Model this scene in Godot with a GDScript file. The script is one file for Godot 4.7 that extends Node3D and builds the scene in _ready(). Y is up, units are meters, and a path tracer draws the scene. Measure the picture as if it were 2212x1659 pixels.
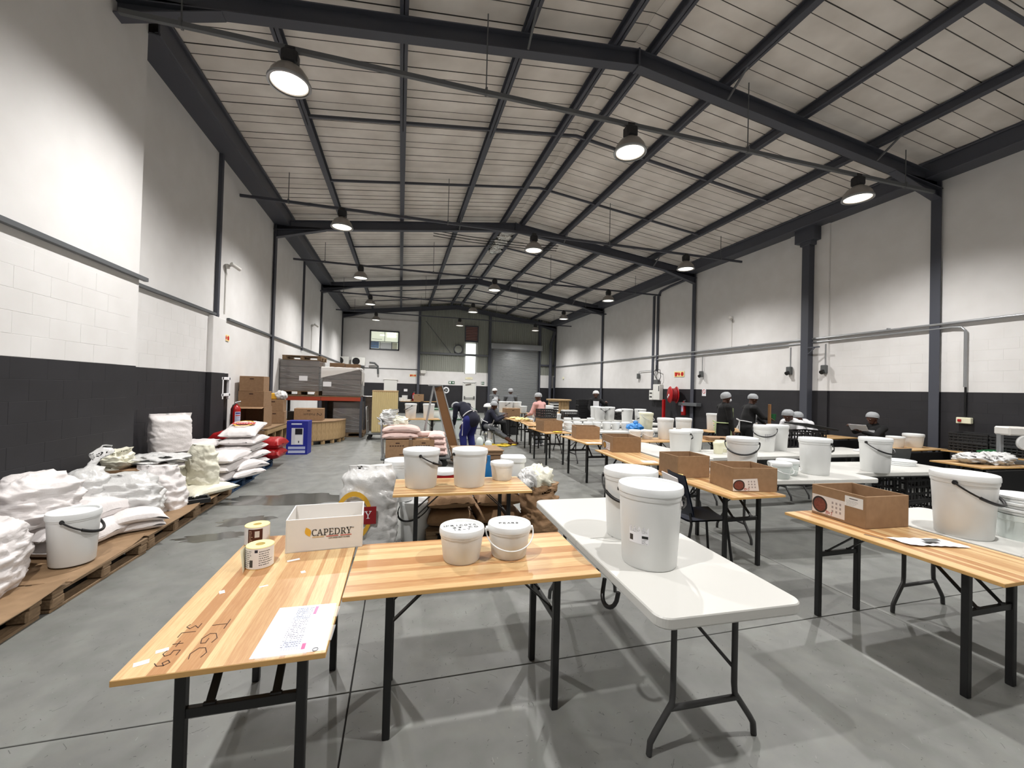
extends Node3D
# Packing hall: metres, y up; the hall runs along -z, its left wall at negative x.

const EYE := 1.6806            # height of the camera
const WALL_R := 10.62
const WALL_L := -3.58
const WALL_N := -3.3           # thicker stretch of the left wall next to the camera
const WALL_N_END := -6.36
const BACK := -27.32
const FRONT := 3.2
const PAINT := 1.85            # top of the black dado
const RIDGE_X := 3.52
const RIDGE_Y := 7.155         # underside of the purlins at the ridge
const SLOPE := 0.122
const BAYS := [-5.77, -12.95, -20.14, -27.1]
const TOP := 0.74              # table height

var M := {}
var taken := {}
var protos := {}
var rng := RandomNumberGenerator.new()

func numbered(called: String) -> String:
	var n = taken.get(called, -1) + 1
	taken[called] = n
	return called if n == 0 else "%s_%03d" % [called, n]

func thing(called: String, label: String, category: String, at := Vector3.ZERO, turn := 0.0, group := "") -> Node3D:
	var o := Node3D.new()
	o.name = numbered(called)
	add_child(o)
	o.position = at
	o.rotation.y = turn
	o.set_meta("label", label)
	o.set_meta("category", category)
	if group != "":
		o.set_meta("group", group)
	return o

func again(proto: Node3D, label: String, at: Vector3, turn := 0.0, group := "") -> Node3D:
	var o: Node3D = proto.duplicate()
	o.name = numbered(proto.get_meta("kind_name"))
	o.remove_meta("kind_name")
	add_child(o)
	o.position = at
	o.rotation.y = turn
	o.set_meta("label", label)
	o.set_meta("category", proto.get_meta("category"))
	if group != "":
		o.set_meta("group", group)
	return o

func loose(called: String, category: String) -> Node3D:   # a prototype that is copied, never shown itself
	var o := Node3D.new()
	o.name = called
	o.set_meta("kind_name", called)
	o.set_meta("category", category)
	return o

func part(called: String, s: SurfaceTool, m: Material, parent: Node3D, label := "") -> MeshInstance3D:
	return part_mesh(called, s.commit(), m, parent, label)

func part_mesh(called: String, mesh: Mesh, m: Material, parent: Node3D, label := "") -> MeshInstance3D:
	var o := MeshInstance3D.new()
	o.name = called
	o.mesh = mesh
	o.material_override = m
	parent.add_child(o, true)
	if label != "":
		o.set_meta("label", label)
	return o

func single(called: String, s: SurfaceTool, m: Material, label: String, category: String, at := Vector3.ZERO, turn := 0.0, group := "") -> MeshInstance3D:
	var o := MeshInstance3D.new()
	o.name = numbered(called)
	o.mesh = s.commit()
	o.material_override = m
	add_child(o)
	o.position = at
	o.rotation.y = turn
	o.set_meta("label", label)
	o.set_meta("category", category)
	if group != "":
		o.set_meta("group", group)
	return o

func setting(called: String) -> Node3D:
	var o := Node3D.new()
	o.name = called
	add_child(o)
	o.set_meta("kind", "structure")
	return o

# ---------------------------------------------------------------- shapes
func st() -> SurfaceTool:
	var s := SurfaceTool.new()
	s.begin(Mesh.PRIMITIVE_TRIANGLES)
	return s

func tri(s: SurfaceTool, a: Vector3, b: Vector3, c: Vector3, n: Vector3):
	if (b - a).cross(c - a).dot(n) > 0.0:
		var t := b
		b = c
		c = t
	for p in [a, b, c]:
		s.set_normal(n)
		s.set_uv(Vector2(p.x, p.z))
		s.add_vertex(p)

func face(s: SurfaceTool, a: Vector3, b: Vector3, c: Vector3, d: Vector3, mid: Vector3):
	var n := (c - a).cross(d - b)
	if n.length_squared() < 1e-16:
		return
	n = n.normalized()
	if n.dot((a + b + c + d) * 0.25 - mid) < 0.0:
		n = -n
	tri(s, a, b, c, n)
	tri(s, a, c, d, n)

func face_uv(s: SurfaceTool, a: Vector3, b: Vector3, c: Vector3, d: Vector3, n: Vector3):   # a is the picture's lower left, b lower right, c upper right
	var P := [a, b, c, d]
	var U := [Vector2(0, 1), Vector2(1, 1), Vector2(1, 0), Vector2(0, 0)]
	for k in ([0, 2, 1, 0, 3, 2] if (b - a).cross(d - a).dot(n) > 0.0 else [0, 1, 2, 0, 2, 3]):
		s.set_normal(n)
		s.set_uv(U[k])
		s.add_vertex(P[k])

func box(s: SurfaceTool, at: Vector3, size: Vector3, bev := 0.0, basis := Basis.IDENTITY):
	var h := size * 0.5
	bev = minf(bev, minf(h.x, minf(h.y, h.z)) * 0.9)
	var corner := func(sg: Array, axis: int) -> Vector3:
		var v := Vector3.ZERO
		for i in 3:
			v[i] = sg[i] * (h[i] if i == axis else h[i] - bev)
		return at + basis * v
	for i in 3:
		var j := (i + 1) % 3
		var k := (i + 2) % 3
		for e in [-1, 1]:
			var q := []
			for w in [[-1, -1], [1, -1], [1, 1], [-1, 1]]:
				var sg := [0, 0, 0]
				sg[i] = e
				sg[j] = w[0]
				sg[k] = w[1]
				q.append(corner.call(sg, i))
			face(s, q[0], q[1], q[2], q[3], at)
	if bev <= 0.0:
		return
	for i in 3:
		var j := (i + 1) % 3
		var k := (i + 2) % 3
		for a in [-1, 1]:
			for b in [-1, 1]:
				var lo := [0, 0, 0]
				lo[i] = a
				lo[j] = b
				lo[k] = -1
				var hi := lo.duplicate()
				hi[k] = 1
				face(s, corner.call(lo, i), corner.call(hi, i), corner.call(hi, j), corner.call(lo, j), at)
	for a in [-1, 1]:
		for b in [-1, 1]:
			for c in [-1, 1]:
				var p: Vector3 = corner.call([a, b, c], 0)
				var q: Vector3 = corner.call([a, b, c], 1)
				var r: Vector3 = corner.call([a, b, c], 2)
				tri(s, p, q, r, ((p + q + r) / 3.0 - at).normalized())

func boxed(size: Vector3, bev := 0.0, at := Vector3.ZERO) -> SurfaceTool:
	var s := st()
	box(s, at, size, bev)
	return s

func bar(s: SurfaceTool, a: Vector3, b: Vector3, w: float, t: float, up := Vector3.UP, bev := 0.002):   # a rectangular bar, w across, t along «up»
	var z := (b - a).normalized()
	var x := up.cross(z)
	if x.length() < 0.01:
		x = Vector3.RIGHT.cross(z)
		if x.length() < 0.01:
			x = Vector3.FORWARD.cross(z)
	x = x.normalized()
	box(s, (a + b) * 0.5, Vector3(w, t, (b - a).length()), bev, Basis(x, z.cross(x), z))

func tube(s: SurfaceTool, pts: Array, r: float, n := 8, r2 := -1.0):
	var rings := []
	var norms := []
	var last := Vector3.ZERO
	for i in pts.size():
		var d: Vector3 = (pts[mini(i + 1, pts.size() - 1)] - pts[maxi(i - 1, 0)]).normalized()
		var x := last
		if i == 0:
			x = d.cross(Vector3.UP)
			if x.length() < 0.1:
				x = d.cross(Vector3.RIGHT)
		x = (x - d * x.dot(d)).normalized()
		last = x
		var y := d.cross(x)
		var rr := r if r2 < 0.0 else lerpf(r, r2, float(i) / (pts.size() - 1))
		var ring := []
		var nr := []
		for k in n:
			var a := TAU * k / n
			var v := x * cos(a) + y * sin(a)
			nr.append(v)
			ring.append(pts[i] + v * rr)
		rings.append(ring)
		norms.append(nr)
	for i in pts.size() - 1:
		for k in n:
			var m := (k + 1) % n
			quad_n(s, [rings[i][k], rings[i][m], rings[i + 1][m], rings[i + 1][k]], [norms[i][k], norms[i][m], norms[i + 1][m], norms[i + 1][k]])
	for e in [0, pts.size() - 1]:
		var nn: Vector3 = (pts[0] - pts[1]).normalized() if e == 0 else (pts[-1] - pts[-2]).normalized()
		for k in n:
			tri(s, pts[e], rings[e][k], rings[e][(k + 1) % n], nn)

func quad_n(s: SurfaceTool, P: Array, N: Array, U := []):
	var g: Vector3 = (P[2] - P[0]).cross(P[3] - P[1])
	var order := [0, 1, 2, 0, 2, 3]
	if g.dot(N[0] + N[1] + N[2] + N[3]) > 0.0:
		order = [0, 2, 1, 0, 3, 2]
	for k in order:
		s.set_normal(N[k])
		s.set_uv(U[k] if U.size() else Vector2(P[k].x, P[k].z))
		s.add_vertex(P[k])

func lathe(s: SurfaceTool, prof: Array, n := 32, at := Vector3.ZERO, basis := Basis.IDENTITY):   # Vector2(radius, height), the outside on the right going up
	var segs := []
	for i in prof.size() - 1:
		var d: Vector2 = prof[i + 1] - prof[i]
		segs.append(Vector2(d.y, -d.x).normalized())
	for i in prof.size() - 1:
		var n0: Vector2 = segs[i]
		var n1: Vector2 = segs[i]
		if i > 0 and segs[i - 1].dot(segs[i]) > 0.75:
			n0 = (segs[i - 1] + segs[i]).normalized()
		if i < segs.size() - 1 and segs[i + 1].dot(segs[i]) > 0.75:
			n1 = (segs[i + 1] + segs[i]).normalized()
		for k in n:
			var a := TAU * k / n
			var b := TAU * (k + 1) / n
			var P := []
			var N := []
			for w in [[a, 0], [b, 0], [b, 1], [a, 1]]:
				var p: Vector2 = prof[i + w[1]]
				var q: Vector2 = n0 if w[1] == 0 else n1
				P.append(at + basis * Vector3(p.x * cos(w[0]), p.y, p.x * sin(w[0])))
				N.append(basis * Vector3(q.x * cos(w[0]), q.y, q.x * sin(w[0])))
			if prof[i].x < 1e-5:
				quad_tri(s, P, N, [0, 2, 3])
			elif prof[i + 1].x < 1e-5:
				quad_tri(s, P, N, [0, 1, 2])
			else:
				quad_n(s, P, N)

func quad_tri(s: SurfaceTool, P: Array, N: Array, w: Array):
	var g: Vector3 = (P[w[1]] - P[w[0]]).cross(P[w[2]] - P[w[0]])
	if g.dot(N[w[0]] + N[w[1]] + N[w[2]]) > 0.0:
		w = [w[0], w[2], w[1]]
	for k in w:
		s.set_normal(N[k])
		s.set_uv(Vector2(P[k].x, P[k].z))
		s.add_vertex(P[k])

func grid(s: SurfaceTool, rows: Array, mid: Vector3, wrap := false, soft := true):   # a smooth skin over rows of points, facing away from «mid»
	var R := rows.size()
	var C: int = rows[0].size()
	var N := []
	for i in R:
		var line := []
		for k in C:
			var ka := (k + 1) % C if wrap else mini(k + 1, C - 1)
			var kb := (k - 1 + C) % C if wrap else maxi(k - 1, 0)
			var du: Vector3 = rows[i][ka] - rows[i][kb]
			var dv: Vector3 = rows[mini(i + 1, R - 1)][k] - rows[maxi(i - 1, 0)][k]
			var n := du.cross(dv)
			n = n.normalized() if n.length() > 1e-9 else Vector3.UP
			if n.dot(rows[i][k] - mid) < 0.0:
				n = -n
			line.append(n)
		N.append(line)
	for i in R - 1:
		for k in (C if wrap else C - 1):
			var m := (k + 1) % C
			var U := [Vector2(float(k) / (C - 1), float(i) / (R - 1)), Vector2(float(k + 1) / (C - 1), float(i) / (R - 1)), Vector2(float(k + 1) / (C - 1), float(i + 1) / (R - 1)), Vector2(float(k) / (C - 1), float(i + 1) / (R - 1))]
			quad_n(s, [rows[i][k], rows[i][m], rows[i + 1][m], rows[i + 1][k]], [N[i][k], N[i][m], N[i + 1][m], N[i + 1][k]], U)

func slab_shape(s: SurfaceTool, outline: Array, y0: float, y1: float, bev := 0.004):   # a flat plate from an outline of Vector2(x, z), its rims bevelled
	var mid := Vector2.ZERO
	for p in outline:
		mid += p
	mid /= outline.size()
	var inner := []
	for p in outline:
		inner.append(p + (mid - p).normalized() * bev)
	var n := outline.size()
	var c := Vector3(mid.x, (y0 + y1) * 0.5, mid.y)
	for i in n:
		var j := (i + 1) % n
		var a: Vector2 = outline[i]
		var b: Vector2 = outline[j]
		var p: Vector2 = inner[i]
		var q: Vector2 = inner[j]
		face(s, Vector3(a.x, y0 + bev, a.y), Vector3(b.x, y0 + bev, b.y), Vector3(b.x, y1 - bev, b.y), Vector3(a.x, y1 - bev, a.y), c)
		face(s, Vector3(a.x, y1 - bev, a.y), Vector3(b.x, y1 - bev, b.y), Vector3(q.x, y1, q.y), Vector3(p.x, y1, p.y), c)
		face(s, Vector3(a.x, y0 + bev, a.y), Vector3(b.x, y0 + bev, b.y), Vector3(q.x, y0, q.y), Vector3(p.x, y0, p.y), c)
		tri(s, Vector3(mid.x, y1, mid.y), Vector3(p.x, y1, p.y), Vector3(q.x, y1, q.y), Vector3.UP)
		tri(s, Vector3(mid.x, y0, mid.y), Vector3(p.x, y0, p.y), Vector3(q.x, y0, q.y), Vector3.DOWN)

func round_rect(w: float, d: float, r: float, n := 6) -> Array:
	var out := []
	for c in [[1, 1, 0], [-1, 1, 1], [-1, -1, 2], [1, -1, 3]]:
		for k in n + 1:
			var a: float = PI / 2 * (c[2] + float(k) / n)
			out.append(Vector2(c[0] * (w / 2 - r) + r * cos(a), c[1] * (d / 2 - r) + r * sin(a)))
	return out

func words(text: String, size: float, m: Material, parent: Node3D, xf: Transform3D, called := "lettering", deep := 0.0012, serif := false) -> MeshInstance3D:
	var t := TextMesh.new()
	var f := SystemFont.new()
	f.font_names = PackedStringArray(["Droid Serif" if serif else "Droid Sans"])
	t.font = f
	t.text = text
	t.font_size = 48
	t.pixel_size = size / 48.0
	t.depth = deep
	var o := part_mesh(called, t, m, parent)
	o.transform = xf
	return o

# a field of tapered capsules, smoothly joined, skinned by surface nets: [a, b, radius at a, radius at b]
func skin(s: SurfaceTool, bones: Array, cell: float, blend := 0.02):
	var lo := Vector3(1e9, 1e9, 1e9)
	var hi := -lo
	for b in bones:
		var r := maxf(b[2], b[3]) + blend + cell * 2.0
		for p in [b[0], b[1]]:
			lo = lo.min(p - Vector3.ONE * r)
			hi = hi.max(p + Vector3.ONE * r)
	var nx := int((hi.x - lo.x) / cell) + 2
	var ny := int((hi.y - lo.y) / cell) + 2
	var nz := int((hi.z - lo.z) / cell) + 2
	var f := PackedFloat32Array()
	f.resize(nx * ny * nz)
	f.fill(1e-12)
	var kk := 3.0 / blend
	for b in bones:
		var A: Vector3 = b[0]
		var B: Vector3 = b[1]
		var ra: float = b[2]
		var rb: float = b[3]
		var r := maxf(ra, rb) + blend * 1.5 + cell
		var l := ((A.min(B) - Vector3.ONE * r - lo) / cell)
		var h := ((A.max(B) + Vector3.ONE * r - lo) / cell)
		var ab := B - A
		var q := maxf(ab.length_squared(), 1e-9)
		for z in range(maxi(int(l.z), 0), mini(int(h.z) + 2, nz)):
			for y in range(maxi(int(l.y), 0), mini(int(h.y) + 2, ny)):
				for x in range(maxi(int(l.x), 0), mini(int(h.x) + 2, nx)):
					var p := lo + Vector3(x, y, z) * cell - A
					var t := clampf(p.dot(ab) / q, 0.0, 1.0)
					f[(z * ny + y) * nx + x] += exp(-kk * ((p - ab * t).length() - lerpf(ra, rb, t)))
	var at := {}
	var cells := []
	var sy := nx
	var sz := nx * ny
	for z in nz - 1:
		for y in ny - 1:
			for x in nx - 1:
				var i := (z * ny + y) * nx + x
				var m := 0
				for c in 8:
					if f[i + (c & 1) + ((c >> 1) & 1) * sy + (c >> 2) * sz] > 1.0:
						m |= 1 << c
				if m == 0 or m == 255:
					continue
				var sum := Vector3.ZERO
				var cnt := 0
				for e in 12:
					var ca := 0
					var ax := e >> 2
					var w := e & 3
					if ax == 0: ca = w << 1
					elif ax == 1: ca = (w & 1) | ((w >> 1) << 2)
					else: ca = w
					var cb := ca | (1 << ax)
					if ((m >> ca) & 1) != ((m >> cb) & 1):
						var va := -log(f[i + (ca & 1) + ((ca >> 1) & 1) * sy + (ca >> 2) * sz])
						var vb := -log(f[i + (cb & 1) + ((cb >> 1) & 1) * sy + (cb >> 2) * sz])
						var t := va / (va - vb)
						var pa := Vector3(ca & 1, (ca >> 1) & 1, ca >> 2)
						var pb := Vector3(cb & 1, (cb >> 1) & 1, cb >> 2)
						sum += pa.lerp(pb, t)
						cnt += 1
				at[i] = lo + (Vector3(x, y, z) + sum / cnt) * cell
				cells.append(i)
	var grad := {}
	for i in cells:
		var g := Vector3(f[i] - f[i + 1] + f[i + sy] - f[i + sy + 1] + f[i + sz] - f[i + sz + 1] + f[i + sy + sz] - f[i + sy + sz + 1],
			f[i] - f[i + sy] + f[i + 1] - f[i + sy + 1] + f[i + sz] - f[i + sz + sy] + f[i + 1 + sz] - f[i + 1 + sy + sz],
			f[i] - f[i + sz] + f[i + 1] - f[i + sz + 1] + f[i + sy] - f[i + sy + sz] + f[i + 1 + sy] - f[i + 1 + sy + sz])
		grad[i] = g.normalized()
	for i in cells:
		for ax in 3:
			var step: int = [1, sy, sz][ax]
			var u: int = [sy, sz, 1][ax]
			var v: int = [sz, 1, sy][ax]
			if (f[i] > 1.0) == (f[i + step] > 1.0):
				continue
			if at.has(i - u) and at.has(i - v) and at.has(i - u - v):
				quad_n(s, [at[i], at[i - u], at[i - u - v], at[i - v]], [grad[i], grad[i - u], grad[i - u - v], grad[i - v]])

# ---------------------------------------------------------------- materials
func plain(key: String, c: Color, rough := 0.6, metal := 0.0) -> StandardMaterial3D:
	var m := StandardMaterial3D.new()
	m.resource_name = key
	m.albedo_color = c
	m.roughness = rough
	m.metallic = metal
	M[key] = m
	return m

func noise_tex(freq: float, seed_: int, lo: Color, hi: Color, size := 512, octaves := 4) -> NoiseTexture2D:
	var n := FastNoiseLite.new()
	n.seed = seed_
	n.frequency = freq
	n.fractal_octaves = octaves
	var t := NoiseTexture2D.new()
	t.width = size
	t.height = size
	t.seamless = true
	t.noise = n
	var g := Gradient.new()
	g.set_color(0, lo)
	g.set_color(1, hi)
	t.color_ramp = g
	return t

func bumps(freq: float, seed_: int, strength: float, size := 512, ridged := false) -> NoiseTexture2D:
	var n := FastNoiseLite.new()
	if ridged:
		n.fractal_type = FastNoiseLite.FRACTAL_RIDGED
		n.fractal_octaves = 3
		n.domain_warp_enabled = true
		n.domain_warp_amplitude = 18.0
	n.seed = seed_
	n.frequency = freq
	var t := NoiseTexture2D.new()
	t.width = size
	t.height = size
	t.seamless = true
	t.as_normal_map = true
	t.bump_strength = strength
	t.noise = n
	return t

func tri_tex(m: StandardMaterial3D, tex: Texture2D, scale: Vector3, world := true) -> StandardMaterial3D:
	m.albedo_texture = tex
	m.uv1_triplanar = true
	m.uv1_world_triplanar = world
	m.uv1_scale = scale
	return m

func picture(w: int, h: int, back: Color) -> Image:
	var im := Image.create(w, h, false, Image.FORMAT_RGB8)
	im.fill(back)
	return im

func printed(key: String, im: Image, rough := 0.5) -> StandardMaterial3D:
	var m := plain(key, Color.WHITE, rough)
	m.albedo_texture = ImageTexture.create_from_image(im)
	return m

func lines_of_print(im: Image, r: Rect2i, step: int, thick: int, c: Color):   # rows of small print, as dashes
	var y := r.position.y
	while y < r.end.y:
		var x := r.position.x
		var stop := r.position.x + int(r.size.x * rng.randf_range(0.6, 1.0))
		while x < stop:
			var w := rng.randi_range(2, 7)
			im.fill_rect(Rect2i(x, y, mini(w, stop - x), thick), c)
			x += w + rng.randi_range(1, 3)
		y += step

func floor_picture() -> Image:
	var n := FastNoiseLite.new()
	n.seed = 7
	n.frequency = 0.006
	n.fractal_octaves = 5
	var im: Image = n.get_seamless_image(1024, 1024)
	im.convert(Image.FORMAT_RGB8)
	im.adjust_bcs(1.0, 0.07, 1.0)
	var tint := Color(0.885, 0.895, 0.868)
	for y in 1024:
		for x in 1024:
			var v := im.get_pixel(x, y).r
			im.set_pixel(x, y, Color(v * tint.r, v * tint.g, v * tint.b))
	for k in 900:                                     # short black scuffs and chips of the paint
		var x := rng.randi_range(20, 1000)
		var y := rng.randi_range(20, 1000)
		var a := rng.randf() * TAU
		var l := rng.randi_range(1, 5) if k > 160 else rng.randi_range(6, 22)
		var dark := rng.randf_range(0.25, 0.7) if k % 5 else rng.randf_range(1.15, 1.35)
		for i in l:
			a += rng.randf_range(-0.12, 0.12)
			x += int(round(cos(a) * 1.4))
			y += int(round(sin(a) * 1.4))
			var p := Vector2i(posmod(x, 1024), posmod(y, 1024))
			var c := im.get_pixelv(p)
			im.set_pixelv(p, Color(c.r * dark, c.g * dark, c.b * dark))
	return im

func wood_picture(seed_: int) -> Image:              # oak-look laminate: strips of differing tone running along y
	var r := RandomNumberGenerator.new()
	r.seed = seed_
	var W := 320
	var H := 640
	var im := Image.create(W, H, false, Image.FORMAT_RGB8)
	var n := FastNoiseLite.new()
	n.seed = seed_
	n.frequency = 0.05
	n.fractal_octaves = 3
	var x := 0
	while x < W:
		var w := r.randi_range(9, 30)
		var pale := r.randf()
		pale = pale * 0.4 if r.randf() < 0.66 else 0.55 + pale * 0.45
		var off := r.randf() * 900.0
		var arch := r.randf_range(0.0, 1.0)
		for i in mini(w, W - x):
			for y in H:
				var cx := (i - w * 0.5)
				var g := n.get_noise_2d((x + i) * 5.0 + off, y * 0.22 + cx * cx * 0.05 * arch) * 0.5 + n.get_noise_2d((x + i) * 17.0 + off, y * 0.5) * 0.3
				var t := clampf(pale + g * 0.55, 0.0, 1.0)
				im.set_pixel(x + i, y, Color(0.66, 0.475, 0.305).lerp(Color(0.83, 0.72, 0.535), t))
		x += w
	return im

func make_materials():
	rng.seed = 41
	tri_tex(plain("floor", Color(1.0, 1.0, 1.0), 0.36), ImageTexture.create_from_image(floor_picture()), Vector3(0.5, 0.5, 0.5))
	M.floor.roughness_texture = noise_tex(0.012, 5, Color(0.55, 0.55, 0.55), Color(1, 1, 1))
	M.floor.roughness = 0.62
	plain("joint", Color(0.13, 0.125, 0.12), 0.95)
	plain("white_wall", Color(0.885, 0.88, 0.875), 0.75)
	tri_tex(M.white_wall, noise_tex(0.01, 11, Color(0.965, 0.962, 0.958), Color(1, 1, 1), 512, 5), Vector3(0.3, 0.3, 0.3))
	plain("black_wall", Color(0.15, 0.147, 0.163), 0.6)
	tri_tex(M.black_wall, noise_tex(0.012, 13, Color(0.85, 0.85, 0.85), Color(1, 1, 1)), Vector3(0.3, 0.3, 0.3))
	plain("mortar", Color(0.8, 0.79, 0.77), 0.9)
	plain("mortar_black", Color(0.2, 0.2, 0.21), 0.8)
	plain("steel", Color(0.27, 0.28, 0.315), 0.5)
	plain("steel_grey", Color(0.36, 0.37, 0.38), 0.5)
	plain("roof_sheet", Color(0.93, 0.91, 0.885), 0.5)
	tri_tex(M.roof_sheet, noise_tex(0.008, 17, Color(0.86, 0.85, 0.84), Color(1, 1, 1)), Vector3(0.25, 0.25, 0.25))
	plain("roof_lap", Color(0.3, 0.29, 0.28), 0.7)
	plain("corrugated", Color(0.56, 0.57, 0.535), 0.45)
	plain("shutter", Color(0.56, 0.57, 0.57), 0.36, 0.25)
	plain("galv", Color(0.66, 0.67, 0.68), 0.35, 0.7)
	plain("alu", Color(0.74, 0.75, 0.76), 0.3, 0.8)
	plain("conduit_white", Color(0.84, 0.83, 0.81), 0.5)
	plain("white_paint", Color(0.86, 0.86, 0.84), 0.45)
	plain("pail", Color(0.86, 0.865, 0.86), 0.34)
	plain("pail_lid", Color(0.875, 0.885, 0.885), 0.3)
	plain("tub_cream", Color(0.91, 0.9, 0.79), 0.36)
	plain("tub_clear", Color(0.83, 0.86, 0.85), 0.25)
	plain("black_plastic", Color(0.06, 0.06, 0.065), 0.4)
	plain("crate_black", Color(0.075, 0.075, 0.08), 0.5)
	plain("table_leg", Color(0.055, 0.055, 0.06), 0.42)
	plain("grey_leg", Color(0.2, 0.2, 0.2), 0.45)
	plain("table_white", Color(0.77, 0.768, 0.75), 0.38)
	for k in 3:
		var m := plain("oak_%d" % k, Color.WHITE, 0.33)
		m.albedo_texture = ImageTexture.create_from_image(wood_picture(91 + k))
	plain("oak_edge", Color(0.79, 0.62, 0.38), 0.5)
	plain("cardboard", Color(0.585, 0.465, 0.345), 0.85)
	tri_tex(M.cardboard, noise_tex(0.02, 21, Color(0.92, 0.91, 0.9), Color(1, 1, 1)), Vector3(1.3, 1.3, 1.3), false)
	plain("cardboard_dark", Color(0.47, 0.37, 0.275), 0.85)
	plain("cardboard_rim", Color(0.68, 0.57, 0.45), 0.9)
	plain("carton_white", Color(0.85, 0.835, 0.815), 0.6)
	plain("paper", Color(0.91, 0.91, 0.92), 0.6)
	plain("ink", Color(0.07, 0.07, 0.075), 0.7)
	plain("ink_brown", Color(0.23, 0.12, 0.06), 0.7)
	plain("ink_red", Color(0.72, 0.1, 0.08), 0.6)
	plain("ink_orange", Color(0.88, 0.29, 0.1), 0.6)
	plain("ink_gold", Color(0.86, 0.66, 0.2), 0.6)
	plain("ink_maroon", Color(0.55, 0.06, 0.1), 0.5)
	plain("label_core", Color(0.93, 0.86, 0.6), 0.7)
	plain("pallet_wood", Color(0.56, 0.465, 0.355), 0.8)
	tri_tex(M.pallet_wood, noise_tex(0.03, 23, Color(0.72, 0.7, 0.68), Color(1, 1, 1)), Vector3(0.6, 3.0, 3.0), false)
	plain("pallet_blue", Color(0.1, 0.22, 0.34), 0.7)
	plain("pine", Color(0.72, 0.61, 0.45), 0.7)
	tri_tex(M.pine, noise_tex(0.03, 29, Color(0.8, 0.78, 0.74), Color(1, 1, 1)), Vector3(3.0, 0.5, 3.0), false)
	plain("pine_yellow", Color(0.8, 0.73, 0.54), 0.6)
	plain("ply", Color(0.585, 0.475, 0.355), 0.75)
	tri_tex(M.ply, noise_tex(0.015, 31, Color(0.86, 0.85, 0.83), Color(1, 1, 1)), Vector3(0.8, 0.8, 0.8), false)
	var creases := bumps(0.02, 37, 6.0, 512, true)
	for d in [["sack_white", Color(0.87, 0.85, 0.845), 0.5], ["sack_cream", Color(0.89, 0.88, 0.81), 0.5], ["sack_pink", Color(0.85, 0.74, 0.71), 0.6], ["sack_kraft", Color(0.56, 0.44, 0.32), 0.8], ["sack_red", Color(0.62, 0.07, 0.09), 0.35], ["film", Color(0.82, 0.82, 0.815), 0.18]]:
		var m := plain(d[0], d[1], d[2])
		m.normal_enabled = true
		m.normal_texture = creases
		m.normal_scale = 0.45
		m.uv1_triplanar = true
		m.uv1_scale = Vector3(1.6, 3.2, 1.6)
	plain("wrap", Color(0.39, 0.345, 0.315), 0.3)
	tri_tex(M.wrap, noise_tex(0.02, 43, Color(0.6, 0.58, 0.56), Color(1, 1, 1)), Vector3(0.25, 2.4, 0.25))
	plain("rack_orange", Color(0.62, 0.24, 0.14), 0.5)
	plain("red", Color(0.66, 0.05, 0.07), 0.35)
	plain("puddle", Color(0.3, 0.3, 0.285), 0.12)
	plain("foil", Color(0.85, 0.84, 0.82), 0.2, 0.6)
	plain("blue_box", Color(0.1, 0.15, 0.55), 0.5)
	plain("blue_bag", Color(0.18, 0.5, 0.78), 0.4)
	plain("green", Color(0.05, 0.32, 0.16), 0.5)
	plain("yellow", Color(0.86, 0.74, 0.2), 0.6)
	plain("purple", Color(0.62, 0.55, 0.82), 0.5)
	plain("fluid_blue", Color(0.08, 0.4, 0.62), 0.3)
	plain("chair_navy", Color(0.06, 0.09, 0.15), 0.5)
	plain("chair_grey", Color(0.33, 0.34, 0.34), 0.5)
	plain("ladder_tread", Color(0.47, 0.33, 0.19), 0.6)
	plain("cable", Color(0.05, 0.05, 0.055), 0.5)
	plain("skin_brown", Color(0.3, 0.18, 0.125), 0.55)
	plain("hairnet", Color(0.6, 0.61, 0.62), 0.8)
	plain("hairnet_white", Color(0.84, 0.84, 0.84), 0.8)
	plain("cloth_navy", Color(0.07, 0.08, 0.15), 0.9)
	plain("cloth_royal", Color(0.07, 0.1, 0.38), 0.85)
	plain("cloth_black", Color(0.05, 0.05, 0.055), 0.9)
	plain("cloth_pink", Color(0.78, 0.6, 0.58), 0.9)
	plain("cloth_grey", Color(0.36, 0.37, 0.38), 0.9)
	plain("cloth_white", Color(0.83, 0.83, 0.84), 0.85)
	plain("cloth_lime", Color(0.72, 0.78, 0.58), 0.85)
	plain("cloth_red", Color(0.62, 0.12, 0.2), 0.85)
	plain("eye_white", Color(0.85, 0.83, 0.8), 0.3)
	plain("lamp_body", Color(0.16, 0.16, 0.17), 0.5, 0.2)
	plain("lamp_bell", Color(0.6, 0.58, 0.56), 0.35, 0.3)
	var g := plain("lamp_glow", Color(1, 1, 1), 0.5)
	g.emission_enabled = true
	g.emission = Color(1.0, 0.97, 0.9)
	g.emission_energy_multiplier = 3.2
	var d := plain("daylight", Color(0.9, 0.92, 0.9), 0.4)
	d.emission_enabled = true
	d.emission = Color(0.97, 1.0, 0.97)
	d.emission_energy_multiplier = 1.6
	var r := plain("office_glow", Color(0.85, 0.85, 0.8), 0.5)
	r.emission_enabled = true
	r.emission = Color(0.95, 0.97, 0.88)
	r.emission_energy_multiplier = 0.9
	var gl := plain("glass", Color(0.9, 0.95, 0.95, 0.12), 0.05)
	gl.transparency = BaseMaterial3D.TRANSPARENCY_ALPHA
	var pt := plain("plastic_film_thin", Color(0.95, 0.95, 0.95, 0.1), 0.1)
	pt.transparency = BaseMaterial3D.TRANSPARENCY_ALPHA
	var pl := plain("plastic_film", Color(0.93, 0.94, 0.95, 0.14), 0.3)
	pl.transparency = BaseMaterial3D.TRANSPARENCY_ALPHA

# ---------------------------------------------------------------- the hall
func roof_y(x: float) -> float:
	return RIDGE_Y - SLOPE * absf(x - RIDGE_X)

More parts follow.
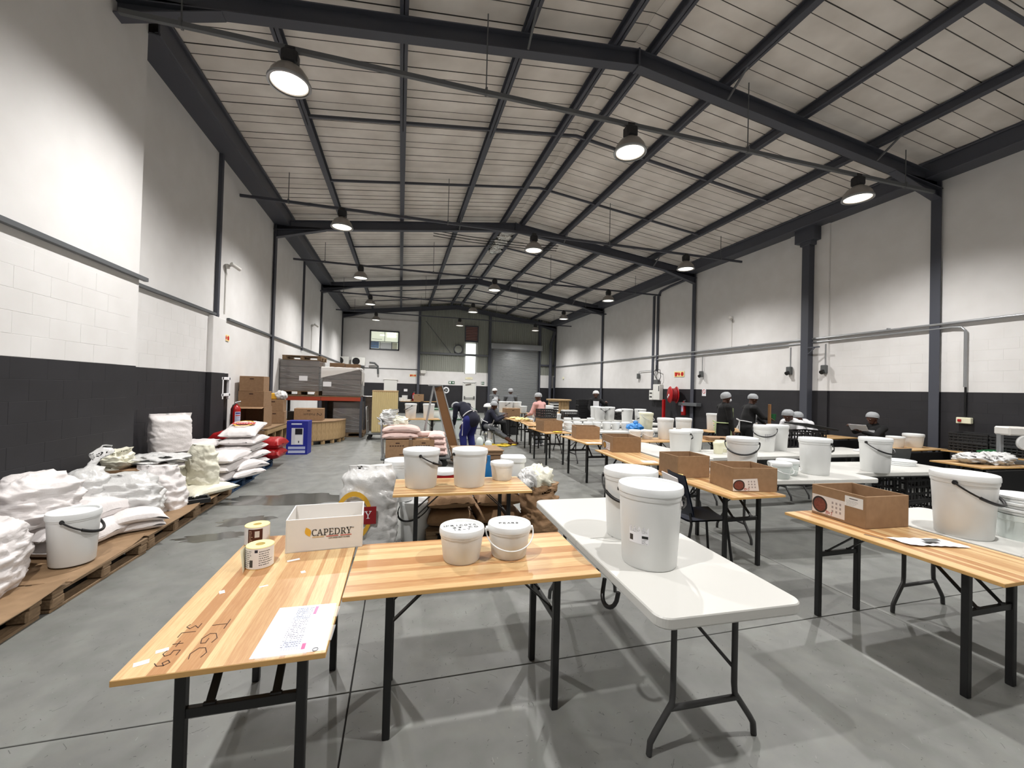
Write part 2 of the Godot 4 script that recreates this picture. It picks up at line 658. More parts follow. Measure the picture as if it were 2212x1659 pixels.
func blockwork(w: Node3D, x: float, sgn: float, z0: float, z1: float, y1: float, white: Material, black: Material, quota: int):
	# blocks of 390 x 190 mm with shallow joints; those next to the camera are pieces of their own
	var bm: Mesh
	var L := 0.4
	var H := 0.2
	var rest := {0: st(), 1: st()}
	var n := int((z0 - z1) / L) + 1
	var made := 0
	var bs := st()
	box(bs, Vector3.ZERO, Vector3(0.012, H - 0.0035, L - 0.0035), 0.001)
	bm = bs.commit()
	for i in n:
		var r := 0
		var y := 0.05
		while y + H <= y1 + 0.01:
			var z := z0 - L * (i + 0.5) - (L * 0.5 if r % 2 else 0.0)
			var dark := 1 if y + H * 0.5 < PAINT else 0
			var out := rng.randf_range(-0.0005, 0.0005)
			if z - L * 0.5 > z1:
				if made < quota and y > 0.6:
					var o := part_mesh("block", bm, black if dark else white, w)
					o.position = Vector3(x + sgn * (-0.0045 + out), y + H * 0.5, z)
					made += 1
				else:
					box(rest[dark], Vector3(x + sgn * (-0.0045 + out), y + H * 0.5, z), Vector3(0.012, H - 0.0035, L - 0.0035))
			y += H
			r += 1
	for k in 2:
		var o := part("blockwork", rest[k], black if k else white, w)
		o.set_meta("kind", "stuff")

func build_setting():
	# floor: cast slabs with sawn joints
	var fl := setting("floor")
	part("bed", boxed(Vector3(16.0, 0.2, 33.0), 0.0, Vector3(3.5, -0.108, -13.0)), M.joint, fl)
	var xs := [-4.155, -0.215, 3.722, 7.66, 11.6]
	var z := 3.5
	var zs := [1.55]
	zs[0] = 1.55
	var zl := [4.2, 1.55, -2.39, -6.33, -10.27, -14.21, -18.15, -22.09, -28.0]
	for i in 4:
		for k in zl.size() - 1:
			var w: float = xs[i + 1] - xs[i] - 0.008
			var d: float = zl[k] - zl[k + 1] - 0.008
			part("slab", boxed(Vector3(w, 0.06, d), 0.002, Vector3((xs[i] + xs[i + 1]) * 0.5, -0.03, (zl[k] + zl[k + 1]) * 0.5)), M.floor, fl)
	# walls
	var wl := setting("wall_left")
	part("shell", boxed(Vector3(0.3, 7.2, 31.5), 0.0, Vector3(WALL_L - 0.15, 3.4, -12.2)), M.white_wall, wl)
	part("dado", boxed(Vector3(0.02, PAINT, 16.5), 0.0, Vector3(WALL_L - 0.0098, PAINT * 0.5, -1.84)), M.black_wall, wl)
	var nz := FRONT - WALL_N_END
	part("thick_wall", boxed(Vector3(0.4, 7.0, nz), 0.0, Vector3(WALL_N - 0.2, 3.3, WALL_N_END + nz * 0.5)), M.white_wall, wl)
	part("thick_dado", boxed(Vector3(0.4, PAINT, nz), 0.0, Vector3(WALL_N - 0.1997, PAINT * 0.5, WALL_N_END + nz * 0.5 - 0.002)), M.black_wall, wl)
	blockwork(wl, WALL_N, 1.0, -2.2, WALL_N_END, 2.98, M.white_wall, M.black_wall, 150)
	blockwork(wl, WALL_L, 1.0, WALL_N_END, -10.0, 2.9, M.white_wall, M.black_wall, 140)
	part("pilaster", boxed(Vector3(0.12, 2.95, 0.6), 0.01, Vector3(WALL_L + 0.02, 1.475, -9.37)), M.white_wall, wl)
	part("pilaster_dado", boxed(Vector3(0.124, PAINT, 0.604), 0.0, Vector3(WALL_L + 0.02, PAINT * 0.5, -9.37)), M.black_wall, wl)
	var wr := setting("wall_right")
	part("shell", boxed(Vector3(0.3, 7.2, 31.5), 0.0, Vector3(WALL_R + 0.15, 3.4, -12.2)), M.white_wall, wr)
	part("dado", boxed(Vector3(0.02, PAINT, 31.0), 0.0, Vector3(WALL_R + 0.0098, PAINT * 0.5, -12.0)), M.black_wall, wr)
	blockwork(wr, WALL_R, -1.0, -4.0, BACK, 3.1, M.white_wall, M.black_wall, 290)
	part("pier", boxed(Vector3(0.1, 7.0, 1.1), 0.01, Vector3(WALL_R + 0.01, 3.4, -8.5)), M.white_wall, wr)
	part("pier_dado", boxed(Vector3(0.104, PAINT, 1.104), 0.0, Vector3(WALL_R + 0.01, PAINT * 0.5, -8.5)), M.black_wall, wr)
	var wf := setting("wall_front")
	part("shell", boxed(Vector3(15.0, 7.6, 0.3), 0.0, Vector3(3.5, 3.6, FRONT + 0.15)), M.white_wall, wf)
	build_back_wall()
	# roof sheets between laps, each a little bellied
	var ce := setting("ceiling")
	var pitch := 0.53
	var count := int((FRONT - BACK + 0.3) / pitch) + 1
	for side in [-1, 1]:
		var half := 7.3
		var rows := []
		var s := st()
		for i in 7:
			var t := float(i) / 6.0
			var row := []
			for j in 8:
				var u := float(j) / 7.0
				row.append(Vector3(side * half * u, -SLOPE * half * u - 0.022 * sin(t * PI), (t - 0.5) * (pitch - 0.014)))
			rows.append(row)
		grid(s, rows, Vector3(0, 9, 0))
		var mesh := s.commit()
		for i in count:
			var o := part_mesh("roof_sheet", mesh, M.roof_sheet, ce)
			o.position = Vector3(RIDGE_X, RIDGE_Y + 0.2 + rng.randf_range(-0.004, 0.004), FRONT - pitch * (i + 0.5))
			o.rotation.x = rng.randf_range(-0.012, 0.012)
		var b := st()
		for i in count + 1:
			var zz := FRONT - pitch * i
			bar(b, Vector3(RIDGE_X, RIDGE_Y + 0.212, zz), Vector3(RIDGE_X + side * half, RIDGE_Y + 0.212 - SLOPE * half, zz), 0.03, 0.012)
		for i in count:
			var zz := FRONT - pitch * (i + 0.34)
			bar(b, Vector3(RIDGE_X, RIDGE_Y + 0.186, zz), Vector3(RIDGE_X + side * half, RIDGE_Y + 0.186 - SLOPE * half, zz), 0.012, 0.02)
		part("lap", b, M.roof_lap, ce)
		var r := st()
		bar(r, Vector3(RIDGE_X, RIDGE_Y + 0.34, -12.0), Vector3(RIDGE_X + side * half, RIDGE_Y + 0.34 - SLOPE * half, -12.0), 31.5, 0.1)
		part("roof_deck", r, M.roof_lap, ce)

func build_back_wall():
	var wb := setting("wall_back")
	part("shell", boxed(Vector3(15.0, 7.6, 0.3), 0.0, Vector3(3.5, 3.6, BACK - 0.2)), M.white_wall, wb)
	# rendered brick panel with the office window
	part("office_panel", boxed(Vector3(4.72, 5.9, 0.2), 0.0, Vector3(-1.24, 2.95, BACK - 0.06)), M.white_wall, wb)
	part("office_dado", boxed(Vector3(4.74, PAINT, 0.2), 0.0, Vector3(-1.24, PAINT * 0.5, BACK - 0.05)), M.black_wall, wb)
	part("low_brickwork", boxed(Vector3(4.75, 2.72, 0.16), 0.0, Vector3(3.48, 1.36, BACK - 0.05)), M.white_wall, wb)
	part("low_dado", boxed(Vector3(4.75, PAINT - 0.03, 0.16), 0.0, Vector3(3.48, PAINT * 0.5 - 0.015, BACK - 0.04)), M.black_wall, wb)
	part("corner_brickwork", boxed(Vector3(1.2, 2.7, 0.16), 0.0, Vector3(10.05, 1.35, BACK - 0.05)), M.white_wall, wb)
	part("corner_dado", boxed(Vector3(1.2, PAINT - 0.04, 0.16), 0.0, Vector3(10.05, PAINT * 0.5 - 0.02, BACK - 0.04)), M.black_wall, wb)
	# ribbed cladding sheets, seven ribs each
	var spans := [[1.13, 2.72, 4.12], [5.0, 2.72, 5.85], [5.85, 4.6, 9.4], [9.4, 2.7, 10.62], [4.12, 5.84, 5.0], [4.12, 2.6, 5.0]]
	for sp in spans:
		var x: float = sp[0]
		while x < sp[2] - 0.05:
			var w: float = minf(0.7, sp[2] - x)
			var s := st()
			var prof := []
			var n := int(round(w / 0.14))
			for k in n:
				var a := x + w * k / n
				var q := w / n
				prof.append_array([Vector2(a, 0.0), Vector2(a + q * 0.42, 0.0), Vector2(a + q * 0.55, 0.035), Vector2(a + q * 0.87, 0.035)])
			prof.append(Vector2(x + w, 0.0))
			var top := 7.3 if sp[1] != 2.6 else 2.7
			for k in prof.size() - 1:
				var p: Vector2 = prof[k]
				var q: Vector2 = prof[k + 1]
				face(s, Vector3(p.x, sp[1], BACK - 0.03 + p.y), Vector3(q.x, sp[1], BACK - 0.03 + q.y), Vector3(q.x, top, BACK - 0.03 + q.y), Vector3(p.x, top, BACK - 0.03 + p.y), Vector3((p.x + q.x) * 0.5, 4, BACK - 1.0))
			part("cladding_sheet", s, M.corrugated, wb)
			x += w
	var g := st()
	box(g, Vector3(3.48, 3.89, BACK + 0.06), Vector3(4.7, 0.14, 0.1), 0.01)
	part("cladding_rail", g, M.steel_grey, wb)
	g = st()
	box(g, Vector3(9.98, 3.4, BACK + 0.06), Vector3(1.2, 0.12, 0.1), 0.01)
	part("cladding_rail", g, M.steel, wb)
	for x in [1.12, 5.83, 9.42]:
		g = st()
		box(g, Vector3(x, 3.4, BACK + 0.08), Vector3(0.16, 6.8, 0.16), 0.01)
		part("post", g, M.steel, wb)
	g = st()
	bar(g, Vector3(1.5, 6.0, BACK + 0.05), Vector3(3.2, 3.95, BACK + 0.05), 0.03, 0.03)
	part("brace_rod", g, M.steel, wb)
	# roller shutter
	var d := setting("door_1")
	var s := st()
	var n := 52
	for k in n:
		var y0 := 4.34 * k / n
		var y1 := 4.34 * (k + 1) / n
		var ym := (y0 + y1) * 0.5
		for q in [[y0, 0.0, ym - 0.01, 0.024], [ym - 0.01, 0.024, y1 - 0.008, 0.018], [y1 - 0.008, 0.018, y1, 0.0]]:
			face(s, Vector3(5.93, q[0], BACK + 0.02 + q[1]), Vector3(9.36, q[0], BACK + 0.02 + q[1]), Vector3(9.36, q[2], BACK + 0.02 + q[3]), Vector3(5.93, q[2], BACK + 0.02 + q[3]), Vector3(7.6, (q[0] + q[2]) * 0.5, BACK - 1.0))
	var cu := part("shutter_curtain", s, M.shutter, d)
	cu.set_meta("label", "grey steel slats of the roller shutter")
	part("shutter_box", boxed(Vector3(3.66, 0.38, 0.4), 0.02, Vector3(7.71, 4.58, BACK + 0.2)), M.galv, d)
	for x in [5.96, 9.36]:
		part("guide_rail", boxed(Vector3(0.1, 4.4, 0.12), 0.008, Vector3(x, 2.2, BACK + 0.1)), M.steel_grey, d)
	# steel fire door with its push bar
	var fd := setting("door_2")
	part("door_leaf", boxed(Vector3(0.78, 1.98, 0.06), 0.006, Vector3(4.5, 0.99, BACK + 0.06)), M.white_paint, fd)
	s = st()
	for q in [[4.08, 1.03, 0.06, 2.08], [4.92, 1.03, 0.06, 2.08], [4.5, 2.05, 0.9, 0.06]]:
		box(s, Vector3(q[0], q[1], BACK + 0.07), Vector3(q[2], q[3], 0.1), 0.006)
	part("door_frame", s, M.pail, fd)
	s = st()
	tube(s, [Vector3(4.16, 1.0, BACK + 0.15), Vector3(4.84, 1.0, BACK + 0.15)], 0.022)
	for x in [4.18, 4.82]:
		box(s, Vector3(x, 1.02, BACK + 0.12), Vector3(0.07, 0.2, 0.08), 0.01)
	part("push_bar", s, M.chair_grey, fd)
	s = st()
	bar(s, Vector3(4.22, 1.88, BACK + 0.12), Vector3(4.6, 1.94, BACK + 0.12), 0.04, 0.04)
	part("door_closer", s, M.ink_brown, fd)
	var wd := setting("door_3")
	part("door_leaf", boxed(Vector3(0.8, 2.04, 0.05), 0.006, Vector3(-0.6, 1.03, BACK + 0.07)), M.white_paint, wd)
	part("door_head", boxed(Vector3(0.9, 0.05, 0.08), 0.004, Vector3(-0.6, 2.08, BACK + 0.08)), M.conduit_white, wd)
	# louvred vent and the light strip under it
	var w1 := setting("window_1")
	s = st()
	for q in [[4.14, 5.33, 0.06, 1.06], [4.99, 5.33, 0.06, 1.06], [4.565, 5.84, 0.9, 0.06], [4.565, 4.82, 0.9, 0.1]]:
		box(s, Vector3(q[0], q[1], BACK + 0.05), Vector3(q[2], q[3], 0.1), 0.004)
	part("vent_frame", s, M.steel, w1)
	part("vent_back", boxed(Vector3(0.82, 1.0, 0.02), 0.0, Vector3(4.565, 5.33, BACK - 0.02)), M.black_plastic, w1)
	for k in 9:
		s = st()
		box(s, Vector3.ZERO, Vector3(0.8, 0.012, 0.1), 0.002, Basis(Vector3.RIGHT, 0.7))
		var o := part("vent_blade", s, M.cloth_pink, w1)
		o.position = Vector3(4.565, 4.93 + k * 0.105, BACK + 0.04)
	var w2 := setting("window_2")
	part("translucent_sheet", boxed(Vector3(0.7, 2.0, 0.02), 0.0, Vector3(4.53, 3.66, BACK + 0.02)), M.daylight, w2)
	s = st()
	for x in [4.16, 4.9]:
		box(s, Vector3(x, 3.72, BACK + 0.03), Vector3(0.05, 2.16, 0.06), 0.004)
	part("sheet_frame", s, M.corrugated, w2)
	var al := AreaLight3D.new()
	al.name = "daylight_from_light_strip"
	al.area_size = Vector2(0.7, 2.0)
	al.light_energy = 0.9
	al.light_color = Color(0.95, 1.0, 0.96)
	al.area_range = 30.0
	al.shadow_enabled = true
	al.position = Vector3(4.53, 3.66, BACK + 0.06)
	al.rotation.y = PI
	add_child(al)
	# office window high in the rendered panel
	var w3 := setting("window_3")
	s = st()
	for q in [[-1.9, 4.57, 0.08, 1.24], [-0.18, 4.57, 0.08, 1.24], [-1.04, 5.15, 1.8, 0.08], [-1.04, 3.99, 1.8, 0.08]]:
		box(s, Vector3(q[0], q[1], BACK + 0.06), Vector3(q[2], q[3], 0.08), 0.004)
	part("window_frame", s, M.steel, w3)
	part("office_ceiling", boxed(Vector3(1.7, 0.02, 0.001), 0.0, Vector3(-1.04, 5.08, BACK + 0.03)), M.office_glow, w3)
	part("office_interior", boxed(Vector3(1.7, 1.14, 0.01), 0.0, Vector3(-1.04, 4.57, BACK + 0.045)), M.office_glow, w3)
	for q in [[-1.62, 4.27, 0.5, 0.44, "blue_bag"], [-0.98, 4.24, 0.72, 0.4, "paper"], [-0.42, 4.24, 0.32, 0.42, "tub_cream"]]:
		part("office_shelf", boxed(Vector3(q[2], q[3], 0.01), 0.0, Vector3(q[0], q[1], BACK + 0.055)), M[q[4]], w3)
	s = st()
	for q in [[-1.32, 4.24, 0.05, 0.44], [-0.6, 4.24, 0.05, 0.44], [-1.04, 4.48, 1.7, 0.04], [-1.04, 4.8, 0.03, 0.6], [-1.5, 4.63, 0.6, 0.02]]:
		box(s, Vector3(q[0], q[1], BACK + 0.065), Vector3(q[2], q[3], 0.012))
	for k in 3:
		box(s, Vector3(-1.62, 4.14 + k * 0.12, BACK + 0.065), Vector3(0.5, 0.02, 0.012))
	part("glazing_bar", s, M.steel_grey, w3)
	for q in [[-0.62, 5.03, 0.55, 0.1], [-0.62, 4.85, 0.55, 0.12], [-1.18, 4.9, 0.3, 0.05]]:
		part("office_lamp", boxed(Vector3(q[2], q[3], 0.012), 0.004, Vector3(q[0], q[1], BACK + 0.06)), M.lamp_glow, w3)
	part("pane", boxed(Vector3(1.72, 1.16, 0.006), 0.0, Vector3(-1.04, 4.57, BACK + 0.08)), M.glass, w3)

func build_steel():
	var where := ["nearest the camera", "second from the camera", "third from the camera", "at the far end wall"]
	for k in 4:
		var zc: float = BAYS[k]
		var p := thing("portal_frame", "dark grey steel portal frame of columns and pitched rafters, %s" % where[k], "steel frame", Vector3(0, 0, 0), 0.0, "steel portal frames across the hall")
		for side in [-1, 1]:
			var wall := WALL_R if side > 0 else WALL_L
			var wx: float = wall - side * 0.02
			var top0 := Vector3(RIDGE_X, RIDGE_Y, zc)
			var top1 := Vector3(wall, roof_y(wall), zc)
			var s := st()
			bar(s, top0 - Vector3(0, 0.008, 0), top1 - Vector3(0, 0.008, 0), 0.16, 0.016)
			bar(s, top0 - Vector3(0, 0.262, 0), top1 - Vector3(0, 0.262, 0), 0.16, 0.016)
			bar(s, top0 - Vector3(0, 0.135, 0), top1 - Vector3(0, 0.135, 0), 0.014, 0.25)
			part("rafter", s, M.steel, p)
			# haunch under the rafter at the knee
			s = st()
			var a: Vector3 = Vector3(wall - side * 1.35, roof_y(wall - side * 1.35) - 0.27, zc)
			var b := Vector3(wall - side * 0.05, 5.82, zc)
			var c := Vector3(wall - side * 0.05, roof_y(wall) - 0.1, zc)
			for e in [-0.007, 0.007]:
				tri(s, a + Vector3(0, 0.05, e), b + Vector3(0, 0, e), c + Vector3(0, 0, e), Vector3(0, 0, signf(e)))
			bar(s, a, b, 0.16, 0.016)
			part("haunch", s, M.steel, p)
			s = st()
			var ch := roof_y(wall)
			box(s, Vector3(wall - side * 0.06, ch * 0.5, zc), Vector3(0.02, ch, 0.17), 0.002)
			box(s, Vector3(wall - side * 0.01, ch * 0.5, zc), Vector3(0.1, ch, 0.02), 0.002)
			if not (k == 0 and side < 0):
				var col := part("column", s, M.steel, p)
		var s2 := st()
		box(s2, Vector3(RIDGE_X, RIDGE_Y - 0.14, zc), Vector3(0.03, 0.3, 0.18), 0.003)
		part("ridge_plate", s2, M.steel, p)
		if k < 3:
			for x in [1.67, 5.23, 8.73]:
				s2 = st()
				bar(s2, Vector3(x, roof_y(x) - 0.25, zc + 0.08), Vector3(x, roof_y(x) + 0.05, zc + 0.55), 0.03, 0.03)
				part("fly_brace", s2, M.steel_grey, p)
	var pn := ["third left of the ridge", "second left of the ridge", "first left of the ridge", "just left of the ridge", "just right of the ridge", "first right of the ridge", "second right of the ridge", "third right of the ridge"]
	var px := [-1.8, -0.09, 1.67, 3.12, 3.78, 5.23, 6.95, 8.73]
	for k in 8:
		var s := st()
		var y := roof_y(px[k])
		box(s, Vector3(0, 0.085, 0), Vector3(0.016, 0.17, 30.2), 0.002)
		box(s, Vector3(0.0, 0.008, 0), Vector3(0.115, 0.016, 30.2), 0.002)
		box(s, Vector3(0.0, 0.162, 0), Vector3(0.115, 0.016, 30.2), 0.002)
		single("purlin", s, M.steel, "long dark steel purlin under the roof sheets, %s" % pn[k], "purlin", Vector3(px[k], y, -12.1), 0.0, "roof purlins")
	# sag bars in the thirds of each bay
	var n := 0
	var bn := ["over the near bay, closer to the camera", "over the near bay, farther from the camera", "over the second bay, closer to the camera", "over the second bay, farther from the camera", "over the third bay, closer to the camera", "over the third bay, farther from the camera", "over the bay at the camera"]
	for zz in [-8.1, -10.5, -15.3, -17.7, -22.4, -24.8, -3.35]:
		var s := st()
		for side in [-1, 1]:
			var e := -1.8 if side < 0 else 8.73
			bar(s, Vector3(RIDGE_X, RIDGE_Y + 0.03, zz), Vector3(e, roof_y(e) + 0.03, zz), 0.05, 0.05)
		single("sag_bar", s, M.steel, "thin steel bar crossing the roof between purlins, %s" % bn[n], "steel bar", Vector3.ZERO, 0.0, "sag bars between the purlins")
		n += 1
	for side in [-1, 1]:
		var wall := WALL_R if side > 0 else WALL_L
		var s := st()
		var w := 0.4
		var ln := 30.0 if side > 0 else 20.8
		var zc := -12.1 if side > 0 else -16.75
		box(s, Vector3(wall - side * w * 0.5, 6.2, zc), Vector3(w, 0.02, ln), 0.003)
		box(s, Vector3(wall - side * w, 6.36, zc), Vector3(0.02, 0.3, ln), 0.003)
		box(s, Vector3(wall - side * (w + 0.02), 6.5, zc), Vector3(0.07, 0.05, ln), 0.01)
		box(s, Vector3(wall - side * (w - 0.02), 6.21, zc), Vector3(0.07, 0.05, ln), 0.01)
		single("eave_gutter", s, M.steel, "dark steel box gutter along the top of the %s wall" % ("right" if side > 0 else "left"), "gutter")
	# posts on the walls
	for d in [[-9.32, "near the camera, ending above the pilaster"], [-16.6, "between the second and third frames"]]:
		single("wall_post", boxed(Vector3(0.07, 3.4, 0.09), 0.004, Vector3(WALL_L + 0.03, 4.6, d[0])), M.steel, "slim dark steel post on the left wall %s" % d[1], "post", Vector3.ZERO, 0.0, "slim posts on the left wall")
	var big := thing("wall_column", "thick dark grey box column with a flared head on the right wall", "column", Vector3(WALL_R - 0.12, 0, -8.45))
	part("shaft", boxed(Vector3(0.2, 5.9, 0.21), 0.006, Vector3(0, 2.95, 0)), M.steel, big)
	var hs := st()
	box(hs, Vector3(0, 6.15, 0), Vector3(0.34, 0.62, 0.55), 0.01)
	box(hs, Vector3(0, 5.8, 0), Vector3(0.24, 0.12, 0.32), 0.01)
	part("head", hs, M.steel, big)
	var br := st()
	bar(br, Vector3(-0.1, 2.98, 0.1), Vector3(-0.1, 2.98, 0.42), 0.03, 0.03)
	bar(br, Vector3(-0.1, 2.8, 0.1), Vector3(-0.1, 2.97, 0.3), 0.02, 0.02)
	part("bracket", br, M.steel, big)

func build_lamps():
	var rows := [-0.82, -5.62, -10.38, -15.1, -19.85, -24.5]
	var cols := [-1.44, 3.35, 8.15]
	var cn := ["left", "middle", "right"]
	var rn := ["over the camera", "nearest row in view", "second row", "third row", "fourth row", "farthest row"]
	var y := 5.41
	var proto := loose("highbay_lamp", "lamp")
	var s := st()
	lathe(s, [Vector2(0.215, 0.0), Vector2(0.24, 0.0), Vector2(0.245, 0.02), Vector2(0.235, 0.04), Vector2(0.215, 0.1), Vector2(0.165, 0.17), Vector2(0.1, 0.215), Vector2(0.085, 0.23), Vector2(0.0, 0.23)], 32)
	lathe(s, [Vector2(0.215, 0.0), Vector2(0.2, 0.09), Vector2(0.15, 0.16), Vector2(0.0, 0.2)], 32)
	part("reflector", s, M.lamp_bell, proto)
	s = st()
	lathe(s, [Vector2(0.0, -0.004), Vector2(0.21, 0.012), Vector2(0.0, 0.02)], 32)
	part("glowing_lens", s, M.lamp_glow, proto)
	s = st()
	lathe(s, [Vector2(0.226, -0.012), Vector2(0.25, -0.01), Vector2(0.252, 0.016), Vector2(0.226, 0.02)], 32)
	part("rim", s, M.galv, proto)
	s = st()
	box(s, Vector3(0, 0.32, 0), Vector3(0.19, 0.18, 0.17), 0.03)
	lathe(s, [Vector2(0.06, 0.215), Vector2(0.06, 0.24)], 16)
	part("ballast_housing", s, M.lamp_body, proto)
	s = st()
	box(s, Vector3(0, 0.43, 0), Vector3(0.12, 0.07, 0.075), 0.008)
	part("hanger", s, M.lamp_body, proto)
	for r in rows.size():
		for c in 3:
			var o := again(proto, "bell-shaped high-bay lamp, %s one in the %s" % [cn[c], rn[r]] if r > 0 else "bell-shaped high-bay lamp %s, %s one of three" % [rn[0], cn[c]], Vector3(cols[c], y, rows[r]), 0.0, "high-bay lamps")
			var l := SpotLight3D.new()
			l.name = "lamp_light"
			l.light_energy = 22.0
			l.light_color = Color(1.0, 0.99, 0.98)
			l.spot_range = 40.0
			l.spot_attenuation = 2.0
			l.spot_angle = 75.0
			l.spot_angle_attenuation = 0.88
			l.light_size = 0.06
			l.shadow_enabled = true
			l.position = Vector3(0, -0.03, 0)
			l.rotation.x = -PI / 2
			o.add_child(l)
		if r == 0:
			continue
		var t := thing("lamp_conduit", "thin dark conduit hung across the hall carrying the %s of lamps" % rn[r], "conduit", Vector3.ZERO, 0.0, "lamp conduits")
		var cy := y + 0.44
		s = st()
		bar(s, Vector3((-3.2 if r == 1 else WALL_L), cy, rows[r]), Vector3(WALL_R - 0.42 if r < 3 else WALL_R, cy, rows[r]), 0.05, 0.06)
		part("trunking", s, M.steel_grey if r == 1 else M.steel, t)
		for x in [-2.6, 1.05, 5.6, 9.4]:
			s = st()
			tube(s, [Vector3(x, cy + 0.02, rows[r]), Vector3(x, roof_y(x) + 0.12, rows[r])], 0.009, 6)
			box(s, Vector3(x, cy + 0.01, rows[r]), Vector3(0.03, 0.1, 0.075), 0.004)
			part("hanging_rod", s, M.steel_grey, t)
	proto.free()

# ---------------------------------------------------------------- things on the walls
func sign_plate(label: String, at: Vector3, turn: float, w: float, h: float, back: Material, category := "sign") -> Node3D:
	var o := thing("wall_sign", label, category, at, turn)
	part("plate", boxed(Vector3(w, h, 0.008), 0.002), back, o)
	return o

func flat(s: SurfaceTool, pts: Array, z: float):      # a thin flat figure from an outline in x, y
	var mid := Vector2.ZERO
	for p in pts:
		mid += p
	mid /= pts.size()
	for i in pts.size():
		var a: Vector2 = pts[i]
		var b: Vector2 = pts[(i + 1) % pts.size()]
		tri(s, Vector3(mid.x, mid.y, z), Vector3(a.x, a.y, z), Vector3(b.x, b.y, z), Vector3(0, 0, 1))

func disc(c: Vector2, r: float, n := 20) -> Array:
	var o := []
	for k in n:
		o.append(c + Vector2(cos(TAU * k / n), sin(TAU * k / n)) * r)
	return o

func fire_sign(label: String, at: Vector3, turn: float, w := 0.5):
	var o := sign_plate(label, at, turn, w, w * 0.36, M.label_core)
	var s := st()
	var h := w * 0.36
	flat(s, [Vector2(-0.42, -0.3) * w, Vector2(-0.24, -0.3) * w, Vector2(-0.2, 0.3) * h, Vector2(-0.44 * w, 0.36 * h)].map(func(p): return Vector2(p.x, clampf(p.y, -h * 0.4, h * 0.4))), 0.0055)
	flat(s, [Vector2(-0.12 * w, 0.0), Vector2(0, h * 0.4), Vector2(0.12 * w, 0), Vector2(0, -h * 0.4)], 0.0055)
	flat(s, disc(Vector2(0.31 * w, 0), h * 0.38), 0.0055)
	part("pictogram", s, M.ink_red, o)

func extinguisher(label: String, at: Vector3, turn := 0.0):
	var o := thing("fire_extinguisher", label, "extinguisher", at, turn)
	var s := st()
	lathe(s, [Vector2(0, 0), Vector2(0.08, 0.0), Vector2(0.09, 0.012), Vector2(0.09, 0.42), Vector2(0.07, 0.47), Vector2(0.03, 0.5), Vector2(0.03, 0.53), Vector2(0, 0.53)], 24)
	part("cylinder", s, M.red, o)
	s = st()
	bar(s, Vector3(-0.02, 0.545, 0), Vector3(0.1, 0.575, 0), 0.02, 0.02)
	bar(s, Vector3(-0.02, 0.53, 0), Vector3(0.09, 0.52, 0), 0.02, 0.012)
	part("valve", s, M.galv, o)
	s = st()
	tube(s, [Vector3(-0.02, 0.53, 0.02), Vector3(-0.09, 0.5, 0.05), Vector3(-0.11, 0.35, 0.05), Vector3(-0.1, 0.12, 0.05)], 0.012)
	part("hose", s, M.black_plastic, o)
	var im := picture(64, 96, Color(0.8, 0.82, 0.9))
	im.fill_rect(Rect2i(6, 6, 52, 16), Color(0.3, 0.3, 0.55))
	im.fill_rect(Rect2i(6, 30, 52, 10), Color(0.75, 0.2, 0.2))
	lines_of_print(im, Rect2i(6, 46, 52, 44), 5, 2, Color(0.25, 0.25, 0.45))
	s = st()
	for k in 6:
		var a := PI / 2 - 0.7 + 1.4 * k / 6.0
		var b := PI / 2 - 0.7 + 1.4 * (k + 1) / 6.0
		var r := 0.0912
		var P := [Vector3(cos(b) * r, 0.14, sin(b) * r), Vector3(cos(a) * r, 0.14, sin(a) * r), Vector3(cos(a) * r, 0.36, sin(a) * r), Vector3(cos(b) * r, 0.36, sin(b) * r)]
		var u := 1.0 - float(k) / 6.0
		var w := 1.0 - float(k + 1) / 6.0
		quad_n(s, P, [Vector3(cos(b), 0, sin(b)), Vector3(cos(a), 0, sin(a)), Vector3(cos(a), 0, sin(a)), Vector3(cos(b), 0, sin(b))], [Vector2(w, 1), Vector2(u, 1), Vector2(u, 0), Vector2(w, 0)])
	if not M.has("ext_label"):
		printed("ext_label", im)
	part("label", s, M.ext_label, o)

func camera_on_wall(label: String, at: Vector3, turn: float, drop: float):
	var o := thing("security_camera", label, "camera", at, turn, "")
	var s := st()
	box(s, Vector3(0, 0, 0.04), Vector3(0.09, 0.09, 0.06), 0.01)
	bar(s, Vector3(0, 0.01, 0.06), Vector3(0.0, 0.02, 0.14), 0.03, 0.03)
	part("mount", s, M.conduit_white, o)
	s = st()
	var d := Vector3(0.75, -0.25, 0.4).normalized()
	tube(s, [Vector3(0, 0.03, 0.15) - d * 0.06, Vector3(0, 0.03, 0.15) + d * 0.16], 0.04, 12)
	part("housing", s, M.conduit_white, o)
	s = st()
	tube(s, [Vector3(0, -0.04, 0.015), Vector3(0, -drop, 0.015)], 0.011)
	part("cable_pipe", s, M.conduit_white, o)

